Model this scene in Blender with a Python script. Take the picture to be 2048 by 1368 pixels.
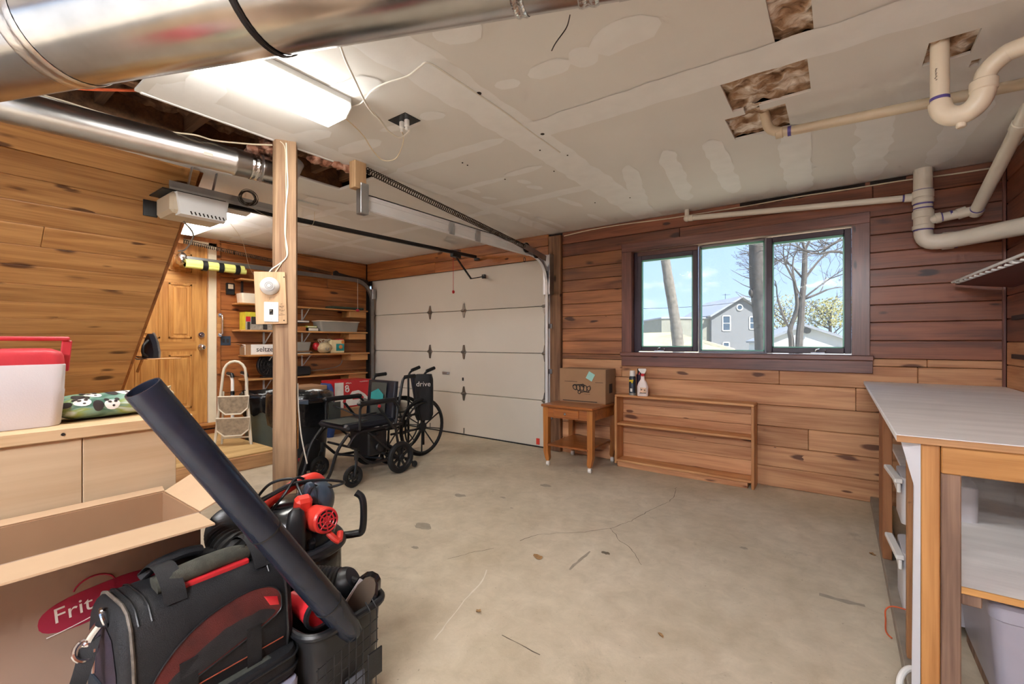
import bpy, bmesh, math, random
from mathutils import Vector, Matrix, Euler
for o in list(bpy.data.objects):
    bpy.data.objects.remove(o, do_unlink=True)
SC = bpy.context.scene
COL = SC.collection
R = math.radians
PI = math.pi

# ------------------------------------------------------------------ camera
FPX, CX, CY, CAMZ, YAW = 895.0, 1024.0, 684.0, 1.2, R(36.2)
cam_data = bpy.data.cameras.new('camera')
cam_data.sensor_width = 36.0
cam_data.lens = 36.0 * FPX / 2048.0
cam_data.clip_start = 0.02
cam_data.clip_end = 500
cam = bpy.data.objects.new('camera', cam_data)
COL.objects.link(cam)
cam.location = (0, 0, CAMZ)
cam.rotation_euler = (R(90), 0, YAW)
SC.camera = cam

# ------------------------------------------------------------------ sky
world = bpy.data.worlds.new('sky')
SC.world = world
world.use_nodes = True
wn, wl = world.node_tree.nodes, world.node_tree.links
wn.clear()
w_out = wn.new('ShaderNodeOutputWorld')
w_bg = wn.new('ShaderNodeBackground')
w_bg.inputs['Strength'].default_value = 1.0
w_tc = wn.new('ShaderNodeTexCoord')
w_sep = wn.new('ShaderNodeSeparateXYZ')
wl.new(w_tc.outputs['Generated'], w_sep.inputs[0])
w_ramp = wn.new('ShaderNodeValToRGB')
w_ramp.color_ramp.elements[0].position = 0.0
w_ramp.color_ramp.elements[0].color = (0.44, 0.58, 0.80, 1)
w_ramp.color_ramp.elements[1].position = 0.55
w_ramp.color_ramp.elements[1].color = (0.20, 0.36, 0.68, 1)
wl.new(w_sep.outputs['Z'], w_ramp.inputs[0])
w_map = wn.new('ShaderNodeMapping')
w_map.inputs['Scale'].default_value = (1.0, 1.0, 2.6)
w_map.inputs['Location'].default_value = (3.1, 1.4, 0.4)
wl.new(w_tc.outputs['Generated'], w_map.inputs[0])
w_noise = wn.new('ShaderNodeTexNoise')
w_noise.inputs['Scale'].default_value = 3.4
w_noise.inputs['Detail'].default_value = 7
w_noise.inputs['Roughness'].default_value = 0.55
wl.new(w_map.outputs[0], w_noise.inputs['Vector'])
w_cr = wn.new('ShaderNodeValToRGB')
w_cr.color_ramp.elements[0].position = 0.56
w_cr.color_ramp.elements[1].position = 0.74
wl.new(w_noise.outputs['Fac'], w_cr.inputs[0])
w_mix = wn.new('ShaderNodeMixRGB')
w_mix.inputs[2].default_value = (0.95, 0.95, 0.97, 1)
wl.new(w_cr.outputs[0], w_mix.inputs[0])
wl.new(w_ramp.outputs[0], w_mix.inputs[1])
wl.new(w_mix.outputs[0], w_bg.inputs['Color'])
w_bg.inputs['Strength'].default_value = 1.05
wl.new(w_bg.outputs[0], w_out.inputs[0])

# ------------------------------------------------------------------ sun (outdoors, from behind the house)
sun_d = bpy.data.lights.new('sun', 'SUN')
sun_d.energy = 7.0
sun_d.angle = R(1.0)
sun_d.color = (1.0, 0.94, 0.85)
sun = bpy.data.objects.new('sun', sun_d)
COL.objects.link(sun)
sun.rotation_euler = (R(40), 0, R(70))      # high, from the right and slightly behind the house: no patch of sun comes in

LAMP = 17.0            # radiance of the fluorescent lenses
vs = SC.view_settings
vs.view_transform = 'Standard'
vs.look = 'None'
vs.gamma = 1.0
vs.use_curve_mapping = False
vs.exposure = 0.95
try:
    SC.cycles.max_bounces = 6
    SC.cycles.diffuse_bounces = 4
    SC.cycles.glossy_bounces = 3
    SC.cycles.transmission_bounces = 4
    SC.cycles.transparent_max_bounces = 10
    SC.cycles.sample_clamp_indirect = 6.0
    SC.cycles.caustics_reflective = False
    SC.cycles.caustics_refractive = False
    SC.cycles.use_denoising = True
    SC.cycles.use_adaptive_sampling = True
    SC.cycles.adaptive_threshold = 0.08
    SC.cycles.adaptive_min_samples = 14
except Exception:
    pass

# ------------------------------------------------------------------ measuring helpers: a direction seen in the photo, and the real plane it lies in
FW = Vector((-math.sin(YAW), math.cos(YAW), 0))
RT = Vector((math.cos(YAW), math.sin(YAW), 0))
def ray(px, py):
    return FW + RT * ((px - CX) / FPX) + Vector((0, 0, (CY - py) / FPX))
def PT(px, py, t):
    return Vector((0, 0, CAMZ)) + ray(px, py) * t
def PZ(px, py, z):
    d = ray(px, py); return PT(px, py, (z - CAMZ) / d.z)
def PX(px, py, x):
    d = ray(px, py); return PT(px, py, x / d.x)
def PY(px, py, y):
    d = ray(px, py); return PT(px, py, y / d.y)

# ------------------------------------------------------------------ mesh builder
class MB:
    def __init__(s):
        s.v = []; s.f = []
    def raw(s, v, f):
        b = len(s.v); s.v += [tuple(p) for p in v]; s.f += [tuple(b + i for i in q) for q in f]; return s
    def box(s, x0, x1, y0, y1, z0, z1, bev=0.0, M=None):
        x0, x1 = min(x0, x1), max(x0, x1); y0, y1 = min(y0, y1), max(y0, y1); z0, z1 = min(z0, z1), max(z0, z1)
        b = min(bev, (x1-x0)*.49, (y1-y0)*.49, (z1-z0)*.49)
        if b <= 0:
            v = [(x, y, z) for z in (z0, z1) for y in (y0, y1) for x in (x0, x1)]
            f = [(0,2,3,1),(4,5,7,6),(0,1,5,4),(2,6,7,3),(0,4,6,2),(1,3,7,5)]
        else:
            v = []; idx = {}
            for i in (0, 1):
                for j in (0, 1):
                    for k in (0, 1):
                        c = ((x0, x1)[i], (y0, y1)[j], (z0, z1)[k]); g = (1-2*i, 1-2*j, 1-2*k)
                        for a in range(3):
                            p = [c[q] + (0 if q == a else g[q]*b) for q in range(3)]
                            idx[(i, j, k, a)] = len(v); v.append(tuple(p))
            f = []
            for i in (0, 1):
                q = [idx[(i, 0, 0, 0)], idx[(i, 1, 0, 0)], idx[(i, 1, 1, 0)], idx[(i, 0, 1, 0)]]; f.append(tuple(q if i else q[::-1]))
                q = [idx[(0, i, 0, 1)], idx[(0, i, 1, 1)], idx[(1, i, 1, 1)], idx[(1, i, 0, 1)]]; f.append(tuple(q if i else q[::-1]))
                q = [idx[(0, 0, i, 2)], idx[(1, 0, i, 2)], idx[(1, 1, i, 2)], idx[(0, 1, i, 2)]]; f.append(tuple(q if i else q[::-1]))
            for i in (0, 1):
                for j in (0, 1):
                    par = (i + j) % 2
                    q = [idx[(i, j, 0, 0)], idx[(i, j, 0, 1)], idx[(i, j, 1, 1)], idx[(i, j, 1, 0)]]; f.append(tuple(q if par == 0 else q[::-1])[::-1])
                    q = [idx[(i, 0, j, 2)], idx[(i, 0, j, 0)], idx[(i, 1, j, 0)], idx[(i, 1, j, 2)]]; f.append(tuple(q if par == 0 else q[::-1])[::-1])
                    q = [idx[(0, i, j, 1)], idx[(0, i, j, 2)], idx[(1, i, j, 2)], idx[(1, i, j, 1)]]; f.append(tuple(q if par == 0 else q[::-1])[::-1])
            for i in (0, 1):
                for j in (0, 1):
                    for k in (0, 1):
                        q = [idx[(i, j, k, a)] for a in range(3)]
                        f.append(tuple(q if (i+j+k) % 2 else q[::-1]))
        if M is not None:
            v = [M @ Vector(p) for p in v]
        return s.raw(v, f)
    def cbox(s, c, size, rot=(0, 0, 0), bev=0.0):
        M = Matrix.Translation(Vector(c)) @ Euler(rot).to_matrix().to_4x4()
        a, b, d = size[0]/2, size[1]/2, size[2]/2
        return s.box(-a, a, -b, b, -d, d, bev, M)
    def bar(s, p0, p1, w, h, up=(0, 0, 1), bev=0.0):
        """a box along p0->p1, w wide across, h in the up direction"""
        p0, p1 = Vector(p0), Vector(p1); x = (p1-p0); L = x.length; x.normalize()
        u = Vector(up); y = u.cross(x)
        if y.length < 1e-5: y = Vector((0, 1, 0)).cross(x)
        y.normalize(); z = x.cross(y)
        M = Matrix(((x.x, y.x, z.x, p0.x), (x.y, y.y, z.y, p0.y), (x.z, y.z, z.z, p0.z), (0, 0, 0, 1)))
        return s.box(0, L, -w/2, w/2, -h/2, h/2, bev, M)
    def tube(s, pts, r, n=10, caps=True, closed=False, flat=1.0):
        pts = [Vector(p) for p in pts]; m = len(pts)
        rr = r if isinstance(r, (list, tuple)) else [r]*m
        tans = []
        for i in range(m):
            if closed: t = pts[(i+1) % m] - pts[i-1]
            else: t = pts[min(i+1, m-1)] - pts[max(i-1, 0)]
            if t.length < 1e-9: t = Vector((0, 0, 1))
            tans.append(t.normalized())
        a = Vector((0, 0, 1)) if abs(tans[0].z) < .9 else Vector((1, 0, 0))
        nv = (a - tans[0]*a.dot(tans[0])).normalized()
        v = []; f = []
        for i in range(m):
            nv = (nv - tans[i]*nv.dot(tans[i]))
            nv = nv.normalized() if nv.length > 1e-6 else tans[i].orthogonal().normalized()
            bn = tans[i].cross(nv)
            for k in range(n):
                q = 2*PI*k/n
                v.append(pts[i] + (nv*math.cos(q)*flat + bn*math.sin(q))*rr[i])
        for i in range(m if closed else m-1):
            j = (i+1) % m
            for k in range(n):
                l = (k+1) % n
                f.append((i*n+k, i*n+l, j*n+l, j*n+k))
        if caps and not closed:
            f.append(tuple(range(n))[::-1]); f.append(tuple((m-1)*n+k for k in range(n)))
        return s.raw(v, f)
    def lathe(s, prof, n=24, M=None, cap0=True, cap1=True, sx=1.0, sy=1.0):
        v = []; f = []
        for r_, z_ in prof:
            for k in range(n):
                q = 2*PI*k/n; v.append(Vector((r_*math.cos(q)*sx, r_*math.sin(q)*sy, z_)))
        for i in range(len(prof)-1):
            for k in range(n):
                l = (k+1) % n; f.append((i*n+k, i*n+l, (i+1)*n+l, (i+1)*n+k))
        if cap0: f.append(tuple(range(n))[::-1])
        if cap1: f.append(tuple((len(prof)-1)*n+k for k in range(n)))
        if M is not None: v = [M @ p for p in v]
        return s.raw(v, f)
    def disc(s, c, axis, r, h, n=20, bev=0.0):
        """a short cylinder centred on c along axis"""
        q = Vector(axis).normalized().to_track_quat('Z', 'Y').to_matrix().to_4x4()
        M = Matrix.Translation(Vector(c)) @ q
        b = min(bev, h*.45, r*.45)
        prof = [(r-b, -h/2), (r, -h/2+b), (r, h/2-b), (r-b, h/2)] if b > 0 else [(r, -h/2), (r, h/2)]
        return s.lathe(prof, n, M)
    def ring(s, c, axis, r, tr, n=36, k=8, flat=1.0):
        q = Vector(axis).normalized().to_track_quat('Z', 'Y').to_matrix()
        pts = [Vector(c) + q @ Vector((r*math.cos(2*PI*i/n), r*math.sin(2*PI*i/n), 0)) for i in range(n)]
        return s.tube(pts, tr, k, closed=True, flat=flat)
    def ball(s, c, rad, nu=16, nv=10, M=None):
        rad = rad if isinstance(rad, (tuple, list)) else (rad,)*3
        v = []; f = []
        for j in range(nv+1):
            th = PI*j/nv
            for i in range(nu):
                ph = 2*PI*i/nu
                p = Vector((rad[0]*math.sin(th)*math.cos(ph), rad[1]*math.sin(th)*math.sin(ph), rad[2]*math.cos(th)))
                if M is not None: p = M @ p
                v.append(Vector(c)+p)
        for j in range(nv):
            for i in range(nu):
                l = (i+1) % nu; f.append((j*nu+i, (j+1)*nu+i, (j+1)*nu+l, j*nu+l))
        return s.raw(v, f)
    def prism(s, poly, h, M=None):
        """extrude a 2D outline (counter-clockwise) from z=0 to z=h in M's frame"""
        n = len(poly)
        v = [Vector((p[0], p[1], 0)) for p in poly] + [Vector((p[0], p[1], h)) for p in poly]
        f = [tuple(range(n))[::-1], tuple(range(n, 2*n))] + [(i, (i+1) % n, n+(i+1) % n, n+i) for i in range(n)]
        if M is not None: v = [M @ p for p in v]
        return s.raw(v, f)
    def loft(s, rings, cap0=True, cap1=True):
        n = len(rings[0]); v = [p for r_ in rings for p in r_]; f = []
        for i in range(len(rings)-1):
            for k in range(n):
                l = (k+1) % n; f.append((i*n+k, i*n+l, (i+1)*n+l, (i+1)*n+k))
        if cap0: f.append(tuple(range(n))[::-1])
        if cap1: f.append(tuple((len(rings)-1)*n+k for k in range(n)))
        return s.raw(v, f)
    def move(s, d):
        d = Vector(d); s.v = [tuple(Vector(p)+d) for p in s.v]; return s
    def mesh(s, name, mat, smooth=35):
        me = bpy.data.meshes.new(name); me.from_pydata(s.v, [], s.f); me.update()
        bm = bmesh.new(); bm.from_mesh(me); bmesh.ops.recalc_face_normals(bm, faces=bm.faces); bm.to_mesh(me); bm.free()
        if smooth:
            me.polygons.foreach_set('use_smooth', [True]*len(me.polygons))
            try: me.set_sharp_from_angle(angle=R(smooth))
            except Exception: pass
        me.materials.append(mat)
        return me
    def build(s, name, mat, parent=None, loc=None, rot=None, smooth=35):
        """one mesh object; with a parent the coordinates are the parent's own; loc re-centres a world-space mesh on an origin"""
        if loc is not None and rot is None and parent is None:
            l = Vector(loc); s.v = [tuple(Vector(p)-l) for p in s.v]
        o = bpy.data.objects.new(name, s.mesh(name, mat, smooth)); COL.objects.link(o)
        if loc is not None: o.location = loc
        if rot is not None: o.rotation_euler = rot
        if parent is not None: o.parent = parent
        return o
def rel(mb, root):
    """world-space mesh data into a root's space (roots built this way are not rotated)"""
    l = Vector(root.location); mb.v = [tuple(Vector(p)-l) for p in mb.v]; return mb
def rrect(w, h, r, n=4, cx=0, cy=0):
    out = []
    for (sx, sy, a0) in ((1, 1, 0), (-1, 1, 90), (-1, -1, 180), (1, -1, 270)):
        for i in range(n+1):
            a = R(a0 + 90*i/n); out.append((cx+sx*(w/2-r)+r*math.cos(a), cy+sy*(h/2-r)+r*math.sin(a)))
    return out
def bez(pts, n=8):
    """Catmull-Rom through the points"""
    P = [Vector(p) for p in pts]; out = []
    for i in range(len(P)-1):
        a, b, c, d = P[max(i-1, 0)], P[i], P[i+1], P[min(i+2, len(P)-1)]
        for k in range(n):
            t = k/n
            out.append(.5*((2*b)+(c-a)*t+(2*a-5*b+4*c-d)*t*t+(3*b-a-3*c+d)*t**3))
    out.append(P[-1]); return out
def fillet(pts, r, n=6):
    """polyline with rounded corners"""
    P = [Vector(p) for p in pts]; out = [P[0]]
    for i in range(1, len(P)-1):
        a = (P[i-1]-P[i]); b = (P[i+1]-P[i]); q = min(r, a.length*.49, b.length*.49)
        s0 = P[i]+a.normalized()*q; s1 = P[i]+b.normalized()*q
        for k in range(n+1):
            t = k/n; out.append(s0*(1-t)**2 + P[i]*2*t*(1-t) + s1*t*t)
    out.append(P[-1]); return out

def thing(name, label, cat, loc=(0, 0, 0), rz=0.0, group=None):
    o = bpy.data.objects.new(name, None); COL.objects.link(o); o.empty_display_size = .05
    o.location = loc; o.rotation_euler = (0, 0, rz)
    o['label'] = label; o['category'] = cat
    if group: o['group'] = group
    return o
def tag(o, label, cat, group=None, kind=None):
    o['label'] = label; o['category'] = cat
    if group: o['group'] = group
    if kind: o['kind'] = kind
    return o
def struct(o, label=None):
    o['kind'] = 'structure'
    if label: o['label'] = label
    return o
def root_struct(name, loc=(0, 0, 0)):
    o = bpy.data.objects.new(name, None); COL.objects.link(o); o.location = loc; o['kind'] = 'structure'; return o
def text(name, body, size, mat, parent, loc, rot, extrude=0.0004, align='CENTER', shear=0, spacing=1.0, bold=0.0):
    cu = bpy.data.curves.new(name, 'FONT'); cu.body = body; cu.size = size; cu.extrude = extrude; cu.align_x = align; cu.align_y = 'CENTER'
    cu.offset = bold; cu.shear = shear; cu.space_character = spacing; cu.resolution_u = 3
    cu.materials.append(mat)
    tmp = bpy.data.objects.new(name, cu); me = bpy.data.meshes.new_from_object(tmp); bpy.data.objects.remove(tmp)
    me.name = name
    if not me.materials: me.materials.append(mat)
    o = bpy.data.objects.new(name, me); COL.objects.link(o); o.location = loc; o.rotation_euler = rot; o.parent = parent
    return o

def strokes(name, mat, parent, o, ux_, uz_, segs, r=.002):
    """unreadable printed or pencilled marks: thin lines laid on a flat face at o with axes ux_, uz_"""
    o, ux_, uz_ = Vector(o), Vector(ux_), Vector(uz_); m = MB()
    for sg in segs: m.tube([o+ux_*a+uz_*b_ for a, b_ in sg], r, 5)
    return m.build(name, mat, parent)
def tiny_print(w, h, n, seed=0):
    """a line of marks too small to read"""
    r_ = random.Random(seed); return [[(w*(k/n-.5), h*r_.uniform(-.5, -.1)), (w*((k+.45)/n-.5), h*r_.uniform(-.1, .5))] for k in range(n)]

# ------------------------------------------------------------------ materials
def srgb(r, g, b):
    return tuple((c/255/12.92 if c/255 <= .04045 else ((c/255+.055)/1.055)**2.4) for c in (r, g, b)) + (1,)
def newmat(name):
    m = bpy.data.materials.new(name); m.use_nodes = True
    nt = m.node_tree; b = nt.nodes['Principled BSDF']
    return m, nt.nodes, nt.links, b
def mulcol(c, k): return (min(c[0]*k, 1), min(c[1]*k, 1), min(c[2]*k, 1), 1)
def plain(name, col, rough=.5, metal=0.0, var=.12, vs_=6.0, bump=0.0, bs=60.0, coat=0.0, alpha=None, stretch=None, spec=None):
    """one colour with slight procedural unevenness and fine relief"""
    m, N, L, b = newmat(name)
    c = srgb(*col)
    tc = N.new('ShaderNodeTexCoord')
    src = tc.outputs['Object']
    if stretch:
        mp = N.new('ShaderNodeMapping'); mp.inputs['Scale'].default_value = stretch; L.new(src, mp.inputs[0]); src = mp.outputs[0]
    nz = N.new('ShaderNodeTexNoise'); nz.inputs['Scale'].default_value = vs_; nz.inputs['Detail'].default_value = 5
    L.new(src, nz.inputs['Vector'])
    rp = N.new('ShaderNodeValToRGB'); rp.color_ramp.elements[0].position = .3; rp.color_ramp.elements[1].position = .7
    rp.color_ramp.elements[0].color = mulcol(c, 1-var); rp.color_ramp.elements[1].color = mulcol(c, 1+var)
    L.new(nz.outputs['Fac'], rp.inputs[0]); L.new(rp.outputs[0], b.inputs['Base Color'])
    b.inputs['Roughness'].default_value = rough; b.inputs['Metallic'].default_value = metal
    if coat: b.inputs['Coat Weight'].default_value = coat
    if spec is not None: b.inputs['Specular IOR Level'].default_value = spec
    if alpha is not None: b.inputs['Alpha'].default_value = alpha
    if bump:
        n2 = N.new('ShaderNodeTexNoise'); n2.inputs['Scale'].default_value = bs; n2.inputs['Detail'].default_value = 3
        L.new(src, n2.inputs['Vector'])
        bp = N.new('ShaderNodeBump'); bp.inputs['Strength'].default_value = bump; bp.inputs['Distance'].default_value = .004
        L.new(n2.outputs['Fac'], bp.inputs['Height']); L.new(bp.outputs[0], b.inputs['Normal'])
    return m
def wood(name, light, dark, axis=0, knots=.5, rough=.5, coat=0.0, tint=.22, thick=1, gs=1.0, knotcol=None, wear=None):
    """boards: grain stretched along the axis, knots, every board its own tint"""
    m, N, L, b = newmat(name)
    cl, cd = srgb(*light), srgb(*dark)
    tc = N.new('ShaderNodeTexCoord'); oi = N.new('ShaderNodeObjectInfo')
    sc = N.new('ShaderNodeMath'); sc.operation = 'MULTIPLY'; sc.inputs[1].default_value = 53.0; L.new(oi.outputs['Random'], sc.inputs[0])
    va = N.new('ShaderNodeVectorMath'); va.operation = 'ADD'; L.new(tc.outputs['Object'], va.inputs[0]); L.new(sc.outputs[0], va.inputs[1])
    def mapped(along, across, flatk=1.0):
        mp = N.new('ShaderNodeMapping'); s_ = [across]*3; s_[axis] = along
        if flatk < 1: s_[thick if thick != axis else (axis+1) % 3] *= flatk
        mp.inputs['Scale'].default_value = s_; L.new(va.outputs[0], mp.inputs[0]); return mp.outputs[0]
    n1 = N.new('ShaderNodeTexNoise'); n1.inputs['Scale'].default_value = 1.0; n1.inputs['Detail'].default_value = 4; n1.inputs['Distortion'].default_value = .8
    L.new(mapped(1.2*gs, 14*gs), n1.inputs['Vector'])
    n2 = N.new('ShaderNodeTexNoise'); n2.inputs['Scale'].default_value = 1.0; n2.inputs['Detail'].default_value = 3
    L.new(mapped(3*gs, 110*gs), n2.inputs['Vector'])
    mx = N.new('ShaderNodeMath'); mx.operation = 'MULTIPLY_ADD'; mx.inputs[1].default_value = .42; L.new(n2.outputs['Fac'], mx.inputs[0]); L.new(n1.outputs['Fac'], mx.inputs[2])
    rp = N.new('ShaderNodeValToRGB'); rp.color_ramp.elements[0].position = .48; rp.color_ramp.elements[1].position = .84
    rp.color_ramp.elements[0].color = cd; rp.color_ramp.elements[1].color = cl
    L.new(mx.outputs[0], rp.inputs[0]); col = rp.outputs[0]
    if knots > 0:
        vo = N.new('ShaderNodeTexVoronoi'); vo.inputs['Scale'].default_value = 1.0
        wob = N.new('ShaderNodeVectorMath'); wob.operation = 'MULTIPLY_ADD'; wob.inputs[1].default_value = (.55, .55, .55)
        L.new(n1.outputs['Color'], wob.inputs[0]); L.new(mapped(3.4, 9.5, .01), wob.inputs[2]); L.new(wob.outputs[0], vo.inputs['Vector'])
        kr = N.new('ShaderNodeValToRGB'); kr.color_ramp.interpolation = 'EASE'
        kr.color_ramp.elements[0].position = .17*(knots+.5); kr.color_ramp.elements[0].color = (1, 1, 1, 1)
        kr.color_ramp.elements[1].position = .33*(knots+.5); kr.color_ramp.elements[1].color = (0, 0, 0, 1)
        sz = N.new('ShaderNodeSeparateColor'); L.new(vo.outputs['Color'], sz.inputs[0])
        ad = N.new('ShaderNodeMath'); ad.operation = 'ADD'; ad.inputs[1].default_value = -.18; ad.use_clamp = True; L.new(sz.outputs[0], ad.inputs[0])
        a2 = N.new('ShaderNodeMath'); a2.operation = 'ADD'; a2.inputs[1].default_value = .004; L.new(ad.outputs[0], a2.inputs[0]); ad = a2
        dv_ = N.new('ShaderNodeMath'); dv_.operation = 'DIVIDE'; L.new(vo.outputs['Distance'], dv_.inputs[0]); L.new(ad.outputs[0], dv_.inputs[1])
        L.new(dv_.outputs[0], kr.inputs[0])
        mk = N.new('ShaderNodeMixRGB'); mk.inputs[2].default_value = knotcol or (cd[0]*.24, cd[1]*.16, cd[2]*.16, 1)
        ks = N.new('ShaderNodeMath'); ks.operation = 'MULTIPLY'; ks.inputs[1].default_value = .9
        L.new(kr.outputs[0], ks.inputs[0]); L.new(ks.outputs[0], mk.inputs[0]); L.new(col, mk.inputs[1]); col = mk.outputs[0]
    if wear is not None:
        n3 = N.new('ShaderNodeTexNoise'); n3.inputs['Scale'].default_value = 1.0; n3.inputs['Detail'].default_value = 6
        L.new(mapped(3, 9), n3.inputs['Vector'])
        r3 = N.new('ShaderNodeValToRGB'); r3.color_ramp.elements[0].position = .42; r3.color_ramp.elements[1].position = .62; L.new(n3.outputs['Fac'], r3.inputs[0])
        m3 = N.new('ShaderNodeMixRGB'); m3.inputs[2].default_value = srgb(*wear); L.new(r3.outputs[0], m3.inputs[0]); L.new(col, m3.inputs[1]); col = m3.outputs[0]
    hs = N.new('ShaderNodeHueSaturation')
    mr = N.new('ShaderNodeMapRange'); mr.inputs['To Min'].default_value = 1-tint; mr.inputs['To Max'].default_value = 1+tint; L.new(oi.outputs['Random'], mr.inputs[0])
    L.new(mr.outputs[0], hs.inputs['Value']); L.new(col, hs.inputs['Color'])
    L.new(hs.outputs[0], b.inputs['Base Color'])
    b.inputs['Roughness'].default_value = rough
    if coat: b.inputs['Coat Weight'].default_value = coat; b.inputs['Coat Roughness'].default_value = .25
    bp = N.new('ShaderNodeBump'); bp.inputs['Strength'].default_value = .18; bp.inputs['Distance'].default_value = .002
    L.new(mx.outputs[0], bp.inputs['Height']); L.new(bp.outputs[0], b.inputs['Normal'])
    return m
def emit(name, col, strength):
    m, N, L, b = newmat(name); c = srgb(*col)
    b.inputs['Base Color'].default_value = c; b.inputs['Emission Color'].default_value = c; b.inputs['Emission Strength'].default_value = strength
    tc = N.new('ShaderNodeTexCoord'); wv = N.new('ShaderNodeTexNoise'); wv.inputs['Scale'].default_value = 90; L.new(tc.outputs['Object'], wv.inputs['Vector'])
    bp = N.new('ShaderNodeBump'); bp.inputs['Strength'].default_value = .05; L.new(wv.outputs['Fac'], bp.inputs['Height']); L.new(bp.outputs[0], b.inputs['Normal'])
    return m
def metal(name, col, rough=.3, var=.1, bump=0.0, bs=20.0):
    return plain(name, col, rough, 1.0, var, 8.0, bump, bs)
def glassy(name, tintc, refl=.07, clear=(.97, .99, 1.0)):
    m, N, L, b = newmat(name)
    N.remove(b); out = [n for n in N if n.type == 'OUTPUT_MATERIAL'][0]
    t = N.new('ShaderNodeBsdfTransparent'); t.inputs[0].default_value = clear + (1,)
    g = N.new('ShaderNodeBsdfGlossy'); g.inputs['Roughness'].default_value = .03
    d = N.new('ShaderNodeBsdfDiffuse'); d.inputs[0].default_value = srgb(*tintc)
    nz = N.new('ShaderNodeTexNoise'); nz.inputs['Scale'].default_value = 3.5; nz.inputs['Detail'].default_value = 6
    rp = N.new('ShaderNodeMapRange'); rp.inputs['To Min'].default_value = .03; rp.inputs['To Max'].default_value = .14
    L.new(nz.outputs['Fac'], rp.inputs[0])
    m1 = N.new('ShaderNodeMixShader'); m1.inputs[0].default_value = refl; L.new(t.outputs[0], m1.inputs[1]); L.new(g.outputs[0], m1.inputs[2])
    m2 = N.new('ShaderNodeMixShader'); L.new(rp.outputs[0], m2.inputs[0]); L.new(m1.outputs[0], m2.inputs[1]); L.new(d.outputs[0], m2.inputs[2])
    L.new(m2.outputs[0], out.inputs[0])
    return m

# timber
M_pine_dark = wood('stained_pine', (150, 90, 62), (98, 54, 38), 0, .6, .45, .15, .16)
M_pine_mid = wood('amber_pine', (172, 114, 74), (110, 68, 46), 0, .6, .5, .1, .3)
M_pine_light = wood('natural_pine', (214, 162, 118), (176, 118, 78), 0, .6, .55, .05, .12)
M_honey = wood('honey_pine', (208, 156, 98), (168, 114, 64), 0, .95, .42, .2, .10)
M_orange = wood('orange_pine', (180, 114, 62), (128, 72, 36), 0, .5, .4, .25, .14)
M_trimdark = wood('window_trim_wood', (132, 84, 70), (88, 52, 46), 0, .2, .35, .3, .10)
M_trimdark_z = wood('window_trim_wood_upright', (132, 84, 70), (88, 52, 46), 2, .2, .35, .3, .10)
M_oak = wood('oak_door_wood', (214, 160, 92), (172, 114, 54), 2, 0, .4, .25, .03, gs=1.4)
M_oak_h = wood('oak_rail_wood', (214, 160, 92), (172, 114, 54), 1, 0, .4, .25, .03, gs=1.4)
M_post = wood('rough_post_wood', (178, 146, 114), (128, 96, 74), 2, .55, .75, 0, .02)
M_2x4 = wood('new_lumber', (214, 184, 144), (188, 150, 108), 1, .2, .6, 0, .05)
M_2x4x = wood('new_lumber_x', (220, 186, 140), (184, 138, 92), 0, .2, .6, 0, .06)
M_ply = wood('plywood_face', (212, 188, 154), (188, 158, 122), 1, .22, .65, 0, .03, gs=.35)
M_ply_top = wood('platform_plywood', (214, 182, 126), (176, 136, 84), 1, .1, .6, 0, .03, gs=.5)
M_benchtop = plain('worn_whitewashed_plywood', (246, 244, 243), .5, 0, .08, 2.2, .2, 12, stretch=(1.2, 6, 1))
M_benchleg = wood('bench_leg_wood', (196, 142, 84), (158, 104, 54), 2, .1, .5, .1, .06)
M_benchrail = wood('bench_rail_wood', (202, 150, 88), (164, 110, 56), 0, .1, .5, .1, .05)
M_benchdark = wood('weathered_stud_wood', (150, 120, 100), (104, 78, 64), 2, .5, .7, 0, .08)
M_shelfwood = wood('shelf_wood', (206, 154, 96), (166, 110, 58), 1, .15, .5, .1, .08)
M_table = wood('end_table_wood', (176, 106, 52), (128, 68, 28), 0, 0, .3, .45, .03)
M_table_z = wood('end_table_leg_wood', (190, 122, 58), (142, 82, 34), 2, 0, .32, .4, .03)
M_case = wood('bookcase_wood', (214, 160, 108), (182, 122, 74), 0, .2, .5, .1, .06)
M_case_z = wood('bookcase_upright_wood', (214, 160, 108), (182, 122, 74), 2, .2, .5, .1, .06)
M_joist = wood('old_joist_wood', (120, 84, 56), (74, 48, 30), 0, .2, .8, 0, .15)
# wall and ceiling stuff
M_drywall = plain('bare_drywall', (230, 229, 227), .85, 0, .035, 1.5, .05, 200)
M_mud = plain('joint_compound', (240, 241, 242), .75, 0, .03, 9, .1, 90)
M_dark = plain('dark_cavity', (34, 27, 22), .9)
M_black_hole = plain('dark_gap_shade', (40, 32, 28), .9)  # flat dark colour: the shade inside gaps and screw holes, painted on
M_shell = plain('outer_shell', (150, 140, 128), .9)
# metals
M_duct = metal('galvanized_duct', (206, 206, 208), .22, .12, .05, 6)
M_galv = metal('galvanized_steel', (190, 192, 196), .38, .12)
M_chrome = metal('chrome', (220, 220, 224), .12)
M_brass = metal('brass', (196, 160, 96), .25)
M_foil = metal('foil_tape', (222, 222, 224), .2, .15, .9, 70)
M_steel_dark = metal('dark_steel', (70, 68, 70), .45)
M_spring = metal('oiled_spring_steel', (86, 78, 70), .5)
M_white_metal = plain('white_enamel', (222, 222, 218), .35, 0, .04)
M_track = plain('bright_zinc', (232, 234, 238), .35, .1, .04)
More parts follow.
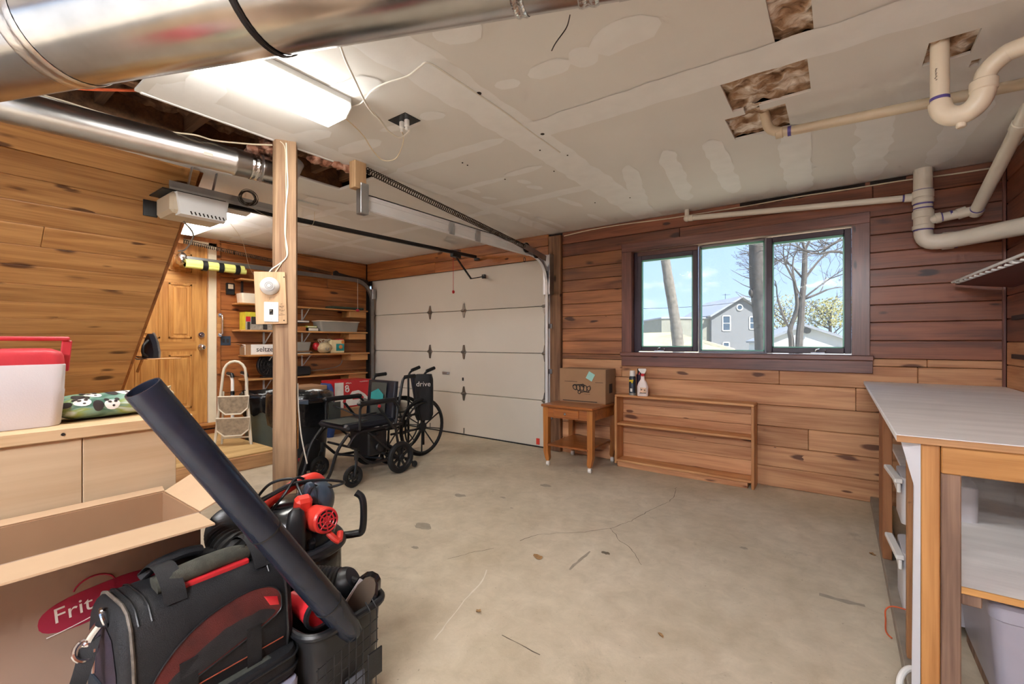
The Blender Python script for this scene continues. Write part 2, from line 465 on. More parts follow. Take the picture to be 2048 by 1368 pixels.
# plastics, cloth, paper
M_white = plain('white_plastic', (236, 234, 230), .4, 0, .03)
M_cream = plain('cream_pvc', (226, 212, 190), .33, 0, .05, 5)
M_pvcw = plain('white_pvc', (230, 222, 208), .33, 0, .05, 5)
M_purple = plain('purple_primer', (92, 78, 150), .5)
M_garage = plain('garage_door_enamel', (214, 208, 196), .45, 0, .02, 2)
M_black = plain('black_plastic', (26, 27, 30), .42, 0, .12, 20, .1, 120)
M_tubeblack = plain('satin_blue_black_plastic', (32, 38, 52), .27, 0, .12, 20, .05, 120)
M_tan_board = wood('tan_board_wood', (212, 178, 138), (184, 146, 108), 2, 0, .6, 0, .02)
M_black_gloss = plain('glossy_black_plastic', (16, 17, 22), .18, 0, .1, 20)
M_black_rub = plain('black_rubber', (24, 24, 25), .7, 0, .15, 30, .2, 150)
M_black_cloth = plain('black_nylon', (21, 22, 26), .7, 0, .15, 40, .35, 420)
M_navy = plain('navy_black_vinyl', (26, 28, 38), .45, 0, .1, 30, .2, 300)
M_grey_mesh = plain('grey_mesh_cloth', (70, 72, 66), .8, 0, .15, 120, .3, 500)
M_bluegrey = plain('slate_blue_plastic', (64, 78, 94), .35, 0, .08)
M_red = plain('red_plastic', (206, 44, 52), .35, 0, .06)
M_redbright = plain('orange_red_plastic', (226, 66, 54), .35, 0, .06)
M_redcooler = plain('cooler_red', (200, 56, 66), .45, 0, .05, 8, .1, 150)
M_whitecooler = plain('cooler_white', (212, 206, 208), .55, 0, .02, 8, .15, 260)
M_teal = plain('teal_paper', (44, 146, 146), .6)
M_mint = plain('mint_sticky_note', (160, 212, 204), .7, 0, .03)
M_card = plain('brown_cardboard', (164, 128, 96), .85, 0, .05, 5, .06, 60)
M_card_in = plain('cardboard_inside', (192, 162, 130), .85, 0, .05, 5, .06, 60)
M_card_shaded = plain('shaded_front_cardboard', (158, 134, 118), .85, 0, .06, 3)  # greyer than the other walls: shade of the carton front put into its colour
M_print_dark = plain('dark_print_ink', (52, 44, 42), .8)
M_print_white = plain('white_print_ink', (238, 236, 232), .7)
M_print_red = plain('magenta_red_print_ink', (164, 34, 66), .7)
M_greybin = plain('grey_tub_plastic', (150, 148, 142), .4, 0, .05)
M_greylilac = plain('grey_lilac_plastic', (150, 150, 170), .3, 0, .06)
M_clear = plain('cloudy_plastic', (206, 204, 208), .3, 0, .05)
M_paper = plain('paper', (226, 222, 212), .8, 0, .04)
M_blue = plain('blue_cloth', (44, 70, 132), .8, 0, .15, 20, .3, 100)
M_yellow = plain('yellow_foam', (212, 216, 124), .8, 0, .05, 12, .2, 160)
M_canolive = plain('olive_grey_trash_can', (92, 98, 88), .5, 0, .1)
M_bag = plain('black_bin_liner', (18, 18, 20), .22, 0, .2, 30, .9, 26)
M_tan_soft = plain('tan_plush', (196, 178, 142), .9, 0, .15, 40, .5, 120)
M_black_text = plain('black_lettering', (20, 20, 22), .6)
M_orangecord = plain('orange_cord', (206, 92, 50), .6)
M_ivory = plain('ivory_cable', (222, 208, 182), .55, 0, .06)
M_whitecable = plain('white_cable', (228, 224, 214), .5, 0, .04)
M_ladder = plain('almond_enamel', (222, 212, 192), .4, 0, .06)
M_beige = plain('beige_plastic', (196, 182, 160), .45, 0, .04)
M_openerlens = plain('frosted_lens', (226, 228, 230), .35, 0, .03)
M_ironblue = plain('iron_dark', (28, 30, 40), .3)
M_leaf = plain('dry_leaf', (150, 116, 76), .8, 0, .2, 60)
M_lens = emit('fluorescent_lens', (255, 252, 244), LAMP)
M_glass = glassy('window_pane', (205, 225, 235), .003)
M_hose = plain('satin_black_hose', (40, 39, 38), .38, 0, .15, 30)
M_dusty = plain('dusty_grey_timber', (150, 138, 124), .9, 0, .15, 12, .2, 60)
M_greenedge = plain('green_pane_edge', (120, 190, 168), .3, 0, .08)

# ================================================================== THE SETTING
WBY, XL, XR, YR, ZC = 4.28, -5.9, 0.88, -2.6, 2.40
rnd = random.Random(7)

# ---- concrete
def concrete():
    m, N, L, b = newmat('concrete_slab')
    tc = N.new('ShaderNodeTexCoord')
    def nz(scale, det, lo, hi, rough=.6, dist=0.0):
        n = N.new('ShaderNodeTexNoise'); n.inputs['Scale'].default_value = scale; n.inputs['Detail'].default_value = det
        n.inputs['Roughness'].default_value = rough; n.inputs['Distortion'].default_value = dist
        L.new(tc.outputs['Object'], n.inputs['Vector'])
        r_ = N.new('ShaderNodeValToRGB'); r_.color_ramp.elements[0].position = lo; r_.color_ramp.elements[1].position = hi
        L.new(n.outputs['Fac'], r_.inputs[0]); return n, r_
    n1, r1 = nz(1.1, 8, .3, .72)
    r1.color_ramp.elements[0].color = srgb(186, 172, 148); r1.color_ramp.elements[1].color = srgb(216, 204, 184)
    n2, r2 = nz(2.3, 10, .60, .78, .7, .6)          # greyer worn blotches
    mx = N.new('ShaderNodeMixRGB'); mx.inputs[2].default_value = srgb(150, 139, 120); L.new(r2.outputs[0], mx.inputs[0]); L.new(r1.outputs[0], mx.inputs[1])
    n3, r3 = nz(55, 4, .66, .74)                    # dark specks
    k = N.new('ShaderNodeMath'); k.operation = 'MULTIPLY'; k.inputs[1].default_value = .55; L.new(r3.outputs[0], k.inputs[0])
    mx2 = N.new('ShaderNodeMixRGB'); mx2.inputs[2].default_value = srgb(112, 100, 86); L.new(k.outputs[0], mx2.inputs[0]); L.new(mx.outputs[0], mx2.inputs[1])
    n5, r5 = nz(7, 10, .68, .76, .75, 1.0)
    mx3 = N.new('ShaderNodeMixRGB'); mx3.inputs[2].default_value = srgb(118, 108, 96); L.new(r5.outputs[0], mx3.inputs[0]); L.new(mx2.outputs[0], mx3.inputs[1])
    n6, r6 = nz(9, 8, .34, .66, .7, .4)               # fine trowel mottling
    r6.color_ramp.elements[0].color = (.86, .85, .83, 1); r6.color_ramp.elements[1].color = (1.06, 1.06, 1.06, 1)
    mx4 = N.new('ShaderNodeMixRGB'); mx4.blend_type = 'MULTIPLY'; mx4.inputs[0].default_value = 1.0; L.new(mx3.outputs[0], mx4.inputs[1]); L.new(r6.outputs[0], mx4.inputs[2])
    L.new(mx4.outputs[0], b.inputs['Base Color'])
    b.inputs['Roughness'].default_value = .62
    n4 = N.new('ShaderNodeTexNoise'); n4.inputs['Scale'].default_value = 120; n4.inputs['Detail'].default_value = 5; L.new(tc.outputs['Object'], n4.inputs['Vector'])
    bp = N.new('ShaderNodeBump'); bp.inputs['Strength'].default_value = .25; bp.inputs['Distance'].default_value = .002
    L.new(n4.outputs['Fac'], bp.inputs['Height']); L.new(bp.outputs[0], b.inputs['Normal'])
    return m
M_conc = concrete()
floor = struct(MB().box(XL-.1, XR+.12, YR-.12, WBY+.14, -.15, 0).build('floor', M_conc), 'worn beige concrete garage slab with hairline cracks')
M_crack = plain('crack_shadow', (104, 94, 80), .9)
M_scuff = plain('tyre_scuff', (158, 148, 132), .8, 0, .1, 20)
M_scratch = plain('pale_scratch', (214, 206, 192), .7)
def ribbon(pts, w, jit=0.0, seed=1, z=.0008):
    r_ = random.Random(seed); P = [Vector(p) for p in pts]; out = []
    for i in range(len(P)-1):
        n = max(2, int((P[i+1]-P[i]).length/.03))
        for k in range(n):
            q = P[i].lerp(P[i+1], k/n); out.append(Vector((q.x+r_.uniform(-jit, jit), q.y+r_.uniform(-jit, jit), z)))
    out.append(Vector((P[-1].x, P[-1].y, z)))
    v = []; f = []
    for i, p in enumerate(out):
        t = out[min(i+1, len(out)-1)]-out[max(i-1, 0)]; n = Vector((-t.y, t.x, 0)); n = n.normalized() if n.length > 1e-9 else Vector((1, 0, 0))
        ww = w*(.4+.6*r_.random()); v += [p+n*ww/2, p-n*ww/2]
        if i: f.append((2*i-2, 2*i-1, 2*i+1, 2*i))
    m = MB(); m.raw(v, f); return m
F = lambda *a: [PZ(x, y, 0) for x, y in a]
ribbon(F((1352, 975), (1349, 990), (1340, 1003), (1300, 1020), (1262, 1042), (1222, 1056), (1170, 1064), (1120, 1066), (1075, 1070), (1040, 1082)), .005, .006, 2).build('crack', M_crack, floor)
ribbon(F((988, 1097), (940, 1106), (895, 1118)), .004, .005, 3).build('crack', M_crack, floor)
ribbon(F((1222, 1056), (1236, 1078), (1262, 1098), (1283, 1130)), .004, .006, 4).build('crack', M_crack, floor)
ribbon(F((973, 1140), (965, 1162), (930, 1200), (868, 1280)), .008, .002, 5).build('scratch', M_scratch, floor)
ribbon(F((1138, 1140), (1180, 1103)), .02, .004, 6).build('scuff_mark', M_scuff, floor)
ribbon(F((1005, 1270), (1080, 1310)), .006, .003, 7).build('crack', M_crack, floor)
ribbon(F((1640, 1190), (1730, 1212)), .045, .006, 8).build('scuff_mark', M_scuff, floor)
for i, (px, py, r_) in enumerate([(1092, 971, .035), (920, 991, .04), (1006, 995, .018), (1212, 1106, .02), (1488, 1096, .018), (1023, 1016, .01), (846, 1052, .05), (830, 1095, .02)]):
    c = PZ(px, py, .0007); rr = random.Random(i)
    MB().raw([c]+[c+Vector((math.cos(a*PI/7)*r_*rr.uniform(.7, 1.3)*1.3, math.sin(a*PI/7)*r_*rr.uniform(.6, 1.1), 0)) for a in range(14)], [(0, k+1, (k+1) % 14+1) for k in range(14)]).build('floor_stain', M_scuff if i != 3 else M_crack, floor)

# ---- ceiling with an open strip over the post and cut-outs at the drains
holes = [(-3.17, -2.72, .10, 2.04), (-2.72, -2.50, .38, .66), (-.45, -.11, 2.23, 2.57), (-.50, -.22, 2.63, 2.93), (-.40, -.33, 2.57, 2.63),
         (-.21, -.08, 1.42, 2.09), (.29, .44, 2.44, 2.63), (-1.95, -1.85, 1.57, 1.65), (.48, .55, 3.855, 3.90), (.455, .485, 2.70, 2.76)]
ceil = root_struct('ceiling', (0, 0, ZC))
ceil['label'] = 'taped bare drywall ceiling with cut-outs'
xs = sorted(set([XL, XR+.1] + [h[0] for h in holes] + [h[1] for h in holes])); ys = sorted(set([YR, WBY+.02] + [h[2] for h in holes] + [h[3] for h in holes]))
cm = MB()
for i in range(len(xs)-1):
    j0 = None
    for j in range(len(ys)-1):
        cx_, cy_ = (xs[i]+xs[i+1])/2, (ys[j]+ys[j+1])/2
        inside = any(h[0] < cx_ < h[1] and h[2] < cy_ < h[3] for h in holes)
        if not inside and j0 is None: j0 = ys[j]
        if j0 is not None and (inside or j == len(ys)-2):
            cm.box(xs[i], xs[i+1], j0, ys[j] if inside else ys[j+1], 0, .013); j0 = None
cm.build('drywall_sheet', M_drywall, ceil, smooth=0)
MB().box(XL-.16, XR+.22, YR-.16, WBY+.2, .26, .40).build('upper_light_block', M_dark, ceil)  # added dark box above the ceiling, blocks light from outside
MB().box(XL-.16, XL-.001, YR-.16, WBY+.2, -.02, .27).box(XR+.021, XR+.2, YR-.16, WBY+.2, -.02, .27).box(XL-.16, XR+.2, WBY+.021, WBY+.2, -.02, .27).box(XL-.16, XR+.2, YR-.16, YR-.001, -.02, .27).build('light_seal_rim', M_dark, ceil)  # added closed rim, stops sky light leaking in above the ceiling edge
for (x, y0, y1) in ((-3.19, .08, 2.06), (-2.70, .08, 2.06)):
    MB().box(x-.02, x+.02, y0, y1, .014, .25).build('joist', M_joist, ceil)
for y in (.15, .62, 1.02, 1.42, 1.82, 2.05):
    MB().box(-3.17, -2.72, y-.019, y+.019, .06, .25, .002).build('joist', M_joist, ceil)
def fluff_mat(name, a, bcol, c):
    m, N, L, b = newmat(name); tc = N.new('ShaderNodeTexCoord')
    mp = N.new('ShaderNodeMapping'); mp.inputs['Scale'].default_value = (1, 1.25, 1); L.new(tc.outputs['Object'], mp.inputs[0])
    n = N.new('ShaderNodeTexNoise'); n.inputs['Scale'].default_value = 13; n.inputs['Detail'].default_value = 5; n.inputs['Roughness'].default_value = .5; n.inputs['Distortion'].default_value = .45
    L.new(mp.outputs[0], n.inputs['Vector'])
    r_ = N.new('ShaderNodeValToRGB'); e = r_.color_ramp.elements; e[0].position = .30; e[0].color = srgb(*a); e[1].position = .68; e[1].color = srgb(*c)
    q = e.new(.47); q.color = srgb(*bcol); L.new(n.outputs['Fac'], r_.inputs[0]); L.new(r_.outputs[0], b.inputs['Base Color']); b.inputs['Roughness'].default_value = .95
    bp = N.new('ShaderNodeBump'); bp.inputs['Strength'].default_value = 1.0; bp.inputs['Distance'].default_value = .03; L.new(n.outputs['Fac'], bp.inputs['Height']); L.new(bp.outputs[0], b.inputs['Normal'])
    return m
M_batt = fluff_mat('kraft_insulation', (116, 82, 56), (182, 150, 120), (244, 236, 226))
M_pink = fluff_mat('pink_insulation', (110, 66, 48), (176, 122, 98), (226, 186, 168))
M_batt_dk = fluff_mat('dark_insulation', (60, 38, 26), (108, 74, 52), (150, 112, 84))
from mathutils import noise as mnoise
def fluff(x0, x1, y0, y1, z, amp, step=.02, seed=0):
    nx, ny = max(3, int((x1-x0)/step)), max(3, int((y1-y0)/step)); v = []; f = []
    for j in range(ny+1):
        for i in range(nx+1):
            x, y = x0+(x1-x0)*i/nx, y0+(y1-y0)*j/ny
            h = mnoise.noise(Vector((x*14+seed, y*16, seed)))+.6*mnoise.noise(Vector((x*30, y*34+seed, 1)))
            v.append((x, y, z-amp*h))
    for j in range(ny):
        for i in range(nx):
            a = j*(nx+1)+i; f.append((a, a+1, a+nx+2, a+nx+1))
    m = MB(); m.raw(v, f); return m
for k, h in enumerate(holes):
    if k in (2, 3, 4, 5, 6, 8, 9):
        o = fluff(h[0]-.01, h[1]+.01, h[2]-.01, h[3]+.01, ZC+.020, .020, .009, k).move((0, 0, -ZC)).build('insulation', M_batt, ceil); o['kind'] = 'stuff'
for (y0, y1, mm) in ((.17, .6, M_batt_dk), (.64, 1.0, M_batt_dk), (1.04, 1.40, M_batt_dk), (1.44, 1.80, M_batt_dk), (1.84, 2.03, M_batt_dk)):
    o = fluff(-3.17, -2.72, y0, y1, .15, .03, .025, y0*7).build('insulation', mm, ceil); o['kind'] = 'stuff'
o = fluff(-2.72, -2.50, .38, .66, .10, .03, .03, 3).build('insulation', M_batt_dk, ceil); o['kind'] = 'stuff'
wad = MB()
for i in range(9):
    c = Vector((-2.93+rnd.uniform(-.08, .1), 1.42+rnd.uniform(-.14, .1), -.005+rnd.uniform(-.015, .03)))
    wad.ball(c, (rnd.uniform(.04, .07), rnd.uniform(.04, .07), rnd.uniform(.02, .04)), 14, 9)
wad.v = [tuple(Vector(p)+Vector((1, 1, .6))*.018*mnoise.noise(Vector(p)*38)) for p in wad.v]
o = wad.build('insulation_wad', M_pink, ceil, smooth=80); o['kind'] = 'stuff'
wad2 = MB()
for i in range(4):
    wad2.ball((-2.74+rnd.uniform(-.03, .03), 1.60+i*.07, .0+rnd.uniform(-.02, .01)), (.045, .05, .03), 12, 8)
wad2.v = [tuple(Vector(p)+Vector((1, 1, .6))*.02*mnoise.noise(Vector(p)*40)) for p in wad2.v]
o = wad2.build('insulation_wad', M_pink, ceil, smooth=80); o['kind'] = 'stuff'
# raw drywall edge: a chalky lip along the open strip
MB().bar((-2.712, .68, .004), (-2.712, 2.0, .004), .022, .018, bev=.004).build('torn_edge', M_mud, ceil)
MB().bar((-3.175, 1.30, .004), (-3.175, 2.04, .004), .02, .018, bev=.004).build('torn_edge', M_mud, ceil)
MB().bar((-3.17, 2.045, .004), (-2.72, 2.045, .004), .02, .016, bev=.004).build('torn_edge', M_mud, ceil)
# taped joints and filler smears
def smear(p0, p1, w, seed, rag=.35, round_=True):
    r_ = random.Random(seed); p0, p1 = Vector(p0), Vector(p1); t = (p1-p0); Ln = t.length; t.normalize(); nrm = Vector((-t.y, t.x, 0))
    n = max(6, int(Ln/.05)); A = []; B = []; oa = r_.uniform(0, 99)
    for i in range(n+1):
        s_ = i/n; c = p0+t*Ln*s_
        e = 1.0
        if round_: e = min(1, math.sqrt(max(0.04, 1-abs(2*s_-1)**(2+Ln*4))))
        wa = w/2*e*(1+rag*mnoise.noise(Vector((s_*Ln*7+oa, 1, 0)))); wb = w/2*e*(1+rag*mnoise.noise(Vector((s_*Ln*7+oa, 9, 3))))
        A.append(Vector((*(c+nrm*wa).xy, 0))); B.append(Vector((*(c-nrm*wb).xy, 0)))
    v = A+B; f = [(i, i+1, n+1+i+1, n+1+i) for i in range(n)]
    m = MB(); m.raw([(p.x, p.y, -.0006-.00012*(seed*7 % 23)) for p in v], f); return m
C2 = lambda px, py: PZ(px, py, ZC)
smears = [((-1.47, .2), (-1.47, 4.27), .24, .3, False), ((-2.56, 2.06), (-2.50, 4.27), .15, .4, False), ((-2.62, .7), (-2.62, 2.0), .16, .6, False), ((-1.42, 2.12), (.86, 2.20), .20, .25, False), ((-2.50, 3.13), (-1.50, 3.14), .12, .4, True),
          ((-5.9, 3.2), (-2.6, 3.2), .10, .4, False), ((-3.6, 2.0), (-3.2, 4.2), .16, .5, False), ((-4.9, 1.4), (-4.9, 4.2), .14, .5, False), ((-5.8, 2.3), (-3.3, 2.35), .10, .6, True)]
for i, (a, b_, w, rg, rd) in enumerate(smears):
    smear((*a, 0), (*b_, 0), w, i, rg, rd).build('joint_tape', M_mud, ceil)
for i, (a, b_, w) in enumerate([((795, 343), (1008, 277), .10), ((884, 388), (1010, 355), .07), ((1008, 352), (1085, 331), .08), ((935, 376), (960, 386), .06), ((963, 394), (995, 398), .05), ((1035, 360), (1062, 366), .07),
                               ((1053, 372), (1085, 378), .08), ((1115, 395), (1165, 413), .07), ((1027, 418), (1063, 427), .05), ((1070, 432), (1130, 456), .06), ((1175, 428), (1215, 444), .07), ((990, 172), (1040, 163), .09),
                               ((1058, 152), (1140, 122), .12), ((1140, 125), (1195, 105), .13), ((1180, 100), (1320, 40), .17), ((840, 235), (890, 228), .09), ((760, 262), (840, 247), .06), ((680, 305), (760, 280), .12), ((655, 190), (760, 160), .13),
                               ((870, 75), (960, 45), .16), ((330, 190), (420, 175), .16), ((560, 285), (660, 262), .12), ((420, 150), (400, 205), .15)]):
    smear(C2(*a)-Vector((0, 0, ZC)), C2(*b_)-Vector((0, 0, ZC)), w, 40+i, .45, True).build('filler_smear', M_mud, ceil)
for i, (a, b_, w) in enumerate([((1420, 280), (1470, 385), .13), ((1585, 250), (1600, 385), .17), ((1755, 215), (1735, 360), .17), ((1965, 190), (1870, 330), .15), ((1330, 300), (1375, 400), .12), ((1255, 330), (1290, 428), .12), ((1950, 240), (1900, 290), .10)]):
    smear(C2(*a)-Vector((0, 0, ZC)), C2(*b_)-Vector((0, 0, ZC)), w, 90+i, .5, True).build('filler_smear', M_mud, ceil)
for i, (a, b_, w) in enumerate([((600, 410), (700, 440), .06), ((480, 440), (560, 470), .08), ((620, 455), (700, 480), .06), ((450, 470), (540, 490), .07), ((640, 500), (720, 515), .05), ((430, 500), (500, 510), .05), ((720, 440), (790, 430), .07)]):
    smear(C2(*a)-Vector((0, 0, ZC)), C2(*b_)-Vector((0, 0, ZC)), w, 130+i, .5, True).build('filler_smear', M_mud, ceil)
for i, (px, py) in enumerate([(958, 186), (1085, 267), (1108, 342), (1010, 358), (1190, 405), (1260, 395), (1135, 310), (1080, 300), (925, 325), (935, 330)]):
    c = C2(px, py)-Vector((0, 0, ZC)); MB().disc((c.x, c.y, -.002), (0, 0, 1), .012 if i < 2 else .005, .004, 10).build('screw_hole', M_black_hole, ceil)

# ---- plank walls
def board(parent, mat, loc, rz, L, h, th=.02, M=None):
    o = MB().box(.001, L-.001, 0, th, .0015, h-.0015, .004).build('board', mat, None)
    if M is None:
        o.location = loc; o.rotation_euler = (0, 0, rz)
    else:
        o.location = M.to_translation(); o.rotation_euler = M.to_euler()
    o.parent = parent
    return o
def run(parent, mat, a, b_, z, h, kind, cuts=(), plane=0.0):
    """a row of boards from a to b_ (X for the back wall, Y for the side walls), cut at the given places"""
    c = sorted([a] + [q for q in cuts if a+.02 < q < b_-.02] + [b_])
    for i in range(len(c)-1):
        L = c[i+1]-c[i]; m = mat(i) if callable(mat) else mat
        if kind == 'back': board(parent, m, (c[i], plane, z), 0, L, h)
        elif kind == 'left': board(parent, m, (plane, c[i], z), R(90), L, h)
        elif kind == 'right': board(parent, m, (plane, c[i+1], z), R(-90), L, h)
        elif kind == 'rear': board(parent, m, (c[i+1], plane, z), R(180), L, h)
WX0, WX1, WZ0, WZ1 = -1.669, .086, 1.10, 2.10           # window opening
GX0, GX1, GZ1 = -5.82, -2.63, 2.14                      # garage door opening
wall_back = root_struct('wall_back')
# backing behind the boards
bk = MB()
bk.box(GX1-.06, WX0, WBY+.02, WBY+.14, 0, ZC).box(WX1, XR+.1, WBY+.02, WBY+.14, 0, ZC).box(WX0, WX1, WBY+.02, WBY+.14, 0, WZ0-.02).box(WX0, WX1, WBY+.02, WBY+.14, WZ1+.02, ZC)
bk.box(XL-.1, GX1, WBY+.05, WBY+.14, GZ1-.06, ZC)
bk.build('backing', M_dark, wall_back)
zl = [0, .165, .335, .5, .675, .85, 1.02]
for i in range(6):
    cuts = [(-.9,), (-1.3, .3), (-.2,), (-1.7, -.6), (.1,), (-1.765, -.4, .45)][i]
    run(wall_back, M_pine_light, -2.45, XR, zl[i], zl[i+1]-zl[i], 'back', cuts, WBY)
zu = [1.02, 1.075, 1.21, 1.345, 1.475, 1.61, 1.74, 1.865, 1.995, 2.13, 2.265, 2.4]
for i in range(11):
    z, h = zu[i], zu[i+1]-zu[i]
    right_mat = M_pine_light if i == 0 else M_pine_dark
    left_mat = M_pine_mid
    if i < 9 or z < 2.1:
        run(wall_back, left_mat, -2.45, -1.70, z, h, 'back', (), WBY)
        run(wall_back, right_mat, .13, XR, z, h, 'back', (.50,) if i == 0 else (), WBY)
    else:
        run(wall_back, M_pine_dark, -2.45, XR, z, h, 'back', (-1.2,) if i % 2 else (.2,), WBY)
MB().box(-2.61, -2.455, WBY-.035, WBY+.02, 0, 2.37, .006).build('upright_plank', wood('weathered_jamb_wood', (150, 112, 82), (96, 66, 48), 2, .4, .7, 0, .02), wall_back)
MB().box(.862, XR, WBY-.02, WBY, 0, ZC, .004).build('corner_strip', M_trimdark_z, wall_back)
# header over the garage door
for (z0, z1, y, c) in ((2.13, 2.27, WBY-.03, (-4.4,)), (2.27, 2.40, WBY-.03, ())):
    run(wall_back, M_orange, XL+.02, GX1+.02, z0, z1-z0, 'back', c, y)
MB().box(XL, GX1-.0, WBY-.012, WBY+.05, 2.135, ZC).build('backing', M_dark, wall_back)
for (x0, x1) in ((1480, 1590), (1590, 1730), (1740, 1812)):
    a, b_ = PY(x0, 400, WBY).x, PY(x1, 400, WBY).x
    fl = [Vector((a+(b_-a)*k/12, WBY-.004, (ZC-.004 if s_ else ZC-.035-.02*abs(mnoise.noise(Vector((k*.7, x0, 0))))))) for s_ in (1, 0) for k in (range(13) if s_ else range(12, -1, -1))]
    MB().raw(fl, [tuple(range(26))]).build('torn_gap', M_black_hole, wall_back, smooth=0)

wall_left = root_struct('wall_left')
DY0, DY1, DZ0, DZ1 = 1.29, 2.10, .27, 2.30              # oak door leaf
MB().box(XL-.12, XL-.02, DY1+.1, WBY+.05, 0, ZC).box(XL-.12, XL-.02, YR, DY0-.1, 0, ZC).box(XL-.12, XL-.02, DY0-.1, DY1+.1, 0, DZ0-.04).box(XL-.12, XL-.02, DY0-.1, DY1+.1, DZ1+.05, ZC).build('backing', M_dark, wall_left)
z = 0.0; i = 0
while z < ZC-.01:
    h = min(.205 if i % 3 else .185, ZC-z)
    run(wall_left, M_orange, DY1+.125, WBY-.03, z, h, 'left', ((3.1,), (), (3.6,), (2.9,))[i % 4], XL)
    run(wall_left, M_orange, .8, DY0-.06, z, h, 'left', (), XL)
    if z+h <= DZ0: run(wall_left, M_orange, DY0-.06, DY1+.125, z, h, 'left', (), XL)
    z += h; i += 1
MB().box(XL-.02, XL, DY0-.06, DY1+.125, .2, DZ0-.0, .003).build('board', M_orange, wall_left)
MB().box(XL-.02, XL, DY0-.06, DY1+.125, DZ1+.05, ZC).build('board', M_orange, wall_left)
MB().box(XL-.02, XL, YR, .8, 0, ZC).build('panel', M_orange, wall_left)

wall_right = root_struct('wall_right')
MB().box(XR+.02, XR+.12, YR, WBY+.1, 0, ZC).build('backing', M_dark, wall_right)
z = 0.0; i = 0
while z < ZC-.01:
    h = min(.15, ZC-z)
    run(wall_right, M_pine_dark if z > 1.05 else M_pine_light, 1.5, WBY-.02, z, h, 'right', ((3.7,), (3.0,), ())[i % 3], XR)
    z += h; i += 1
MB().box(XR, XR+.02, YR, 1.5, 0, ZC).build('panel', M_pine_dark, wall_right)
# unseen rear wall with an opening added to let fill daylight in
RX0, RX1, RZ = -4.6, .3, 2.2
MB().box(XL-.1, RX0, YR-.12, YR, 0, ZC).box(RX1, XR+.12, YR-.12, YR, 0, ZC).box(RX0, RX1, YR-.12, YR, RZ, ZC).build('wall_rear', M_pine_mid)['kind'] = 'structure'
struct(MB().box(-40, 40, -45, YR-.12, -.2, -.02).build('bounce_ground', plain('pale_bounce_ground', (176, 172, 164), .9, 0, .1, .8)))  # added pale ground, bounces daylight in through the rear opening

# ---- sloping plank soffit of the stair above
SX1, SLOPE, SY = -3.62, math.atan(.864), 1.245
wall_soffit = root_struct('wall_soffit')
wall_soffit['label'] = 'sloping honey pine soffit under the stairs'
ux = Vector((math.cos(SLOPE), 0, math.sin(SLOPE))); uy = Vector((-math.sin(SLOPE), 0, math.cos(SLOPE)))
bw = .175
for i in range(17):
    o_ = Vector((SX1, 0, ZC)) - ux*bw*(i+1)
    if o_.x < XL-.08: break
    for (y0, y1) in (((-.9, .55), (.55, SY)) if i == 4 else ((-.9, SY),)):
        M = Matrix(((0, uy.x, ux.x, o_.x), (1, uy.y, ux.y, y0), (0, uy.z, ux.z, o_.z), (0, 0, 0, 1)))
        board(wall_soffit, M_honey, None, 0, y1-y0, bw, .02, M)
e0, e1 = Vector((SX1, SY, ZC))+uy*.02, Vector((XL+.02, SY, ZC-(SX1-XL-.02)*.864))+uy*.02
MB().prism([(e0.x, e0.z-.004), (e1.x, e1.z-.004), (e1.x, ZC), ], -.03, Matrix(((1, 0, 0, 0), (0, 0, -1, SY-.004), (0, 1, 0, 0), (0, 0, 0, 1)))).build('cheek_panel', M_orange, wall_soffit)
MB().raw([(SX1, YR, ZC), (SX1, SY, ZC), (XL, SY, ZC-(SX1-XL)*.864), (XL, YR, ZC-(SX1-XL)*.864)], [(0, 1, 2, 3)]).move(uy*.03).build('backing', M_dark, wall_soffit)

# ---- window
win = root_struct('window_1', (0, WBY, 0))
win['label'] = 'dark stained triple window with two side sashes'
def wbox(n, m, x0, x1, y0, y1, z0, z1, bev=.003):
    return MB().box(x0, x1, y0, y1, z0, z1, bev).build(n, m, win)
wbox('casing_side', M_trimdark_z, -1.758, WX0+.012, -.022, 0, 1.02, 2.172)
wbox('casing_side', M_trimdark_z, WX1-.012, .184, -.022, 0, 1.02, 2.172)
wbox('casing_head', M_trimdark, -1.758, .184, -.026, 0, WZ1-.012, 2.172)
wbox('window_stool', M_trimdark, -1.765, .205, -.055, .08, 1.06, WZ0, .006)
wbox('apron', M_trimdark, -1.758, .20, -.028, 0, .965, 1.06)
wbox('jamb', M_trimdark_z, WX0-.02, WX0+.008, 0, .14, WZ0, WZ1)
wbox('jamb', M_trimdark_z, WX1-.008, WX1+.02, 0, .14, WZ0, WZ1)
wbox('jamb_head', plain('pale_head_board', (196, 170, 156), .6), WX0, WX1, 0, .14, WZ1-.008, WZ1+.02)
wbox('window_sill', M_trimdark, WX0, WX1, .08, .17, WZ0-.02, WZ0)
M_sash = plain('purple_brown_sash', (70, 56, 68), .4, 0, .1)
def sash(name, x0, x1, z0, z1, y, w, mat):
    s_ = MB().box(x0, x0+w, y, y+.035, z0, z1, .004).box(x1-w, x1, y, y+.035, z0, z1, .004).box(x0+w, x1-w, y, y+.035, z0, z0+w, .004).box(x0+w, x1-w, y, y+.035, z1-w, z1, .004).build(name, mat, win)
    MB().box(x0+w, x1-w, y+.014, y+.02, z0+w, z1-w).build('pane', M_glass, s_)
    g = .010
    MB().box(x0+w, x0+w+g, y+.006, y+.03, z0+w, z1-w).box(x1-w-g, x1-w, y+.006, y+.03, z0+w, z1-w).box(x0+w, x1-w, y+.006, y+.03, z0+w, z0+w+g).box(x0+w, x1-w, y+.006, y+.03, z1-w-g*1.6, z1-w).build('pane_edge', M_greenedge, s_)
    return s_
wbox('side_filler', M_sash, WX0+.008, WX0+.047, .06, .10, WZ0, WZ1)
wbox('head_filler', M_trimdark, WX0+.045, -1.055, .05, .085, WZ1-.052, WZ1)
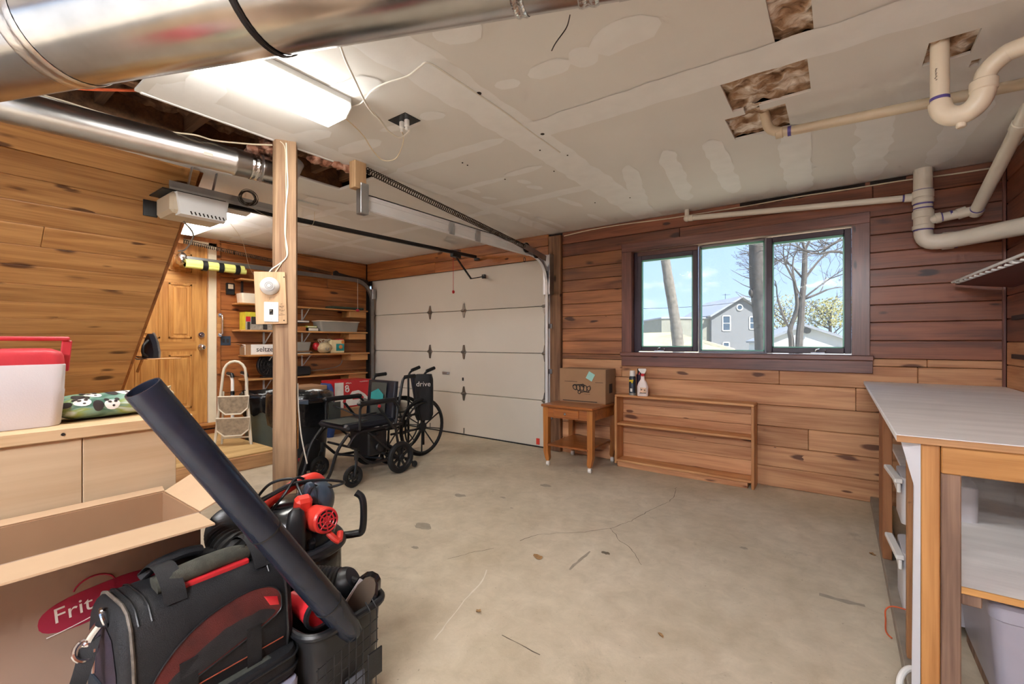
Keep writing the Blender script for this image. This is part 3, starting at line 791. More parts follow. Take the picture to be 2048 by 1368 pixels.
sash('sash', WX0+.045, -1.055, WZ0+.01, WZ1-.05, .05, .042, M_sash)
sash('fixed_light', -1.055, -.50, WZ0+.002, WZ1-.012, .085, .018, plain('pale_stop', (150, 150, 160), .5))
sash('sash', -.50, WX1-.012, WZ0+.008, WZ1-.02, .045, .044, M_sash)
for x in (-1.4, -.14):
    MB().box(x-.05, x+.05, .028, .05, WZ0+.008, WZ0+.02, .004).tube([(x-.02, .035, WZ0+.018), (x-.01, .03, WZ0+.04), (x+.012, .03, WZ0+.046)], .006, 8).ball((x+.05, .03, WZ0+.03), .008, 8, 6).build('latch', M_chrome, win)

# ---- oak entrance door in the left wall
door1 = root_struct('door_1', (XL, 0, 0)); door1['label'] = 'golden oak panelled house door'
MB().box(-.045, -.012, DY0, DY1, DZ0, DZ1, .003).build('door_leaf', M_oak, door1)
def raised(y0, y1, z0, z1):
    m = MB(); f_ = .022
    m.box(-.014, -.002, y0, y0+f_, z0, z1, .004).box(-.014, -.002, y1-f_, y1, z0, z1, .004).box(-.014, -.002, y0, y1, z0, z0+f_, .004).box(-.014, -.002, y0, y1, z1-f_, z1, .004)
    fr = m.build('panel_moulding', M_oak, door1)
    MB().box(-.016, -.004, y0+.045, y1-.045, z0+.045, z1-.045, .010).build('raised_panel', M_oak, fr)
for (y0, y1) in ((1.435, 1.655), (1.725, 1.945)):
    raised(y0, y1, 1.24, 1.85); raised(y0, y1, .46, 1.06); raised(y0, y1, 1.98, 2.19)
for z in (1.15, .36, 1.915):
    MB().box(-.0125, -.0105, DY0+.11, DY1-.11, z-.055, z+.055).build('rail', M_oak_h, door1)
k = MB().disc((-.004, DY1-.065, 1.142), (1, 0, 0), .034, .012, 20, .003).tube([(-.004, DY1-.065, 1.142), (.03, DY1-.065, 1.142)], .011, 12).ball((.045, DY1-.065, 1.142), (.024, .03, .03), 16, 10).build('door_knob', M_chrome, door1)
MB().disc((.0, DY1-.065, 1.282), (1, 0, 0), .032, .02, 20, .004).disc((.014, DY1-.065, 1.282), (1, 0, 0), .014, .016, 14, .003).build('deadbolt', M_chrome, door1)
M_jamb = plain('cream_painted_jamb', (236, 226, 200), .5, 0, .04)
MB().box(-.05, .012, DY1+.003, DY1+.088, DZ0-.03, DZ1+.05, .004).build('jamb', M_jamb, door1)
MB().box(-.05, .012, DY0-.05, DY0-.003, DZ0-.03, DZ1+.05, .004).build('jamb', M_jamb, door1)
MB().box(-.02, .022, DY1+.088, DY1+.125, DZ0-.05, DZ1+.06, .003).build('casing', M_orange, door1)
MB().box(-.05, .03, DY0-.05, DY1+.12, DZ0-.035, DZ0-.004, .004).build('threshold', M_shelfwood, door1)
MB().box(-.05, .012, DY0-.05, DY1+.088, DZ1+.004, DZ1+.05, .004).build('jamb_head', M_jamb, door1)

# ---- sectional garage door
door2 = root_struct('door_2', (0, WBY, 0)); door2['label'] = 'cream sectional garage door of four panels'
sh = GZ1/4
for i in range(4):
    MB().box(GX0, GX1, .02, .06, i*sh+.003, (i+1)*sh-.003, .005).build('door_section', M_garage, door2)
M_hinge = metal('zinc_hinge', (150, 146, 140), .4)
hm = None
for x in (-5.775, -4.54, -3.915, -2.68):
    for zi in (1, 2, 3):
        z = zi*sh; q = .55 if abs(x+4.2) > 1 else 1
        pts = [(-.024, -.026), (-.011, -.092), (.011, -.092), (.024, -.026), (.044, 0), (.024, .026), (.011, .092), (-.011, .092), (-.024, .026), (-.044, 0)]
        h_ = MB().prism(pts, .009, Matrix(((1, 0, 0, x), (0, 0, -1, .02), (0, 1, 0, z), (0, 0, 0, 1)))).disc((x, .004, z), (1, 0, 0), .014, .06, 12).tube([(x-.02, .0, z), (x-.035, -.012, z)], .004, 8).build('hinge', M_hinge, door2)
    if abs(x+4.2) < 1:
        MB().box(x-.008, x+.008, .012, .022, .02, .09, .002).build('bracket', M_hinge, door2)
MB().box(-4.30, -4.17, .004, .02, .77, .80, .004).box(-4.28, -4.19, -.008, .006, .775, .795, .004).build('pull_handle', M_galv, door2)
MB().box(GX0-.08, GX1+.08, .062, .09, 0, GZ1+.05).build('door_light_block', M_dark, door2)  # added dark panel, keeps daylight out of the joints between sections
MB().box(GX0, GX1, .01, .07, -.0, .014, .004).build('bottom_seal', M_black_rub, door2)
MB().box(-2.80, -2.755, .012, .02, .03, .10, .002).build('warning_sticker', M_redbright, door2)
MB().box(-3.94, -3.92, .006, .02, .70, .74, .003).build('lock_stub', M_steel_dark, door2)

# ================================================================== OUTDOORS, seen through the window
struct(MB().box(-90, 70, WBY+.21, 120, -1.2, -.6).build('ground_outside', plain('pale_gravel_yard', (188, 180, 156), .95, 0, .15, .6, .4, 8)))
ZV = Vector((0, 0, 1))
def facing(px, py, t):
    """root of a building: its x runs to the right, its y away from us"""
    p = PT(px, py, t); p.z = -.6; return p
M_siding = plain('grey_shingle_siding', (118, 120, 124), .85, 0, .10, 3, .3, 40, stretch=(1, 1, 8))
M_roofgrey = plain('grey_asphalt_roof', (146, 150, 158), .9, 0, .1, 9)
M_whitewall = plain('white_siding', (190, 192, 192), .8, 0, .03)
M_pane_far = plain('far_window_glass', (70, 84, 100), .15)
M_tanroof = plain('sunlit_tan_roof', (176, 164, 132), .9, 0, .08, 5, .3, 20)
k41 = 41/FPX
def hx(px): return (px-1482)*k41
def hz(py): return (CY-py)*k41+CAMZ+.6
house = thing('house', 'grey shingled house with a round gable window beyond the yard', 'house', facing(1482, 700, 41), YAW)
gx0, gx1 = hx(1423), hx(1541)
MB().prism([(gx0, 0), (gx1, 0), (gx1, hz(630)), (0, hz(595)), (gx0, hz(630))], 7, Matrix(((1, 0, 0, 0), (0, 0, 1, 0), (0, 1, 0, 0), (0, 0, 0, 1)))).build('wall', M_siding, house)
wx0, wx1 = hx(1326), hx(1424)
MB().box(wx0, wx1, .4, 6, 0, hz(638), 0).build('wing_wall', plain('olive_grey_siding', (138, 138, 128), .85, 0, .1, 3), house)
MB().box(wx0-.1, wx1, .3, 6, hz(638), hz(634), .05).build('wing_roof', M_roofgrey, house)
rf = MB()
for s_ in (-1, 1):
    e = (gx0-.25, hz(633)) if s_ < 0 else (gx1+.25, hz(633))
    rf.bar((0, 3.4, hz(593.5)), (e[0], 3.4, e[1]), 7.6, .16, up=(0, 0, 1))
rf.build('roof', M_roofgrey, house)
MB().ring((hx(1479), -.03, hz(615)), (0, 1, 0), .26, .06, 24, 6).build('round_window', M_whitewall, house)
MB().disc((hx(1479), -.01, hz(615)), (0, 1, 0), .24, .03, 24).build('pane', M_pane_far, house)
for (x0, x1, y0, y1) in ((1445, 1460, 632, 661), (1499, 1514, 634, 658), (1446, 1458, 685, 701), (1501, 1512, 688, 701)):
    a, b_, c, d_ = hx(x0), hx(x1), hz(y1), hz(y0)
    w_ = MB().box(a-.06, a+.04, -.06, 0, c, d_).box(b_-.04, b_+.06, -.06, 0, c, d_).box(a, b_, -.06, 0, c-.06, c+.04).box(a, b_, -.06, 0, d_-.04, d_+.06).box(a, b_, -.05, 0, (c+d_)/2-.03, (c+d_)/2+.03).build('window', M_whitewall, house)
    MB().box(a, b_, -.02, .01, c, d_).build('pane', M_pane_far, w_)
MB().tube([(.0, 3, hz(595)), (.0, 3, hz(580))], .02, 5).tube([(-.3, 3, hz(583)), (.5, 3, hz(582))], .015, 5).build('antenna', M_steel_dark, house)

gar = thing('garage_outbuilding', 'white gabled outbuilding with grey roof behind the bare tree', 'outbuilding', facing(1607, 700, 18), YAW+R(-22))
k18 = 18/FPX
def gx(px): return (px-1607)*k18*1.06
def gz(py): return (CY-py)*k18+CAMZ+.6
MB().prism([(gx(1540), 0), (gx(1690), 0), (gx(1690), gz(686)), (0, gz(652)), (gx(1540), gz(682))], 5, Matrix(((1, 0, 0, 0), (0, 0, 1, 0), (0, 1, 0, 0), (0, 0, 0, 1)))).build('wall', M_whitewall, gar)
rf = MB().bar((0, 2.5, gz(650)), (gx(1696), 2.5, gz(687)), 5.3, .1).bar((0, 2.5, gz(650)), (gx(1534), 2.5, gz(684)), 5.3, .1)
rf.build('roof', M_roofgrey, gar)
MB().disc((gx(1612), -.12, gz(661)), (.2, 1, .2), .13, .04, 20, .01).tube([(gx(1612), -.1, gz(661)), (gx(1606), 0, gz(666))], .015, 6).build('satellite_dish', plain('dark_dish', (60, 60, 64), .5), gar)
for x in (1572, 1655):
    MB().box(gx(x-6), gx(x+8), -.03, 0, gz(701), gz(694)).build('window', M_pane_far, gar)

shed = thing('low_shed', 'low shed with sunlit tan hipped roof outside left sash', 'shed', (*PT(1300, 690, 13).xy, -.6), 0)
r0, r1 = PT(1180, 669, 15.5), PT(1348, 664, 14.0); ef, eb, el = PT(1456, 706, 12.4), PT(1470, 697, 16.5), PT(1150, 722, 11.0)
rm = MB().raw([r0, r1, ef, el, eb, PT(1190, 690, 19)], [(0, 1, 2, 3), (1, 4, 2), (0, 5, 4, 1)]); rel(rm, shed).build('roof', M_tanroof, shed)
wm = MB().raw([el, ef, Vector((ef.x, ef.y, -.6)), Vector((el.x, el.y, -.6)), eb, Vector((eb.x, eb.y, -.6))], [(0, 1, 2, 3), (1, 4, 5, 2)]); rel(wm, shed).build('wall', plain('tan_shed_wall', (190, 180, 150), .9), shed)

def bark(name, a, b_):
    m = plain(name, a, .95, 0, .35, 14, .8, 30); return m
M_bark1 = bark('grey_bark', (122, 116, 108), 0); M_bark2 = bark('dark_grey_bark', (92, 86, 82), 0)
def tree_root(name, label, px, t, group=None):
    p = PT(px, 690, t); return thing(name, label, 'tree', (p.x, p.y, -.6), 0, group)
tr = tree_root('leaning_tree', 'slanting grey tree trunk seen through the left sash', 1356, 10.2)
rel(MB().tube(bez([(*PT(1366, 690, 10.2).xy, -.6), PT(1356, 690, 10.2), PT(1347, 620, 10.2), PT(1337, 560, 10.2), PT(1328, 500, 10.2), PT(1318, 420, 10.2), PT(1306, 330, 10.2)], 5), [.13]*8+[.115]*8+[.105]*15, 12), tr).build('trunk', M_bark1, tr)
tr = tree_root('stout_tree', 'stout straight grey tree trunk behind the centre pane', 1524, 9.5)
rel(MB().tube(bez([(*PT(1530, 700, 9.5).xy, -.6), PT(1527, 690, 9.5), PT(1522, 620, 9.5), PT(1516, 560, 9.5), PT(1515, 480, 9.5), PT(1513, 380, 9.5)], 5), [.17]*8+[.165]*18, 12).ball(PT(1503, 585, 9.5), (.06, .06, .09), 8, 6), tr).build('trunk', M_bark2, tr)
sb = MB(); rr = random.Random(3)
for k in range(9):
    b0 = PT(1508, 470+k*18, 9.5); d_ = RT*-rr.uniform(.2, .5)+ZV*rr.uniform(.05, .3)
    sb.tube([b0, b0+d_*.5, b0+d_+ZV*.05], [.012, .007, .003], 5)
rel(sb, tr).build('twigs', M_bark2, tr)
def grow(mb, p, d_, L, r_, depth, rg, spread, n=5, fine=.004):
    q = p; pts = [p]; dd = d_.normalized()
    for i in range(3):
        dd = (dd+Vector((rg.uniform(-1, 1), rg.uniform(-1, 1), rg.uniform(-.6, .8)))*.16).normalized(); q = q+dd*L/3; pts.append(q)
    r2 = max(r_*.68, fine); mb.tube(pts, [r_, r_*.9, r_*.78, r2], n, caps=False)
    if depth == 0: return
    for k in range(rg.choice((2, 3, 3))):
        a = rg.uniform(.35, spread); ax = Vector((rg.uniform(-1, 1), rg.uniform(-1, 1), rg.uniform(-.3, .3))).normalized()
        nd = Matrix.Rotation(a*rg.choice((-1, 1)), 3, ax) @ dd; nd.z = nd.z*.8+.18
        grow(mb, pts[rg.choice((2, 3, 3))], nd, L*rg.uniform(.62, .86), r2*rg.uniform(.6, .85), depth-1, rg, spread, max(3, n-1), fine)
tr = tree_root('bare_tree', 'bare many-branched tree in front of the white outbuilding', 1600, 12)
rg = random.Random(21)
def stem(pts, rads): return MB().tube(bez(pts, 4), [rads[0]+(rads[1]-rads[0])*i/(4*(len(pts)-1)) for i in range(4*(len(pts)-1)+1)], 9)
s1 = [(*PT(1597, 695, 12).xy, -.6), PT(1598, 690, 12), PT(1602, 640, 12), PT(1604, 600, 12), PT(1608, 560, 12), PT(1610, 500, 12)]
s2 = [(*PT(1585, 695, 12.1).xy, -.6), PT(1583, 690, 12.1), PT(1580, 660, 12.1), PT(1592, 625, 12.05), PT(1594, 600, 12), PT(1588, 560, 12)]
s3 = [PT(1580, 658, 12.1), PT(1566, 630, 12.2), PT(1556, 600, 12.3)]
trunk = rel(stem(s1, (.10, .06)), tr); trunk.build('trunk', M_bark2, tr)
rel(stem(s2, (.075, .04)), tr).build('trunk', M_bark2, tr)
br = MB(); br.tube(bez(s3, 4), [.03]*9, 6)
for (st, d_, L, r_) in ((s1[5], (-.2, 0, 1), .9, .045), (s1[5], (.4, 0, 1), .9, .035), (s1[4], (.7, .1, .8), 1.1, .035), (s1[4], (-.5, .2, .9), .9, .03), (s1[3], (.9, .1, .35), 1.2, .035), (s1[3], (.8, -.3, .8), 1.0, .028), (s2[5], (-.5, 0, .9), .9, .03), (s2[5], (.1, .3, 1), .9, .03), (s3[2], (-.3, 0, 1), .7, .02), (s1[3], (-.6, -.2, .8), .8, .02)):
    dv = RT*d_[0]+FW*d_[1]+ZV*d_[2]; grow(br, Vector(st), dv, L*.75, r_, 5, rg, .75, 5, .006)
rel(br, tr).build('branches', M_bark2, tr)
hb = MB()
for (a, b_, r_) in (((1700, 512), (1545, 490), .03), ((1705, 480), (1560, 515), .025), ((1700, 470), (1630, 500), .02)):
    P0, P1 = PT(*a, 9), PT(*b_, 9.3); pts = [P0.lerp(P1, i/8)+ZV*.06*math.sin(i*1.3) for i in range(9)]; hb.tube(pts, [r_*(1-.09*i) for i in range(9)], 6)
    for i in range(2, 9): grow(hb, pts[i], -RT*.5+ZV*rg.uniform(-.6, .8)+FW*rg.uniform(-.3, .3), .35, .009, 3, rg, .8, 4, .003)
ov = thing('overhanging_boughs', 'dark boughs reaching in from the right above the bare tree', 'tree', (*PT(1720, 500, 9).xy, -.6))
rel(hb, ov).build('boughs', M_bark2, ov)
rel(MB().tube(bez([(*PT(1790, 500, 9).xy, -.6), PT(1780, 600, 9), PT(1760, 520, 9), PT(1700, 500, 9)], 5), .06, 8), ov).build('trunk', M_bark2, ov)
M_leafy = plain('spring_leaves', (140, 136, 88), .9, 0, .25, 3); M_leafg = plain('far_green_leaves', (128, 142, 120), .9, 0, .25, 3)
def crown(px0, px1, py0, py1, t, n, s_, seed):
    r_ = random.Random(seed); m = MB(); c = PT((px0+px1)/2, (py0+py1)/2, t); w = (px1-px0)/2*t/FPX; h = (py1-py0)/2*t/FPX
    for i in range(n):
        a = r_.uniform(0, 2*PI); q = math.sqrt(r_.random()); p = c+RT*w*q*math.cos(a)+ZV*h*q*math.sin(a)+FW*r_.uniform(-1.2, 1.2)
        u = Vector((r_.uniform(-1, 1), r_.uniform(-1, 1), r_.uniform(-1, 1))).normalized()*s_*r_.uniform(.5, 1.3); v_ = u.orthogonal().normalized()*s_*.7
        m.raw([p-u, p+v_, p+u, p-v_], [(0, 1, 2, 3)])
    return m, c
for (nm, lb, px0, px1, py0, py1, t, n, s_, sd, mm) in (('budding_tree', 'yellow-green budding tree rising over the white outbuilding roof', 1612, 1705, 596, 656, 22, 1500, .06, 5, M_leafy), ('budding_tree', 'hazy budding tree at the far left of the right sash', 1545, 1590, 590, 670, 26, 600, .06, 6, M_leafy),
                                                       ('distant_tree', 'small distant green tree at the lower left of left sash', 1286, 1306, 646, 672, 60, 400, .18, 7, M_leafg), ('distant_tree', 'taller distant green tree beside the grey house wing', 1305, 1326, 640, 672, 62, 400, .18, 8, M_leafg)):
    m, c = crown(px0, px1, py0, py1, t, n, s_, sd); tr = thing(nm, lb, 'tree', (c.x, c.y, -.6)); rel(m, tr).build('crown', mm, tr, smooth=0)
    tm = MB(); tm.tube([(0, 0, 0), (0.05, 0, c.z+.6)], [.12, .05], 7); r2 = random.Random(sd)
    for k in range(10): grow(tm, Vector((0.03, 0, (c.z+.6)*(.5+.05*k))), RT*r2.uniform(-1, 1)+ZV*.6, .7, .04, 2, r2, .7, 4, .008)
    tm.build('trunk', M_bark2, tr)
p0, p1 = PT(1250, 618, 30), PT(1560, 592, 34)
cab = MB().tube([p0.lerp(p1, i/10)-ZV*.25*math.sin(PI*i/10) for i in range(11)], .015, 4).build('overhead_cable', M_steel_dark, loc=p0)
tag(cab, 'thin overhead cable running to the grey house gable', 'cable')

# ================================================================== OVERHEAD THINGS
# ---- big duct across the top
d0, d1 = Vector((-2.62, .005, 2.175)), Vector((-.40, .985, 2.185)); RD = .16
dv = (d1-d0).normalized()
duct = thing('round_duct', 'large shiny galvanized duct hanging across the near ceiling', 'duct', d0.lerp(d1, .5), 0)
def rings_tube(a, b_, r_, seams):
    a, b_ = Vector(a), Vector(b_); L = (b_-a).length; pts = [a]; rad = [r_]
    for s_ in seams:
        for (o_, k) in ((-.012, 0), (-.006, .004), (.006, .004), (.012, 0)):
            pts.append(a.lerp(b_, s_+o_/L)); rad.append(r_+k)
    pts.append(b_); rad.append(r_); return MB().tube(pts, rad, 48)
rel(rings_tube(d0, d1, RD, ()), duct).build('pipe', M_duct, duct)
def band(a, b_, s_, w, r_, mat, nm, par, n=40, warp=0.0):
    a, b_ = Vector(a), Vector(b_); dd = (b_-a).normalized(); c = a.lerp(b_, s_); pts = [c+dd*w*(k/6-.5) for k in range(7)]
    m = MB().tube(pts, [r_+.002*math.sin(k*1.7) for k in range(7)], n, caps=False)
    return rel(m, par).build(nm, mat, par)
M_tape = metal('clear_foil_tape', (214, 206, 200), .28, .15, .7, 30)
L_d = (d1-d0).length
def s_at(px):
    best = min(range(200), key=lambda i: abs((lambda p: CX+FPX*(p.dot(RT)/p.dot(FW)))(d0.lerp(d1, i/199)-Vector((0, 0, 0)))-px)); return best/199
band(d0, d1, s_at(130), .07, RD+.003, M_tape, 'tape_band', duct)
sp_ = band(d0, d1, s_at(530), .020, RD+.004, M_steel_dark, 'hanger_strap', duct)
band(d0, d1, .965, .05, RD+.003, M_foil, 'tape_band', duct)
band(d0, d1, .895, .03, RD+.003, M_foil, 'tape_band', duct)
c = d0.lerp(d1, s_at(530))
rel(MB().bar(c+Vector((0, 0, RD-.01)), c+Vector((0, 0, ZC-c.z)), .02, .004), duct).build('hanger_tab', M_steel_dark, duct)
# elbow turning up into the ceiling at the end
rel(MB().tube([d1-dv*.01, d1+dv*.05, d1+dv*.12+ZV*.03, d1+dv*.16+ZV*.12, d1+dv*.17+ZV*.214], [RD+.002]*5, 36), duct).build('elbow', M_duct, duct)
# ---- small duct over the soffit
e0, e1 = Vector((-3.30, -.75, 2.30)), Vector((-2.93, 1.40, 2.295)); RE = .079
duct2 = thing('branch_duct', 'slim galvanized duct beneath the open ceiling strip', 'duct', e0.lerp(e1, .5))
rel(rings_tube(e0, e1, RE, (.905,)), duct2).build('pipe', metal('dull_galvanized', (196, 196, 196), .32, .1), duct2)
band(e0, e1, .955, .05, RE+.003, M_foil, 'foil_tape', duct2, 30)
rel(MB().tube([e1-(e1-e0).normalized()*.06, e1+(e1-e0).normalized()*.05], [RE+.006]*2, 30), duct2).build('collar', M_duct, duct2)
rel(MB().tube([e1+(e1-e0).normalized()*.03, e1+(e1-e0).normalized()*.09+ZV*.02, e1+(e1-e0).normalized()*.12+ZV*.1], [RE+.002]*3, 28), duct2).build('elbow', M_galv, duct2)
lp = PT(420, 331, 2.5); cpt = e0.lerp(e1, .84); out = Vector((cpt.y*0+.92, -.2, -.25)).normalized()
rel(MB().cbox(cpt+out*(RE+.001), (.004, .045, .02), (0, 0, R(-9))), duct2).build('paper_label', M_paper, duct2)

# ---- wraparound fluorescent fixtures
M_lens_fill = emit('fill_light_lens', (248, 251, 255), LAMP*3.2)  # brighter lens for the added fill lights
def fixture(name, label, c, length, along, group='ceiling fluorescent fixtures', lens=None):
    rz = 0 if along == 'y' else R(90)
    f_ = thing(name, label, 'light fixture', c, rz, group)
    lens_m = lens or M_lens
    h = length/2
    MB().box(-.125, .125, -h, h, -.03, 0, .004).build('housing', M_white_metal, f_)
    prof = [(-.115, -.028), (-.115, -.05), (-.075, -.088), (.075, -.088), (.115, -.05), (.115, -.028)]
    MB().loft([[Vector((x, y, z)) for x, z in prof] for y in (-h+.006, h-.006)]).build('lens', lens_m, f_)
    for s_ in (-1, 1):
        MB().prism([(x*1.03, z) for x, z in prof], .006, Matrix(((1, 0, 0, 0), (0, 0, -1, s_*h+.003), (0, 1, 0, 0), (0, 0, 0, 1)))).build('end_cap', M_white, f_)
    return f_
fixture('ceiling_light', 'lit fluorescent wrap light between large duct and post', (-2.06, .70, ZC), 1.22, 'y')
fixture('ceiling_light', 'lit fluorescent wrap light behind the garage door opener', (-4.86, 1.73, ZC), 1.22, 'x')
for i, (x, y) in enumerate(((-.1, -1.5), (-.1, -2.2))):  # two made-up fill lights, out of view, to even out the room
    fixture('ceiling_light', 'added unseen fill light behind the viewer, ' + ('nearer', 'further')[i] + ' of two', (x, y, ZC), 1.22, 'x', lens=M_lens_fill)

# ---- ceiling outlet and loose cables
ob = thing('ceiling_outlet', 'black outlet box with white plugs in ceiling hole', 'outlet', (-1.9, 1.61, ZC))
MB().box(-.055, .055, -.045, .045, .0, .04).build('box', M_black, ob)
MB().box(-.07, .07, -.055, .055, -.003, .0, .001).build('cover_plate', M_black_gloss, ob)
for i, x in enumerate((-.02, .02)):
    MB().disc((x, .0, -.022), (0, 0, 1), .014, .04, 12, .004).disc((x, .0, -.05), (0, 0, 1), .009, .02, 10, .003).build('plug', M_white, ob)
def cable(name, label, pts, r_, mat, n=6, k=8, parts=None):
    P = bez(pts, k); o = MB().tube(P, r_, n).build(name, mat, loc=P[0]); tag(o, label, 'cable'); return o
cable('extension_cable', 'white cord looping from ceiling outlet past large duct', [PZ(677, 80, 2.395), PZ(690, 118, 2.37), PZ(712, 165, 2.34), PZ(735, 212, 2.33), PZ(760, 240, 2.32), PZ(778, 263, 2.31), PZ(800, 275, 2.30), PZ(818, 262, 2.34), (-1.88, 1.61, 2.345)], .005, M_whitecable)
cable('lamp_cord', 'thin ivory cord drooping between fixture and ceiling outlet', [(-2.05, 1.315, 2.36), PZ(706, 250, 2.35), PZ(728, 273, 2.33), PZ(745, 300, 2.29), PZ(765, 320, 2.26), PZ(790, 318, 2.26), PZ(803, 296, 2.29), PZ(807, 276, 2.31), (-1.92, 1.61, 2.345)], .003, M_ivory)
cable('lamp_cord', 'white cable stapled from the fixture along the ceiling seam', [(-2.0, 1.318, 2.38), PZ(720, 208, 2.385), PZ(745, 180, 2.375), PZ(775, 165, 2.375), PZ(815, 152, 2.38), PZ(840, 133, 2.39), PZ(858, 126, 2.395), PZ(905, 155, 2.396), PZ(955, 188, 2.396), PZ(1010, 225, 2.396), PZ(1057, 260, 2.396), PZ(1120, 305, 2.396)], .004, M_whitecable)
cable('bell_wire', 'bent thin wire dangling near the end of large duct', [PZ(1140, 30, 2.39), PZ(1133, 55, 2.33), PZ(1112, 85, 2.28), PZ(1103, 102, 2.26)], .002, M_steel_dark)
cable('thermostat_wire', 'ivory wire slung along the slim duct to the wooden post', [PZ(40, 178, 2.39), PZ(120, 200, 2.385), PZ(190, 222, 2.38), PZ(260, 242, 2.37), PZ(330, 262, 2.36), PZ(390, 270, 2.365), PZ(430, 281, 2.37), PZ(500, 288, 2.375), PZ(545, 290, 2.378)], .0045, M_ivory)
cable('ceiling_cable', 'cable stapled along the top of the window wall', [PY(1128, 472, 4.262), PY(1180, 460, 4.262), PY(1245, 449, 4.262), PY(1330, 438, 4.262), PY(1420, 424, 4.262), PY(1500, 411, 4.262), PY(1600, 393, 4.262), PY(1700, 378, 4.262), PY(1800, 362, 4.262), PY(1900, 349, 4.262), PY(1985, 336, 4.262)], .005, M_ivory)
cable('joist_wire', 'red-orange wire inside the open ceiling strip', [(-3.0, .35, 2.42), (-2.95, .48, 2.41), (-2.80, .66, 2.43), (-2.74, .74, 2.45)], .007, M_orangecord)

# ---- PVC drains at the right
def pipe_thing(name, label, runs, mat, bands=(), couplings=(), loc=None):
    """runs: [(points, radius, fillet)] ; bands and couplings: (point, axis, radius, length)"""
    root = thing(name, label, 'pipe', loc or runs[0][0][0])
    for (pts, r_, fr) in runs: rel(MB().tube(fillet(pts, fr) if fr else pts, r_, 20), root).build('pipe', mat, root)
    for (p, ax, r_, L) in couplings: rel(MB().disc(p, ax, r_, L, 24, .003), root).build('coupling', mat, root)
    for (p, ax, r_, L) in bands: rel(MB().disc(p, ax, r_, L, 24), root).build('primer_band', M_purple, root)
    return root
# P-trap
tp = Vector((.328, 2.49, ZC)); zt = 2.125; ux_ = Vector((.93, -.36, 0)).normalized(); W_ = .125
arc = [tp+Vector((0, 0, .1)), tp+Vector((0, 0, zt+.045-ZC))]
for k in range(1, 13):
    a = PI*k/12; arc.append(Vector((tp.x, tp.y, zt+.045))+ux_*W_*.5*(1-math.cos(a))+Vector((0, 0, -.075*math.sin(a))))
t2 = Vector((tp.x, tp.y, zt+.045))+ux_*W_
ptrap_end = [t2+ZV*.02, t2+ZV*.06+ux_*.01, t2+ZV*.095+ux_*.05, t2+ZV*.105+ux_*.11, t2+ZV*.105+ux_*.5]
pt_ = thing('drain_trap', 'cream plastic U-shaped drain trap below ceiling cut-out', 'pipe', tp)
rel(MB().tube(arc[:2], .030, 24), pt_).build('inlet', M_cream, pt_)
rel(MB().tube(bez(arc[1:], 3), .037, 24), pt_).build('bend', M_cream, pt_)
rel(MB().tube(bez(ptrap_end, 5), .032, 24), pt_).build('outlet', M_cream, pt_)
rel(MB().disc(t2+ZV*.01, (0, 0, 1), .041, .045, 26, .006), pt_).build('slip_nut', M_cream, pt_)
rel(MB().disc(Vector((tp.x, tp.y, zt+.06)), (0, 0, 1), .0312, .012, 24), pt_).build('primer_band', M_purple, pt_)
rel(MB().disc(t2+ZV*.105+ux_*.16, ux_, .0335, .018, 24), pt_).build('primer_band', M_purple, pt_)
rel(MB().disc(Vector((tp.x, tp.y, zt-.066))+ux_*W_*.5, (0, 0, 1), .016, .03, 14, .004), pt_).build('cleanout_plug', M_cream, pt_)
strokes('print_mark', M_print_dark, pt_, (-.014, -.0275, -.12), (0, 0, 1), (1, .2, 0), tiny_print(.05, .010, 8, 2), .0013)
# slim drain under the ceiling
q0, q1 = Vector((-.235, 2.80, 2.325)), Vector((XR+.01, 2.815, 2.285))
pipe_thing('drain_pipe', 'slim beige drain pipe running below ceiling past the trap', [([(-.33, 2.70, 2.46), (-.31, 2.78, 2.345), q0, q1], .024, .05)], plain('aged_pvc', (200, 184, 158), .4, 0, .1, 6), [(q0+Vector((.02, 0, 0)), (1, 0, -.03), .0255, .016)], [((-.262, 2.797, 2.327), (1, 0, 0), .029, .035)])
# stack on the back wall with side branches
sx, sy = .468, 4.195
root = pipe_thing('waste_stack', 'white plastic waste stack with branches right of window', [([(sx, sy, ZC), (sx, sy, 1.885), (sx+.16, sy-.03, 1.885), (.905, 3.775, 1.868)], .052, .10)], M_pvcw,
    [((sx, sy, 2.25), (0, 0, 1), .0535, .008), ((sx, sy, 2.155), (0, 0, 1), .0535, .010), ((sx, sy, 2.125), (0, 0, 1), .0535, .008), ((sx, sy, 1.975), (0, 0, 1), .0535, .008), ((sx+.165, sy, 1.887), (1, 0, 0), .0535, .014)],
    [((sx, sy, 2.225), (0, 0, 1), .0585, .05), ((sx, sy, 2.178), (0, 0, 1), .0585, .03), ((sx, sy, 2.085), (0, 0, 1), .0585, .05), ((sx, sy, 1.995), (0, 0, 1), .0585, .03), ((sx+.125, sy, 1.887), (1, 0, 0), .0585, .06)], (sx, sy, 1.83))
w0 = PY(1953, 420, 4.14); w1 = PT(2062, 208, 2.25); w1 = w0.lerp(w1, (ZC+.02-w0.z)/(w1.z-w0.z))
wv = [(sx, sy-.01, 2.035), (sx+.10, sy-.015, 2.045), tuple(w0-RT*.02-ZV*.015), tuple(w0), tuple(w1)]
rel(MB().tube(fillet([(sx, sy-.01, 2.035), (sx+.17, sy-.02, 2.055), w0], .08), .030, 20), root).build('wye_branch', M_pvcw, root)
for (s_) in (.09, .14): rel(MB().disc((sx+s_, sy-.016, 2.037+s_*.12), (1, 0, .15), .032, .012, 22), root).build('primer_band', M_purple, root)
rel(MB().disc((sx+.075, sy-.015, 2.046), (1, 0, .15), .036, .03, 22, .003), root).build('coupling', M_pvcw, root)
rel(MB().disc((sx+.19, sy-.02, 2.06), (1, -.1, .25), .036, .05, 22, .003), root).build('coupling', M_pvcw, root)
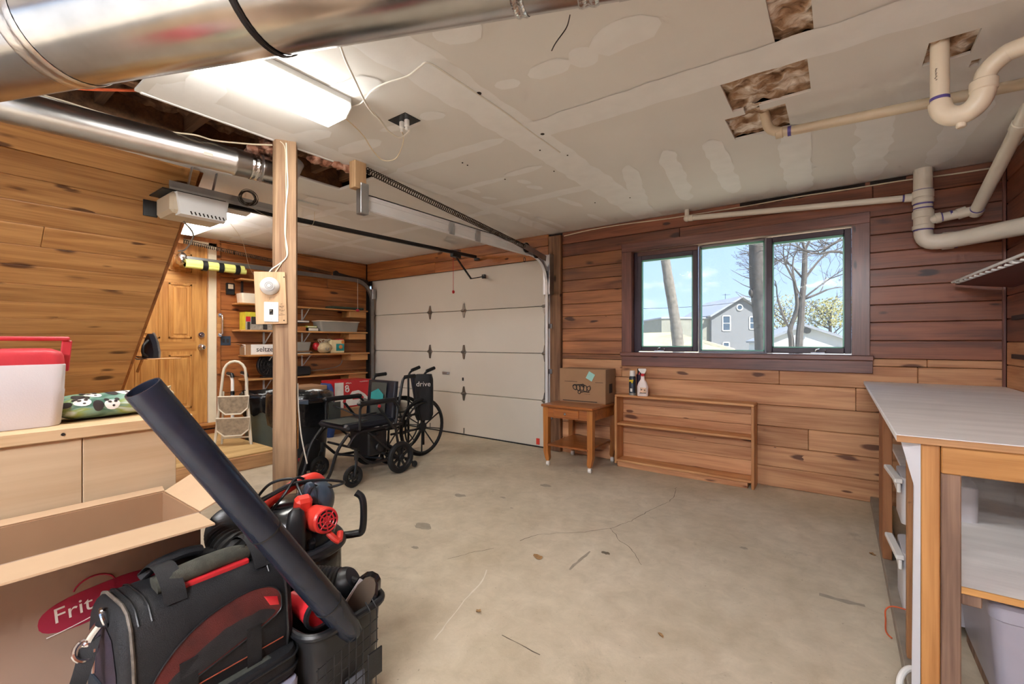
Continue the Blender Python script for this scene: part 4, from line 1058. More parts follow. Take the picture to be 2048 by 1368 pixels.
dp = thing('diagonal_pipe', 'white pipe slanting up from the waste stack towards viewer', 'pipe', w0)
rel(MB().tube([w0, w0.lerp(w1, .5), w1], .034, 20), dp).build('pipe', M_pvcw, dp)
rel(MB().disc(w0+(w1-w0).normalized()*.015, w1-w0, .0355, .012, 22), dp).build('primer_band', M_purple, dp)
rel(MB().disc(w0-(w1-w0).normalized()*.01, w1-w0, .039, .045, 22, .003), dp).build('coupling', M_pvcw, dp)
rel(MB().disc(w0.lerp(w1, .78), w1-w0, .039, .05, 22, .003), dp).build('coupling', M_pvcw, dp)
# vent pipe above the window
v0, v1 = PY(1374, 437, 4.215), PY(1818, 396, 4.215)
vp = pipe_thing('vent_pipe', 'white vent pipe sloping above the window head', [([v0, v1], .023, 0), ([v0+Vector((0, 0, .10)), v0+Vector((0, 0, -.002))], .020, 0)], M_pvcw, [(v1-(v1-v0).normalized()*.03, v1-v0, .0245, .010)], [(v1, v1-v0, .029, .05), (v0+(v1-v0).normalized()*.035, v1-v0, .027, .035)], v0)
rel(MB().ball(v0, .030, 16, 10), vp).build('elbow', M_pvcw, vp)
c0, c1 = PY(1380, 413, 4.245), PY(1498, 396, 4.245)
tag(MB().bar(c0, c1, .03, .035, bev=.008).build('pipe_stub', M_beige, loc=c0), 'short beige pipe stub tucked under ceiling above vent elbow', 'pipe')

# ---- garage door opener
op = thing('garage_opener', 'beige garage door opener motor hanging from steel straps', 'door opener', (-3.63, 1.20, 2.10))
MB().box(-.14, .14, -.17, .17, -.055, .085, .02).build('housing', M_beige, op)
MB().loft([[Vector((.10+.06*(1 if i in (1, 2) else 0), y, z)) for i, (y, z) in enumerate(((-.15, .085), (-.14, .08), (-.12, -.06), (-.13, -.065)))], [Vector((.10+.06*(1 if i in (1, 2) else 0), y, z)) for i, (y, z) in enumerate(((.175, .085), (.165, .08), (.145, -.06), (.155, -.065)))]]).build('light_lens', M_openerlens, op)
sl = MB()
for i in range(9): sl.cbox((.155-.002*0, -.06+i*.024, -.043), (.012, .008, .022), (R(25), 0, 0))
sl.build('vent_slot', M_dark, op)
MB().box(-.13, .13, -.21, .16, .085, .095, .003).build('top_plate', M_black, op)
MB().box(-.145, -.135, -.24, -.16, -.05, .06, .003).build('side_bracket', M_black, op)
for y in (-.05, .10):
    MB().bar((.02, y, .09), (.05, y+.03, .30), .035, .004, up=(0, 1, 0)).build('hanger_strap', M_galv, op)
MB().bar((.05, -.15, .13), (.05, .55, .13), .05, .006, up=(1, 0, .3)).bar((.05, -.15, .15), (.05, .55, .15), .006, .045).build('angle_bar', M_galv, op)
rail_end = 4.18-1.20
MB().bar((.02, .15, .10), (.02, rail_end, .145), .032, .036, bev=.003).build('rail', M_black, op)
tro = MB().cbox((.02, 2.62, .11), (.05, .14, .05), (0, 0, 0), .006).build('trolley', M_black, op)
MB().bar((.02, 2.62, .095), (.05, 2.86, -.14), .02, .012).bar((.05, 2.85, -.14), (.08, 3.06, -.09), .022, .012).build('door_arm', M_black, op)
MB().cbox((.08, 3.06, -.09), (.05, .03, .05), (0, 0, 0), .004).build('door_bracket', M_black, op)
MB().disc((.02, rail_end+.02, .12), (0, 0, 1), .035, .03, 18, .004).build('pulley', M_steel_dark, op)
MB().bar((-.02, 2.75, .19), (-.22, 2.62, .20), .05, .006).build('header_bracket', M_steel_dark, op)
cord = MB().tube([(.02, 2.58, .08), (.022, 2.58, -.31)], .0025, 6).build('release_cord', plain('red_cord', (190, 40, 44), .6), op)
MB().ball((.022, 2.58, -.32), (.016, .016, .02), 12, 8).build('release_knob', M_red, op)
coil = MB(); rc = random.Random(5)
for k in range(9): coil.ring((.14+rc.uniform(-.01, .01), .30+rc.uniform(-.01, .01), .155+rc.uniform(-.008, .008)), (1, rc.uniform(-.2, .2)-.4, rc.uniform(-.25, .25)), .052+rc.uniform(-.008, .008), .0022, 28, 5)
coil.build('wire_coil', M_spring, op)
MB().tube(bez([(.14, .30, .10), (.15, .42, .05), (.16, .60, .02), (.12, .80, .06), (.06, .86, .20)], 6), .0015, 5).tube(bez([(.10, .2, -.05), (.05, .30, -.15), (-.3, .5, -.28), (-.6, .7, -.34)], 6), .0015, 5).build('bell_wire', M_ivory, op)
cable('opener_flex', 'grey cable hanging from opener to the soffit edge', [(-3.70, 1.17, 2.04), (-3.80, 1.26, 1.98), (-3.98, 1.27, 1.90), (-4.10, 1.262, 1.90)], .006, M_greybin)

# ---- tracks and springs of the garage door
def helix(a, b_, r_, turns, wr, n=9, k=5):
    a, b_ = Vector(a), Vector(b_); d_ = (b_-a); q = d_.normalized().to_track_quat('Z', 'Y').to_matrix(); N_ = int(turns*n)
    return MB().tube([a+d_*(i/N_)+q @ Vector((r_*math.cos(2*PI*i/n), r_*math.sin(2*PI*i/n), 0)) for i in range(N_+1)], wr, k)
def track_set(name, label, x, s_, yn, zh, mt):
    """s_: +1 when the room side is +X"""
    t_ = thing(name, label, 'door track', (x, WBY-.06, 0)); yw = 0.0; yb = yn-(WBY-.06)
    pth = [Vector((0, 0, .02)), Vector((0, 0, zh-.30))]
    for k in range(1, 9):
        a = PI/2*k/8; pth.append(Vector((0, -.30*(1-math.cos(a)), zh-.30+.30*math.sin(a))))
    pth.append(Vector((0, yb, zh)))
    # C-shaped profile swept as three flat strips
    def sweep(off_in, w, th):
        m = MB(); v = []; f = []
        for i, p in enumerate(pth):
            t0 = (pth[min(i+1, len(pth)-1)]-pth[max(i-1, 0)]).normalized(); nrm = Vector((0, t0.z, -t0.y))
            c = p+nrm*off_in
            for (ax, an) in ((-w/2, -th/2), (w/2, -th/2), (w/2, th/2), (-w/2, th/2)): v.append(c+Vector((ax, 0, 0))+nrm*an)
            if i:
                for k in range(4): f.append(((i-1)*4+k, (i-1)*4+(k+1) % 4, i*4+(k+1) % 4, i*4+k))
        f.append((3, 2, 1, 0)); b0 = (len(pth)-1)*4; f.append((b0, b0+1, b0+2, b0+3)); m.raw(v, f); return m
    m = sweep(-.024, .032, .005); m2 = sweep(.024, .032, .005); m3 = sweep(0, .004, .048); m3.v = [(p[0]-s_*.016, p[1], p[2]) for p in m3.v]
    m.raw(m2.v, m2.f); m.raw(m3.v, m3.f); m.build('track', mt, t_)
    return t_
ts = track_set('track_assembly', 'bright steel door track with spring right of garage door', -2.60, 1, 1.84, 2.125, M_track)
yo = WBY-.06
MB().box(.012, .020, 1.83-yo, 3.80-yo, 2.085, 2.20, .002).box(-.03, .020, 1.83-yo, 3.80-yo, 2.19, 2.20, .002).build('angle_rail', M_track, ts)
for z in (2.098, 2.165): MB().bar((.021, 1.86-yo, z), (.021, 3.78-yo, z), .010, .016, bev=.003).build('rail_rib', M_track, ts)
for y in (2.65, 2.98): MB().box(.024, .032, y-yo, y+.06-yo, 2.085, 2.185, .002).build('splice_plate', M_galv, ts)
MB().box(-.03, .035, 1.76-yo, 1.85-yo, 2.22, ZC, .004).build('hanger_block', M_tan_board, ts)
MB().box(-.012, .045, 1.80-yo, 1.862-yo, 2.055, 2.26, .004).box(.045, .05, 1.795-yo, 1.835-yo, 2.06, 2.24, .001).build('hanger_strap', M_galv, ts)
helix((.02, 1.86-yo, 2.36), (.03, 3.72-yo, 2.165), .021, 95, .0036).build('spring', M_spring, ts)
MB().tube([(.02, 1.83-yo, 2.365), (.02, 1.88-yo, 2.35)], .012, 10).disc((.03, 3.76-yo, 2.16), (1, 0, 0), .05, .022, 24, .004).disc((.03, 3.94-yo, 2.12), (1, 0, 0), .042, .022, 24, .004).build('pulley', M_steel_dark, ts)
MB().bar((.04, 3.70-yo, 2.17), (.04, 4.12-yo, 2.10), .004, .06, up=(0, 0, 1)).build('pulley_fork', M_galv, ts)
MB().box(-.05, .06, -.02, .055, 1.72, 2.16, .003).box(.055, .062, -.06, .055, 1.72, 2.16, .002).build('flag_bracket', M_galv, ts)
for z in (.35, .85, 1.35): MB().box(-.02, .045, .01, .05, z, z+.05, .002).build('wall_bracket', M_galv, ts)
MB().tube([(-.03, .0, .08), (-.03, .0, 1.95)], .002, 5).build('lift_cable', M_steel_dark, ts)
MB().ring((.035, 3.72-yo, 2.03), (1, .2, 0), .022, .0035, 20, 6).build('cable_ring', M_steel_dark, ts)
MB().box(.0, .05, .03, .06, .05, .14, .002).build('sensor_bracket', M_redbright, ts)

ts2 = track_set('track_assembly', 'dull grey door track with spring on shelf side', -5.72, -1, 1.775, 2.105, metal('dull_track', (150, 150, 150), .45))
helix((-.01, 1.80-yo, 2.29), (-.01, 3.55-yo, 2.155), .021, 90, .0036).build('spring', M_spring, ts2)
MB().box(-.02, .02, 1.75-yo, 1.80-yo, 2.26, ZC, .003).build('hanger_strap', M_shelfwood, ts2)
fw_ = MB().ball((0, 1.79-yo, 2.10), (.05, .05, .07), 16, 12); fw_.v = [tuple(Vector(p)+Vector((1, 1, 1))*.018*mnoise.noise(Vector(p)*45)) for p in fw_.v]; fw_.build('foil_wrap', M_foil, ts2, smooth=80)
MB().disc((0, 3.62-yo, 2.16), (1, 0, 0), .045, .02, 20, .004).bar((0, 3.6-yo, 2.16), (0, 4.15-yo, 2.10), .004, .05).build('pulley', M_steel_dark, ts2)
MB().box(-.04, .03, -.01, .05, 1.85, 2.0, .003).build('flag_bracket', M_galv, ts2)
nood = thing('foam_pad', 'yellow foam pad strapped with black tape under shelf-side track', 'foam pad', (-5.70, 1.86, 2.055))
MB().tube([(0, -.05, 0), (0, .54, .0)], .045, 16).build('foam', M_yellow, nood)
MB().tube([(0.01, -.05, -.025), (.01, .56, -.025)], .030, 14).build('foam', M_yellow, nood)
for y in (.11, .27, .44): MB().tube([(.004, y, -.008), (.004, y+.05, -.008)], .0495, 16, flat=1.15).build('tape_band', M_black, nood)
tag(MB().tube([PZ(575, 395, 2.393), PZ(637, 411, 2.393)], .007, 8).build('thin_rod', M_white_metal, loc=PZ(575, 395, 2.393)), 'thin white rod below the ceiling right of post', 'rod')

# ================================================================== POST WITH CONTROLS
PRZ = math.atan2(-.537, .844)
post_c = PT(570, 684, 2.70)
post = thing('support_post', 'rough wooden support post with waney edge from floor to ceiling', 'post', (post_c.x, post_c.y, 0), PRZ)
pm = MB(); ringz = [0, .3, .6, .9, 1.2, 1.5, 1.8, 2.1, 2.40]
pr_ = [(-.05, -.066), (.0, -.066), (.03, -.060), (.05, -.045), (.05, .064), (-.05, .064)]
pm.loft([[Vector((x+.003*math.sin(z*3+k), y+(.004*math.sin(z*5+k) if k in (2, 3) else 0), z)) for k, (x, y) in enumerate(pr_)] for z in ringz]); pm.build('timber', M_post, post)
MB().box(-.012, .012, .066, .074, .55, .95, .002).build('side_cleat', M_shelfwood, post)
pl = MB().cbox((0, 0, 0), (.02, .162, .305), (R(2.2), 0, 0), .002).build('control_board', M_tan_board); pl.location = post_c+Matrix.Rotation(PRZ, 3, 'Z') @ Vector((.062, -.068, .258)); pl.rotation_euler = (0, 0, PRZ)
pl.location.z = 1.457
tag(pl, 'tan plywood board screwed to the post behind thermostat', 'board')
brd = pl.location.copy(); RM = Matrix.Rotation(PRZ, 3, 'Z')
def on_board(y, z, x=.0105): return brd+RM @ Vector((x, y, z))
th = thing('thermostat', 'round white dial thermostat on the post board', 'thermostat', on_board(-.004, .068), PRZ)
QX = Matrix(((0, 0, 1, 0), (1, 0, 0, 0), (0, 1, 0, 0), (0, 0, 0, 1)))
MB().lathe([(.050, 0), (.052, .006), (.050, .014), (.036, .032), (.031, .036)], 36, QX).build('cover', M_white, th)
MB().lathe([(.030, .034), (.030, .040), (.027, .042)], 30, QX).build('dial', plain('silver_dial', (206, 206, 206), .35), th)
MB().ring((.043, 0, 0), (1, 0, 0), .020, .0012, 24, 5).ring((.043, 0, 0), (1, 0, 0), .012, .0012, 20, 5).build('dial_marks', M_greybin, th)
sw = thing('light_switch', 'white toggle switch plate below thermostat on post', 'switch', on_board(.004, -.082), PRZ)
MB().box(0, .006, -.038, .038, -.058, .058, .003).build('wall_plate', M_white, sw)
MB().box(.006, .008, -.010, .010, -.016, .016, .001).build('slot', M_black, sw)
MB().cbox((.012, 0, .004), (.016, .009, .012), (0, R(-25), 0), .002).build('toggle', plain('brown_toggle', (70, 60, 44), .4), sw)
for z in (-.042, .042): MB().disc((.0065, 0, z), (1, 0, 0), .003, .002, 8).build('screw', M_galv, sw)
nt = thing('pencilled_note', 'pencilled scribbles on the board beside the switch', 'writing', on_board(.058, -.075), PRZ)
strokes('handwriting', M_print_dark, nt, (.0006, 0, 0), (0, 1, 0), (0, 0, 1), [[(-.006, .040), (.002, .042)], [(-.012, .028), (.012, .029), (.002, .018), (-.012, .028)], [(-.014, .010), (-.008, .008), (-.012, .002)], [(-.004, .010), (-.004, .0), (.012, .001), (.013, .011)], [(.004, .009), (.004, .001)], [(-.006, -.014), (.0, -.015)], [(.004, -.014), (.006, -.016)], [(-.016, -.024), (.016, -.022)]], .0009)
for (y, z) in ((.07, .125), (.07, -.13)): MB().disc(Vector((.0105, y, z)), (1, 0, 0), .004, .002, 8).build('screw', M_dark, pl)
def pcable(name, label, pts, r_, mat):
    W = [Vector((post_c.x, post_c.y, 0))+RM @ Vector((p[0], p[1], 0))+ZV*p[2] for p in pts]; return cable(name, label, W, r_, mat)
pcable('switch_cable', 'white cable clipped down the post to the switch board', [(.056, .012, 2.38), (.056, .016, 2.25), (.056, .02, 2.12), (.056, .010, 2.0), (.056, .005, 1.85), (.056, .018, 1.75), (.056, .012, 1.70), (.056, -.03, 1.655), (.06, -.06, 1.63), (.07, -.075, 1.608)], .004, M_whitecable)
pcable('thermostat_lead', 'ivory thermostat lead stapled down upper post', [(.056, -.02, 2.385), (.056, .006, 2.34), (.056, .010, 2.15), (.056, .012, 2.0), (.056, .008, 1.80), (.056, .014, 1.71), (.056, -.01, 1.67), (.065, -.045, 1.608)], .003, M_ivory)
pcable('floor_cable', 'white cable running down right side of post', [(.02, .07, .95), (.02, .075, .80), (.0, .09, .62), (-.02, .12, .45)], .004, M_whitecable)

# ================================================================== PLATFORM, LADDER, CANS, SHELVES
plat = thing('step_platform', 'low plywood step platform below the oak door', 'platform', (-5.15, 1.43, 0))
MB().box(-.73, .64, -.62, .78, .12, .14, .002).build('top', M_ply_top, plat)
MB().box(.625, .66, -.62, .78, 0, .125, .004).build('front_board', M_case_z if 0 else wood('platform_lumber', (206, 158, 110), (164, 112, 70), 1, .2, .6, 0, .03), plat)
MB().box(-.73, .625, .745, .78, 0, .12, .004).build('side_board', M_2x4x, plat)
MB().box(-.73, .625, -.62, -.585, 0, .12, .004).build('side_board', M_2x4x, plat)

# step ladder: closed, standing on the platform
lad = thing('step_ladder', 'folded almond step ladder leaning on the platform', 'ladder', (-5.08, 2.06, .14), R(-36))
q = .135
def lad_frame(off, top, w, r_):
    pts = [(off, -w, 0), (off-.06*0, -w*.82, top*.5), (off-.02, -w*.62, top*.86)]
    a = [Vector((off, -w, 0)), Vector((off-.05, -w*.62, top*.86))]
    arc = [Vector((off-.052-.008*math.sin(PI*k/8), -w*.62*math.cos(PI*k/8), top*.86+top*.14*math.sin(PI*k/8))) for k in range(1, 8)]
    b_ = [Vector((off-.05, w*.62, top*.86)), Vector((off, w, 0))]
    return MB().tube(a+arc+b_, r_, 10)
lad_frame(.08, .86, .165, .013).build('front_frame', M_ladder, lad)
MB().tube([(-.03, -.13, 0), (.03, -.10, .55)], .010, 8).tube([(-.03, .13, 0), (.03, .10, .55)], .010, 8).tube([(-.025, -.12, .06), (-.025, .12, .06)], .008, 8).build('rear_leg', M_ladder, lad)
for z in (.18, .40):
    w = .165-.06*z
    stp = MB().tube([(.085-.05*z, -w, z+.10), (.085-.05*z, w, z+.10), (.10-.05*z, w*.95, z-.02), (.10-.05*z, w*.5, z-.08), (.10-.05*z, -w*.5, z-.08), (.10-.05*z, -w*.95, z-.02)], .008, 8, closed=True).build('step', M_ladder, lad)
    MB().raw([(.09-.05*z, -w, z+.095), (.09-.05*z, w, z+.095), (.10-.05*z, w*.95, z-.02), (.10-.05*z, w*.5, z-.075), (.10-.05*z, -w*.5, z-.075), (.10-.05*z, -w*.95, z-.02)], [(0, 1, 2, 3, 4, 5)]).build('tread', plain('worn_tread', (150, 132, 108), .7, 0, .3, 30), stp)

# white folding poles behind the ladder
wk = thing('folding_walker', 'folded walker with two white legs behind the ladder', 'walker', (-5.56, 2.30, .0))
for i, y in enumerate((-.075, .075)):
    m = MB().tube([(0, y, .3), (0, y, .76), (-.03, y, .82), (-.12, y, .83)], .017, 10).build('leg_tube', M_white, wk)
    MB().tube([(0, y, .60), (0, y, .645)], .021, 12).build('clamp_collar', M_black, m); MB().tube([(0, y, .80), (-.015, y, .83), (-.12, y, .838)], .021, 10).build('grip', M_black, m)
MB().tube([(0, -.075, .45), (0, .075, .45)], .014, 8).tube([(0, -.075, 0), (0, -.075, .3)], .015, 8).tube([(0, .075, 0), (0, .075, .3)], .015, 8).build('crossbar', M_white, wk)

# trash cans with liners
def can(name, label, c, r0, r1, h, mat, seed, overhang, z0=0.0, sy=1.0):
    t_ = thing(name, label, 'trash can', (c[0], c[1], z0))
    prof = [(r0*.96, 0), (r0, .02), (r1, h-.05), (r1+.012, h-.05), (r1+.015, h), (r1-.008, h), (r0*.9, .05)]
    MB().lathe(prof, 40, None, True, False, 1.0, sy).build('can_body', mat, t_)
    n = 56; rg = random.Random(seed); rings = []
    for (rr_, zz, am) in ((r1-.02, h-.12, .006), (r1-.008, h+.01, .008), (r1+.02, h+.035, .012), (r1+.036, h+.015, .014), (r1+.034, h-.03, .016), (r1+.03, h-overhang*.6, .02), (r1+.022, h-overhang, .026)):
        ring_ = []
        for k in range(n):
            a = 2*PI*k/n; w = mnoise.noise(Vector((math.cos(a)*6+seed, math.sin(a)*6, zz*3)))+.6*mnoise.noise(Vector((math.cos(a)*17, math.sin(a)*17+seed, zz*9)))
            r_ = rr_+am*w; zd = zz+(overhang*.35*mnoise.noise(Vector((math.cos(a)*3, math.sin(a)*3, seed))) if zz < h-.05 else .012*w)
            ring_.append(Vector((r_*math.cos(a), r_*math.sin(a)*sy, zd)))
        rings.append(ring_)
    MB().loft(rings, True, False).build('bin_liner', M_bag, t_, smooth=60)
    return t_
c2 = PZ(607, 925, 0)
can('trash_can', 'black trash can with glossy liner behind the post', (-4.195, 2.28), .215, .262, .68, M_black, 3, .26)
can('trash_can', 'olive grey trash can with draped liner beside the platform', (-5.30, 2.47), .20, .225, .60, M_canolive, 8, .2, 0)

# wall shelves
SHX = XL+.005
def shelf(label, z, y0, y1, dep, braces):
    s_ = thing('wall_shelf', label, 'shelf', (SHX, (y0+y1)/2, z), 0, 'wall shelves beside the garage door')
    h = (y1-y0)/2
    MB().box(.0, dep, -h, h, -.02, 0, .003).build('plank', M_shelfwood, s_)
    for y in braces:
        b_ = y-(y0+y1)/2
        MB().box(0, .006, b_-.012, b_+.012, -.20, -.02, .001).bar((.006, b_, -.18), (dep*.8, b_, -.03), .014, .004).box(0, dep*.9, b_-.012, b_+.012, -.025, -.02).build('bracket', M_white_metal, s_)
    if y1 > 4:
        MB().box(.0, dep-.02, h-.30, h-.02, -.11, -.022, .003).build('end_cleat', M_shelfwood, s_)
    return s_
shelf('topmost short wall shelf, partly hidden behind the post board', 1.955, 2.37, 2.95, .2, ())
shelf('second wall shelf holding white bin', 1.665, 2.35, 4.12, .22, (3.22,))
shelf('third wall shelf holding long grey tub', 1.345, 2.35, 4.10, .24, (2.72, 3.22))
shelf('fourth wall shelf holding seltzer box', 1.045, 2.42, 4.12, .26, (2.72, 3.22))
shelf('lowest wall shelf above the red carton', .755, 2.42, 4.10, .24, (2.72,))
SI = SHX+.12
bin_ = thing('storage_bin', 'small white bin on second wall shelf', 'bin', (SI, 2.52, 1.665))
MB().loft([[Vector((x*s_, y*s_, z)) for x, y in rrect(.17, .28, .02)] for z, s_ in ((0, .93), (.115, 1.0), (.118, .96), (.02, .9))], True, False).build('tub', plain('ivory_bin', (226, 218, 200), .5), bin_)
tag(MB().box(-.01, .01, -.012, .012, 0, .26, .002).build('dark_bar', M_steel_dark, loc=(0, 0, 0)), 'dark upright metal bar on second wall shelf by bin', 'bar').location = (SI-.06, 2.44, 1.69)
tag(MB().box(-.11, .0, -.03, .03, .0, .29, .003).build('offcut_board', M_shelfwood), 'pale wood offcut standing on second shelf right of post', 'board').location = (SI+.06, 3.02, 1.665)
tag(MB().cbox((0, 0, .02), (.17, .52, .03), (0, 0, 0), .006).build('green_board', plain('dark_green_board', (58, 72, 60), .6)), 'dark green board lying at right end of second shelf', 'board').location = (SI, 3.80, 1.667)
tb = thing('toy_carton', 'picture carton with yellow top and grey truck on third shelf', 'carton', (SI, 2.575, 1.345))
MB().box(-.08, .08, -.155, .155, 0, .215, .002).build('box', plain('lime_yellow_card', (206, 196, 60), .5, 0, .2, 10), tb)
MB().box(.080, .0815, -.155, .155, 0, .145).build('picture_panel', plain('grey_picture', (158, 152, 144), .5, 0, .35, 25), tb)
MB().box(.0815, .083, -.09, .06, .07, .16).cbox((.082, -.12, .05), (.003, .03, .09)).cbox((.082, .07, .04), (.003, .05, .06)).build('picture_shapes', M_print_dark, tb)
MB().box(.0815, .0828, -.15, -.10, .10, .16).build('picture_red', M_red, tb)
sp = thing('label_carton', 'small black and white carton beside the picture carton', 'carton', (SI+.05, 2.80, 1.345))
MB().box(-.04, .04, -.05, .05, 0, .10, .002).build('box', M_print_white, sp); MB().box(.04, .0412, .0, .05, .0, .10).build('print', M_black_text, sp)
tag(MB().box(-.07, .07, -.05, .05, 0, .055, .004).build('wood_block', M_shelfwood), 'orange wood block left of post on third shelf', 'block').location = (SI+.03, 2.93, 1.345)
tag(MB().box(-.08, .08, -.09, .09, 0, .06, .004).build('wood_block', M_orange), 'orange wood block right of post on third shelf', 'block').location = (SI, 3.08, 1.345)
for i, (z, w, c_, lb, y) in enumerate(((1.405, .17, M_bluegrey, 'slate blue book topping the pile on third shelf', 3.12), (1.345, .15, M_black, 'thick black case on third shelf by grey tub', 3.26), (1.39, .14, plain('lime_book', (170, 180, 60), .6), 'lime spined book in the pile on third shelf', 3.24))):
    b_ = thing('book', lb, 'book', (SI, y, z+(.05 if i == 0 else 0))); hh = (.03, .045, .025)[i]
    MB().box(-.1, .1, -w/2, w/2, 0, hh, .003).build('cover', c_, b_); MB().box(.097, .101, -w/2+.008, w/2-.008, .006, hh-.006).build('pages', M_paper, b_)
tub = thing('long_tub', 'long grey plastic tub at right of third shelf', 'tub', (SI, 3.66, 1.345))
MB().loft([[Vector((x*s_, y*s_, z)) for x, y in rrect(.22, .62, .03)] for z, s_ in ((0, .9), (.13, .985), (.14, 1.0), (.145, 1.0), (.145, .95), (.02, .87))], True, False).build('body', M_greybin, tub)
MB().tube([Vector((x, y, .142)) for x, y in rrect(.225, .625, .03)], .007, 6, closed=True).build('rim', plain('cream_rim', (222, 206, 184), .5), tub)
sz = thing('drinks_carton', 'long white seltzer carton on fourth shelf', 'carton', (SI+.02, 2.66, 1.045), 0)
MB().box(-.06, .06, -.24, .20, 0, .125, .003).build('box', M_print_white, sz)
MB().box(.0605, .0615, -.24, -.18, .0, .125).build('brown_end', M_card, sz)
MB().cbox((.0, -.27, .12), (.1, .08, .003), (R(-20), 0, 0)).cbox((0.05, -.27, .05), (.003, .07, .09), (0, 0, R(20))).build('open_flap', M_card, sz)
text('seltzer_lettering', 'seltzer', .088, M_black_text, sz, (.0615, -.0, .064), (R(90), 0, R(90)))
tray = thing('grey_tray', 'grey tray right of the post on fourth shelf', 'tray', (SI+.02, 3.06, 1.085))
MB().loft([[Vector((x*s_, y*s_, z)) for x, y in rrect(.2, .34, .03)] for z, s_ in ((0, .86), (.115, 1.0), (.115, .95), (.02, .82))], True, False).build('body', M_greybin, tray)
for i, (lb, mm, y, L) in enumerate((('cream folder at the bottom below grey tray', M_paper, 3.02, .36), ('dark folder in the pile below grey tray', M_print_dark, 3.05, .38), ('brown folder directly below the grey tray', M_card, 3.04, .37))):
    o = MB().cbox((0, 0, .0055), (.21, L, .010), (0, 0, R(2*i)), .002).build('folder', mm); o.location = (SI+.02, y, 1.046+i*.012); tag(o, lb, 'folder', 'folders on the fourth shelf')
tis = thing('tissue_pack', 'colourful printed tissue pack on fourth shelf', 'tissue pack', (SI, 3.62, 1.045))
MB().box(-.07, .09, -.10, .11, 0, .185, .008).build('pack', plain('cream_pack', (230, 214, 170), .5, 0, .06), tis)
MB().box(.0905, .092, -.02, .105, .03, .13).build('teal_print', M_teal, tis)
MB().disc((.093, .05, .085), (1, 0, 0), .028, .002, 16).disc((.092, .085, .155), (1, 0, 0), .025, .002, 14).build('orange_print', plain('orange_print', (220, 140, 70), .6), tis)
MB().box(-.07, .07, .04, .11, .185, .20, .004).build('red_top', M_red, tis)
pt2 = thing('paper_roll_bag', 'bagged tan paper roll in front of tissue pack', 'paper roll', (SI+.06, 3.44, 1.05))
pb = MB().ball((0, 0, .07), (.075, .11, .072), 22, 14); pb.v = [tuple(Vector(p)+Vector((1, 1, 1))*.012*mnoise.noise(Vector(p)*30)) for p in pb.v]; pb.build('bag', M_tan_soft, pt2, smooth=70)
MB().ring((.07, .0, .06), (1, 0, .1), .022, .006, 16, 6).build('roll_core', M_greybin, pt2)
rb = MB().ball((-.03, -.10, .09), (.05, .05, .055), 16, 10).build('red_cap', M_red, pt2)
tw = MB(); rgt = random.Random(9)
for k in range(7):
    tw.tube(bez([(.0, -.05+rgt.uniform(-.03, .1), .13), (rgt.uniform(-.03, .03), rgt.uniform(-.1, .15), .19), (rgt.uniform(-.03, .03), rgt.uniform(-.1, .2), .17)], 5), .003, 5)
tw.build('twine', M_ivory, pt2)
fan = thing('fan', 'round black fan standing on the lowest shelf', 'fan', (SI, 2.73, .755))
fm = MB()
for r_ in (.04, .08, .12, .145): fm.ring((.04, 0, .155), (1, 0, 0), r_, .003, 30, 5)
for k in range(16): a = 2*PI*k/16; fm.tube([(.04, .02*math.cos(a), .155+.02*math.sin(a)), (.04, .145*math.cos(a), .155+.145*math.sin(a))], .002, 4)
fm.build('grille', M_black, fan)
MB().disc((0, 0, .155), (1, 0, 0), .148, .05, 32, .01).disc((.045, 0, .155), (1, 0, 0), .03, .02, 18, .004).build('housing', M_black, fan)
MB().box(-.05, .05, -.09, .09, 0, .02, .006).build('foot', M_black, fan)
bb = tag(MB().box(-.09, .09, -.16, .16, 0, .12, .02).build('black_case', M_black_cloth), 'soft black case on lowest shelf right of post', 'case'); bb.location = (SI, 3.08, .756)
# floor-standing cartons under the shelves
cb = thing('cardboard_carton', 'brown carton with white shipping label behind black trash can', 'carton', (-5.35, 2.955, 0), R(2))
MB().box(-.17, .17, -.20, .20, 0, .66, .004).build('box', M_card, cb); MB().box(.171, .1725, -.11, .06, .50, .60).build('label', M_print_white, cb)
strokes('label_marks', M_print_dark, cb, (.174, -.025, .55), (0, 1, 0), (0, 0, 1), [[(-.06, 0), (-.03, .015), (-.035, -.02), (-.05, -.012)], [(-.015, .025), (-.02, -.02), (.005, -.022), (.01, .02)], [(.03, .03), (.03, -.03)], [(.045, .03), (.045, -.03)], [(.06, .03), (.06, -.03)]], .004)
bg = thing('blue_bag', 'blue cloth bag beside brown carton', 'bag', (-5.28, 3.205, 0))
bm_ = MB().loft([[Vector((x*s_+.02*math.sin(z*9), y*s_, z)) for x, y in rrect(.3, .09, .04)] for z, s_ in ((0, .9), (.2, 1), (.45, 1.0), (.6, .9), (.67, .6))]); bm_.v = [tuple(Vector(p)+Vector((1, 1, 0))*.015*mnoise.noise(Vector(p)*14)) for p in bm_.v]
bm_.build('sack', M_blue, bg, smooth=70)
vb = thing('appliance_carton', 'red carton printed with white steam iron under lowest shelf', 'carton', (-5.50, 3.66, .32))
MB().box(-.16, .16, -.30, .27, 0, .36, .004).build('box', M_red, vb)
MB().box(.1605, .162, -.30, -.17, 0, .34).build('white_end', M_print_white, vb)
irp = [(-.14, .02), (.24, .02), (.25, .07), (.16, .16), (.06, .22), (-.04, .21), (-.15, .08)]
MB().prism(irp, .002, Matrix(((0, 0, 1, .162), (1, 0, 0, 0), (0, 1, 0, 0), (0, 0, 0, 1)))).build('printed_appliance', M_print_white, vb)
MB().prism([(x*.45+.03, y*.4+.09) for x, y in irp], .001, Matrix(((0, 0, 1, .1645), (1, 0, 0, 0), (0, 1, 0, 0), (0, 0, 0, 1)))).build('printed_handle_gap', M_red, vb)
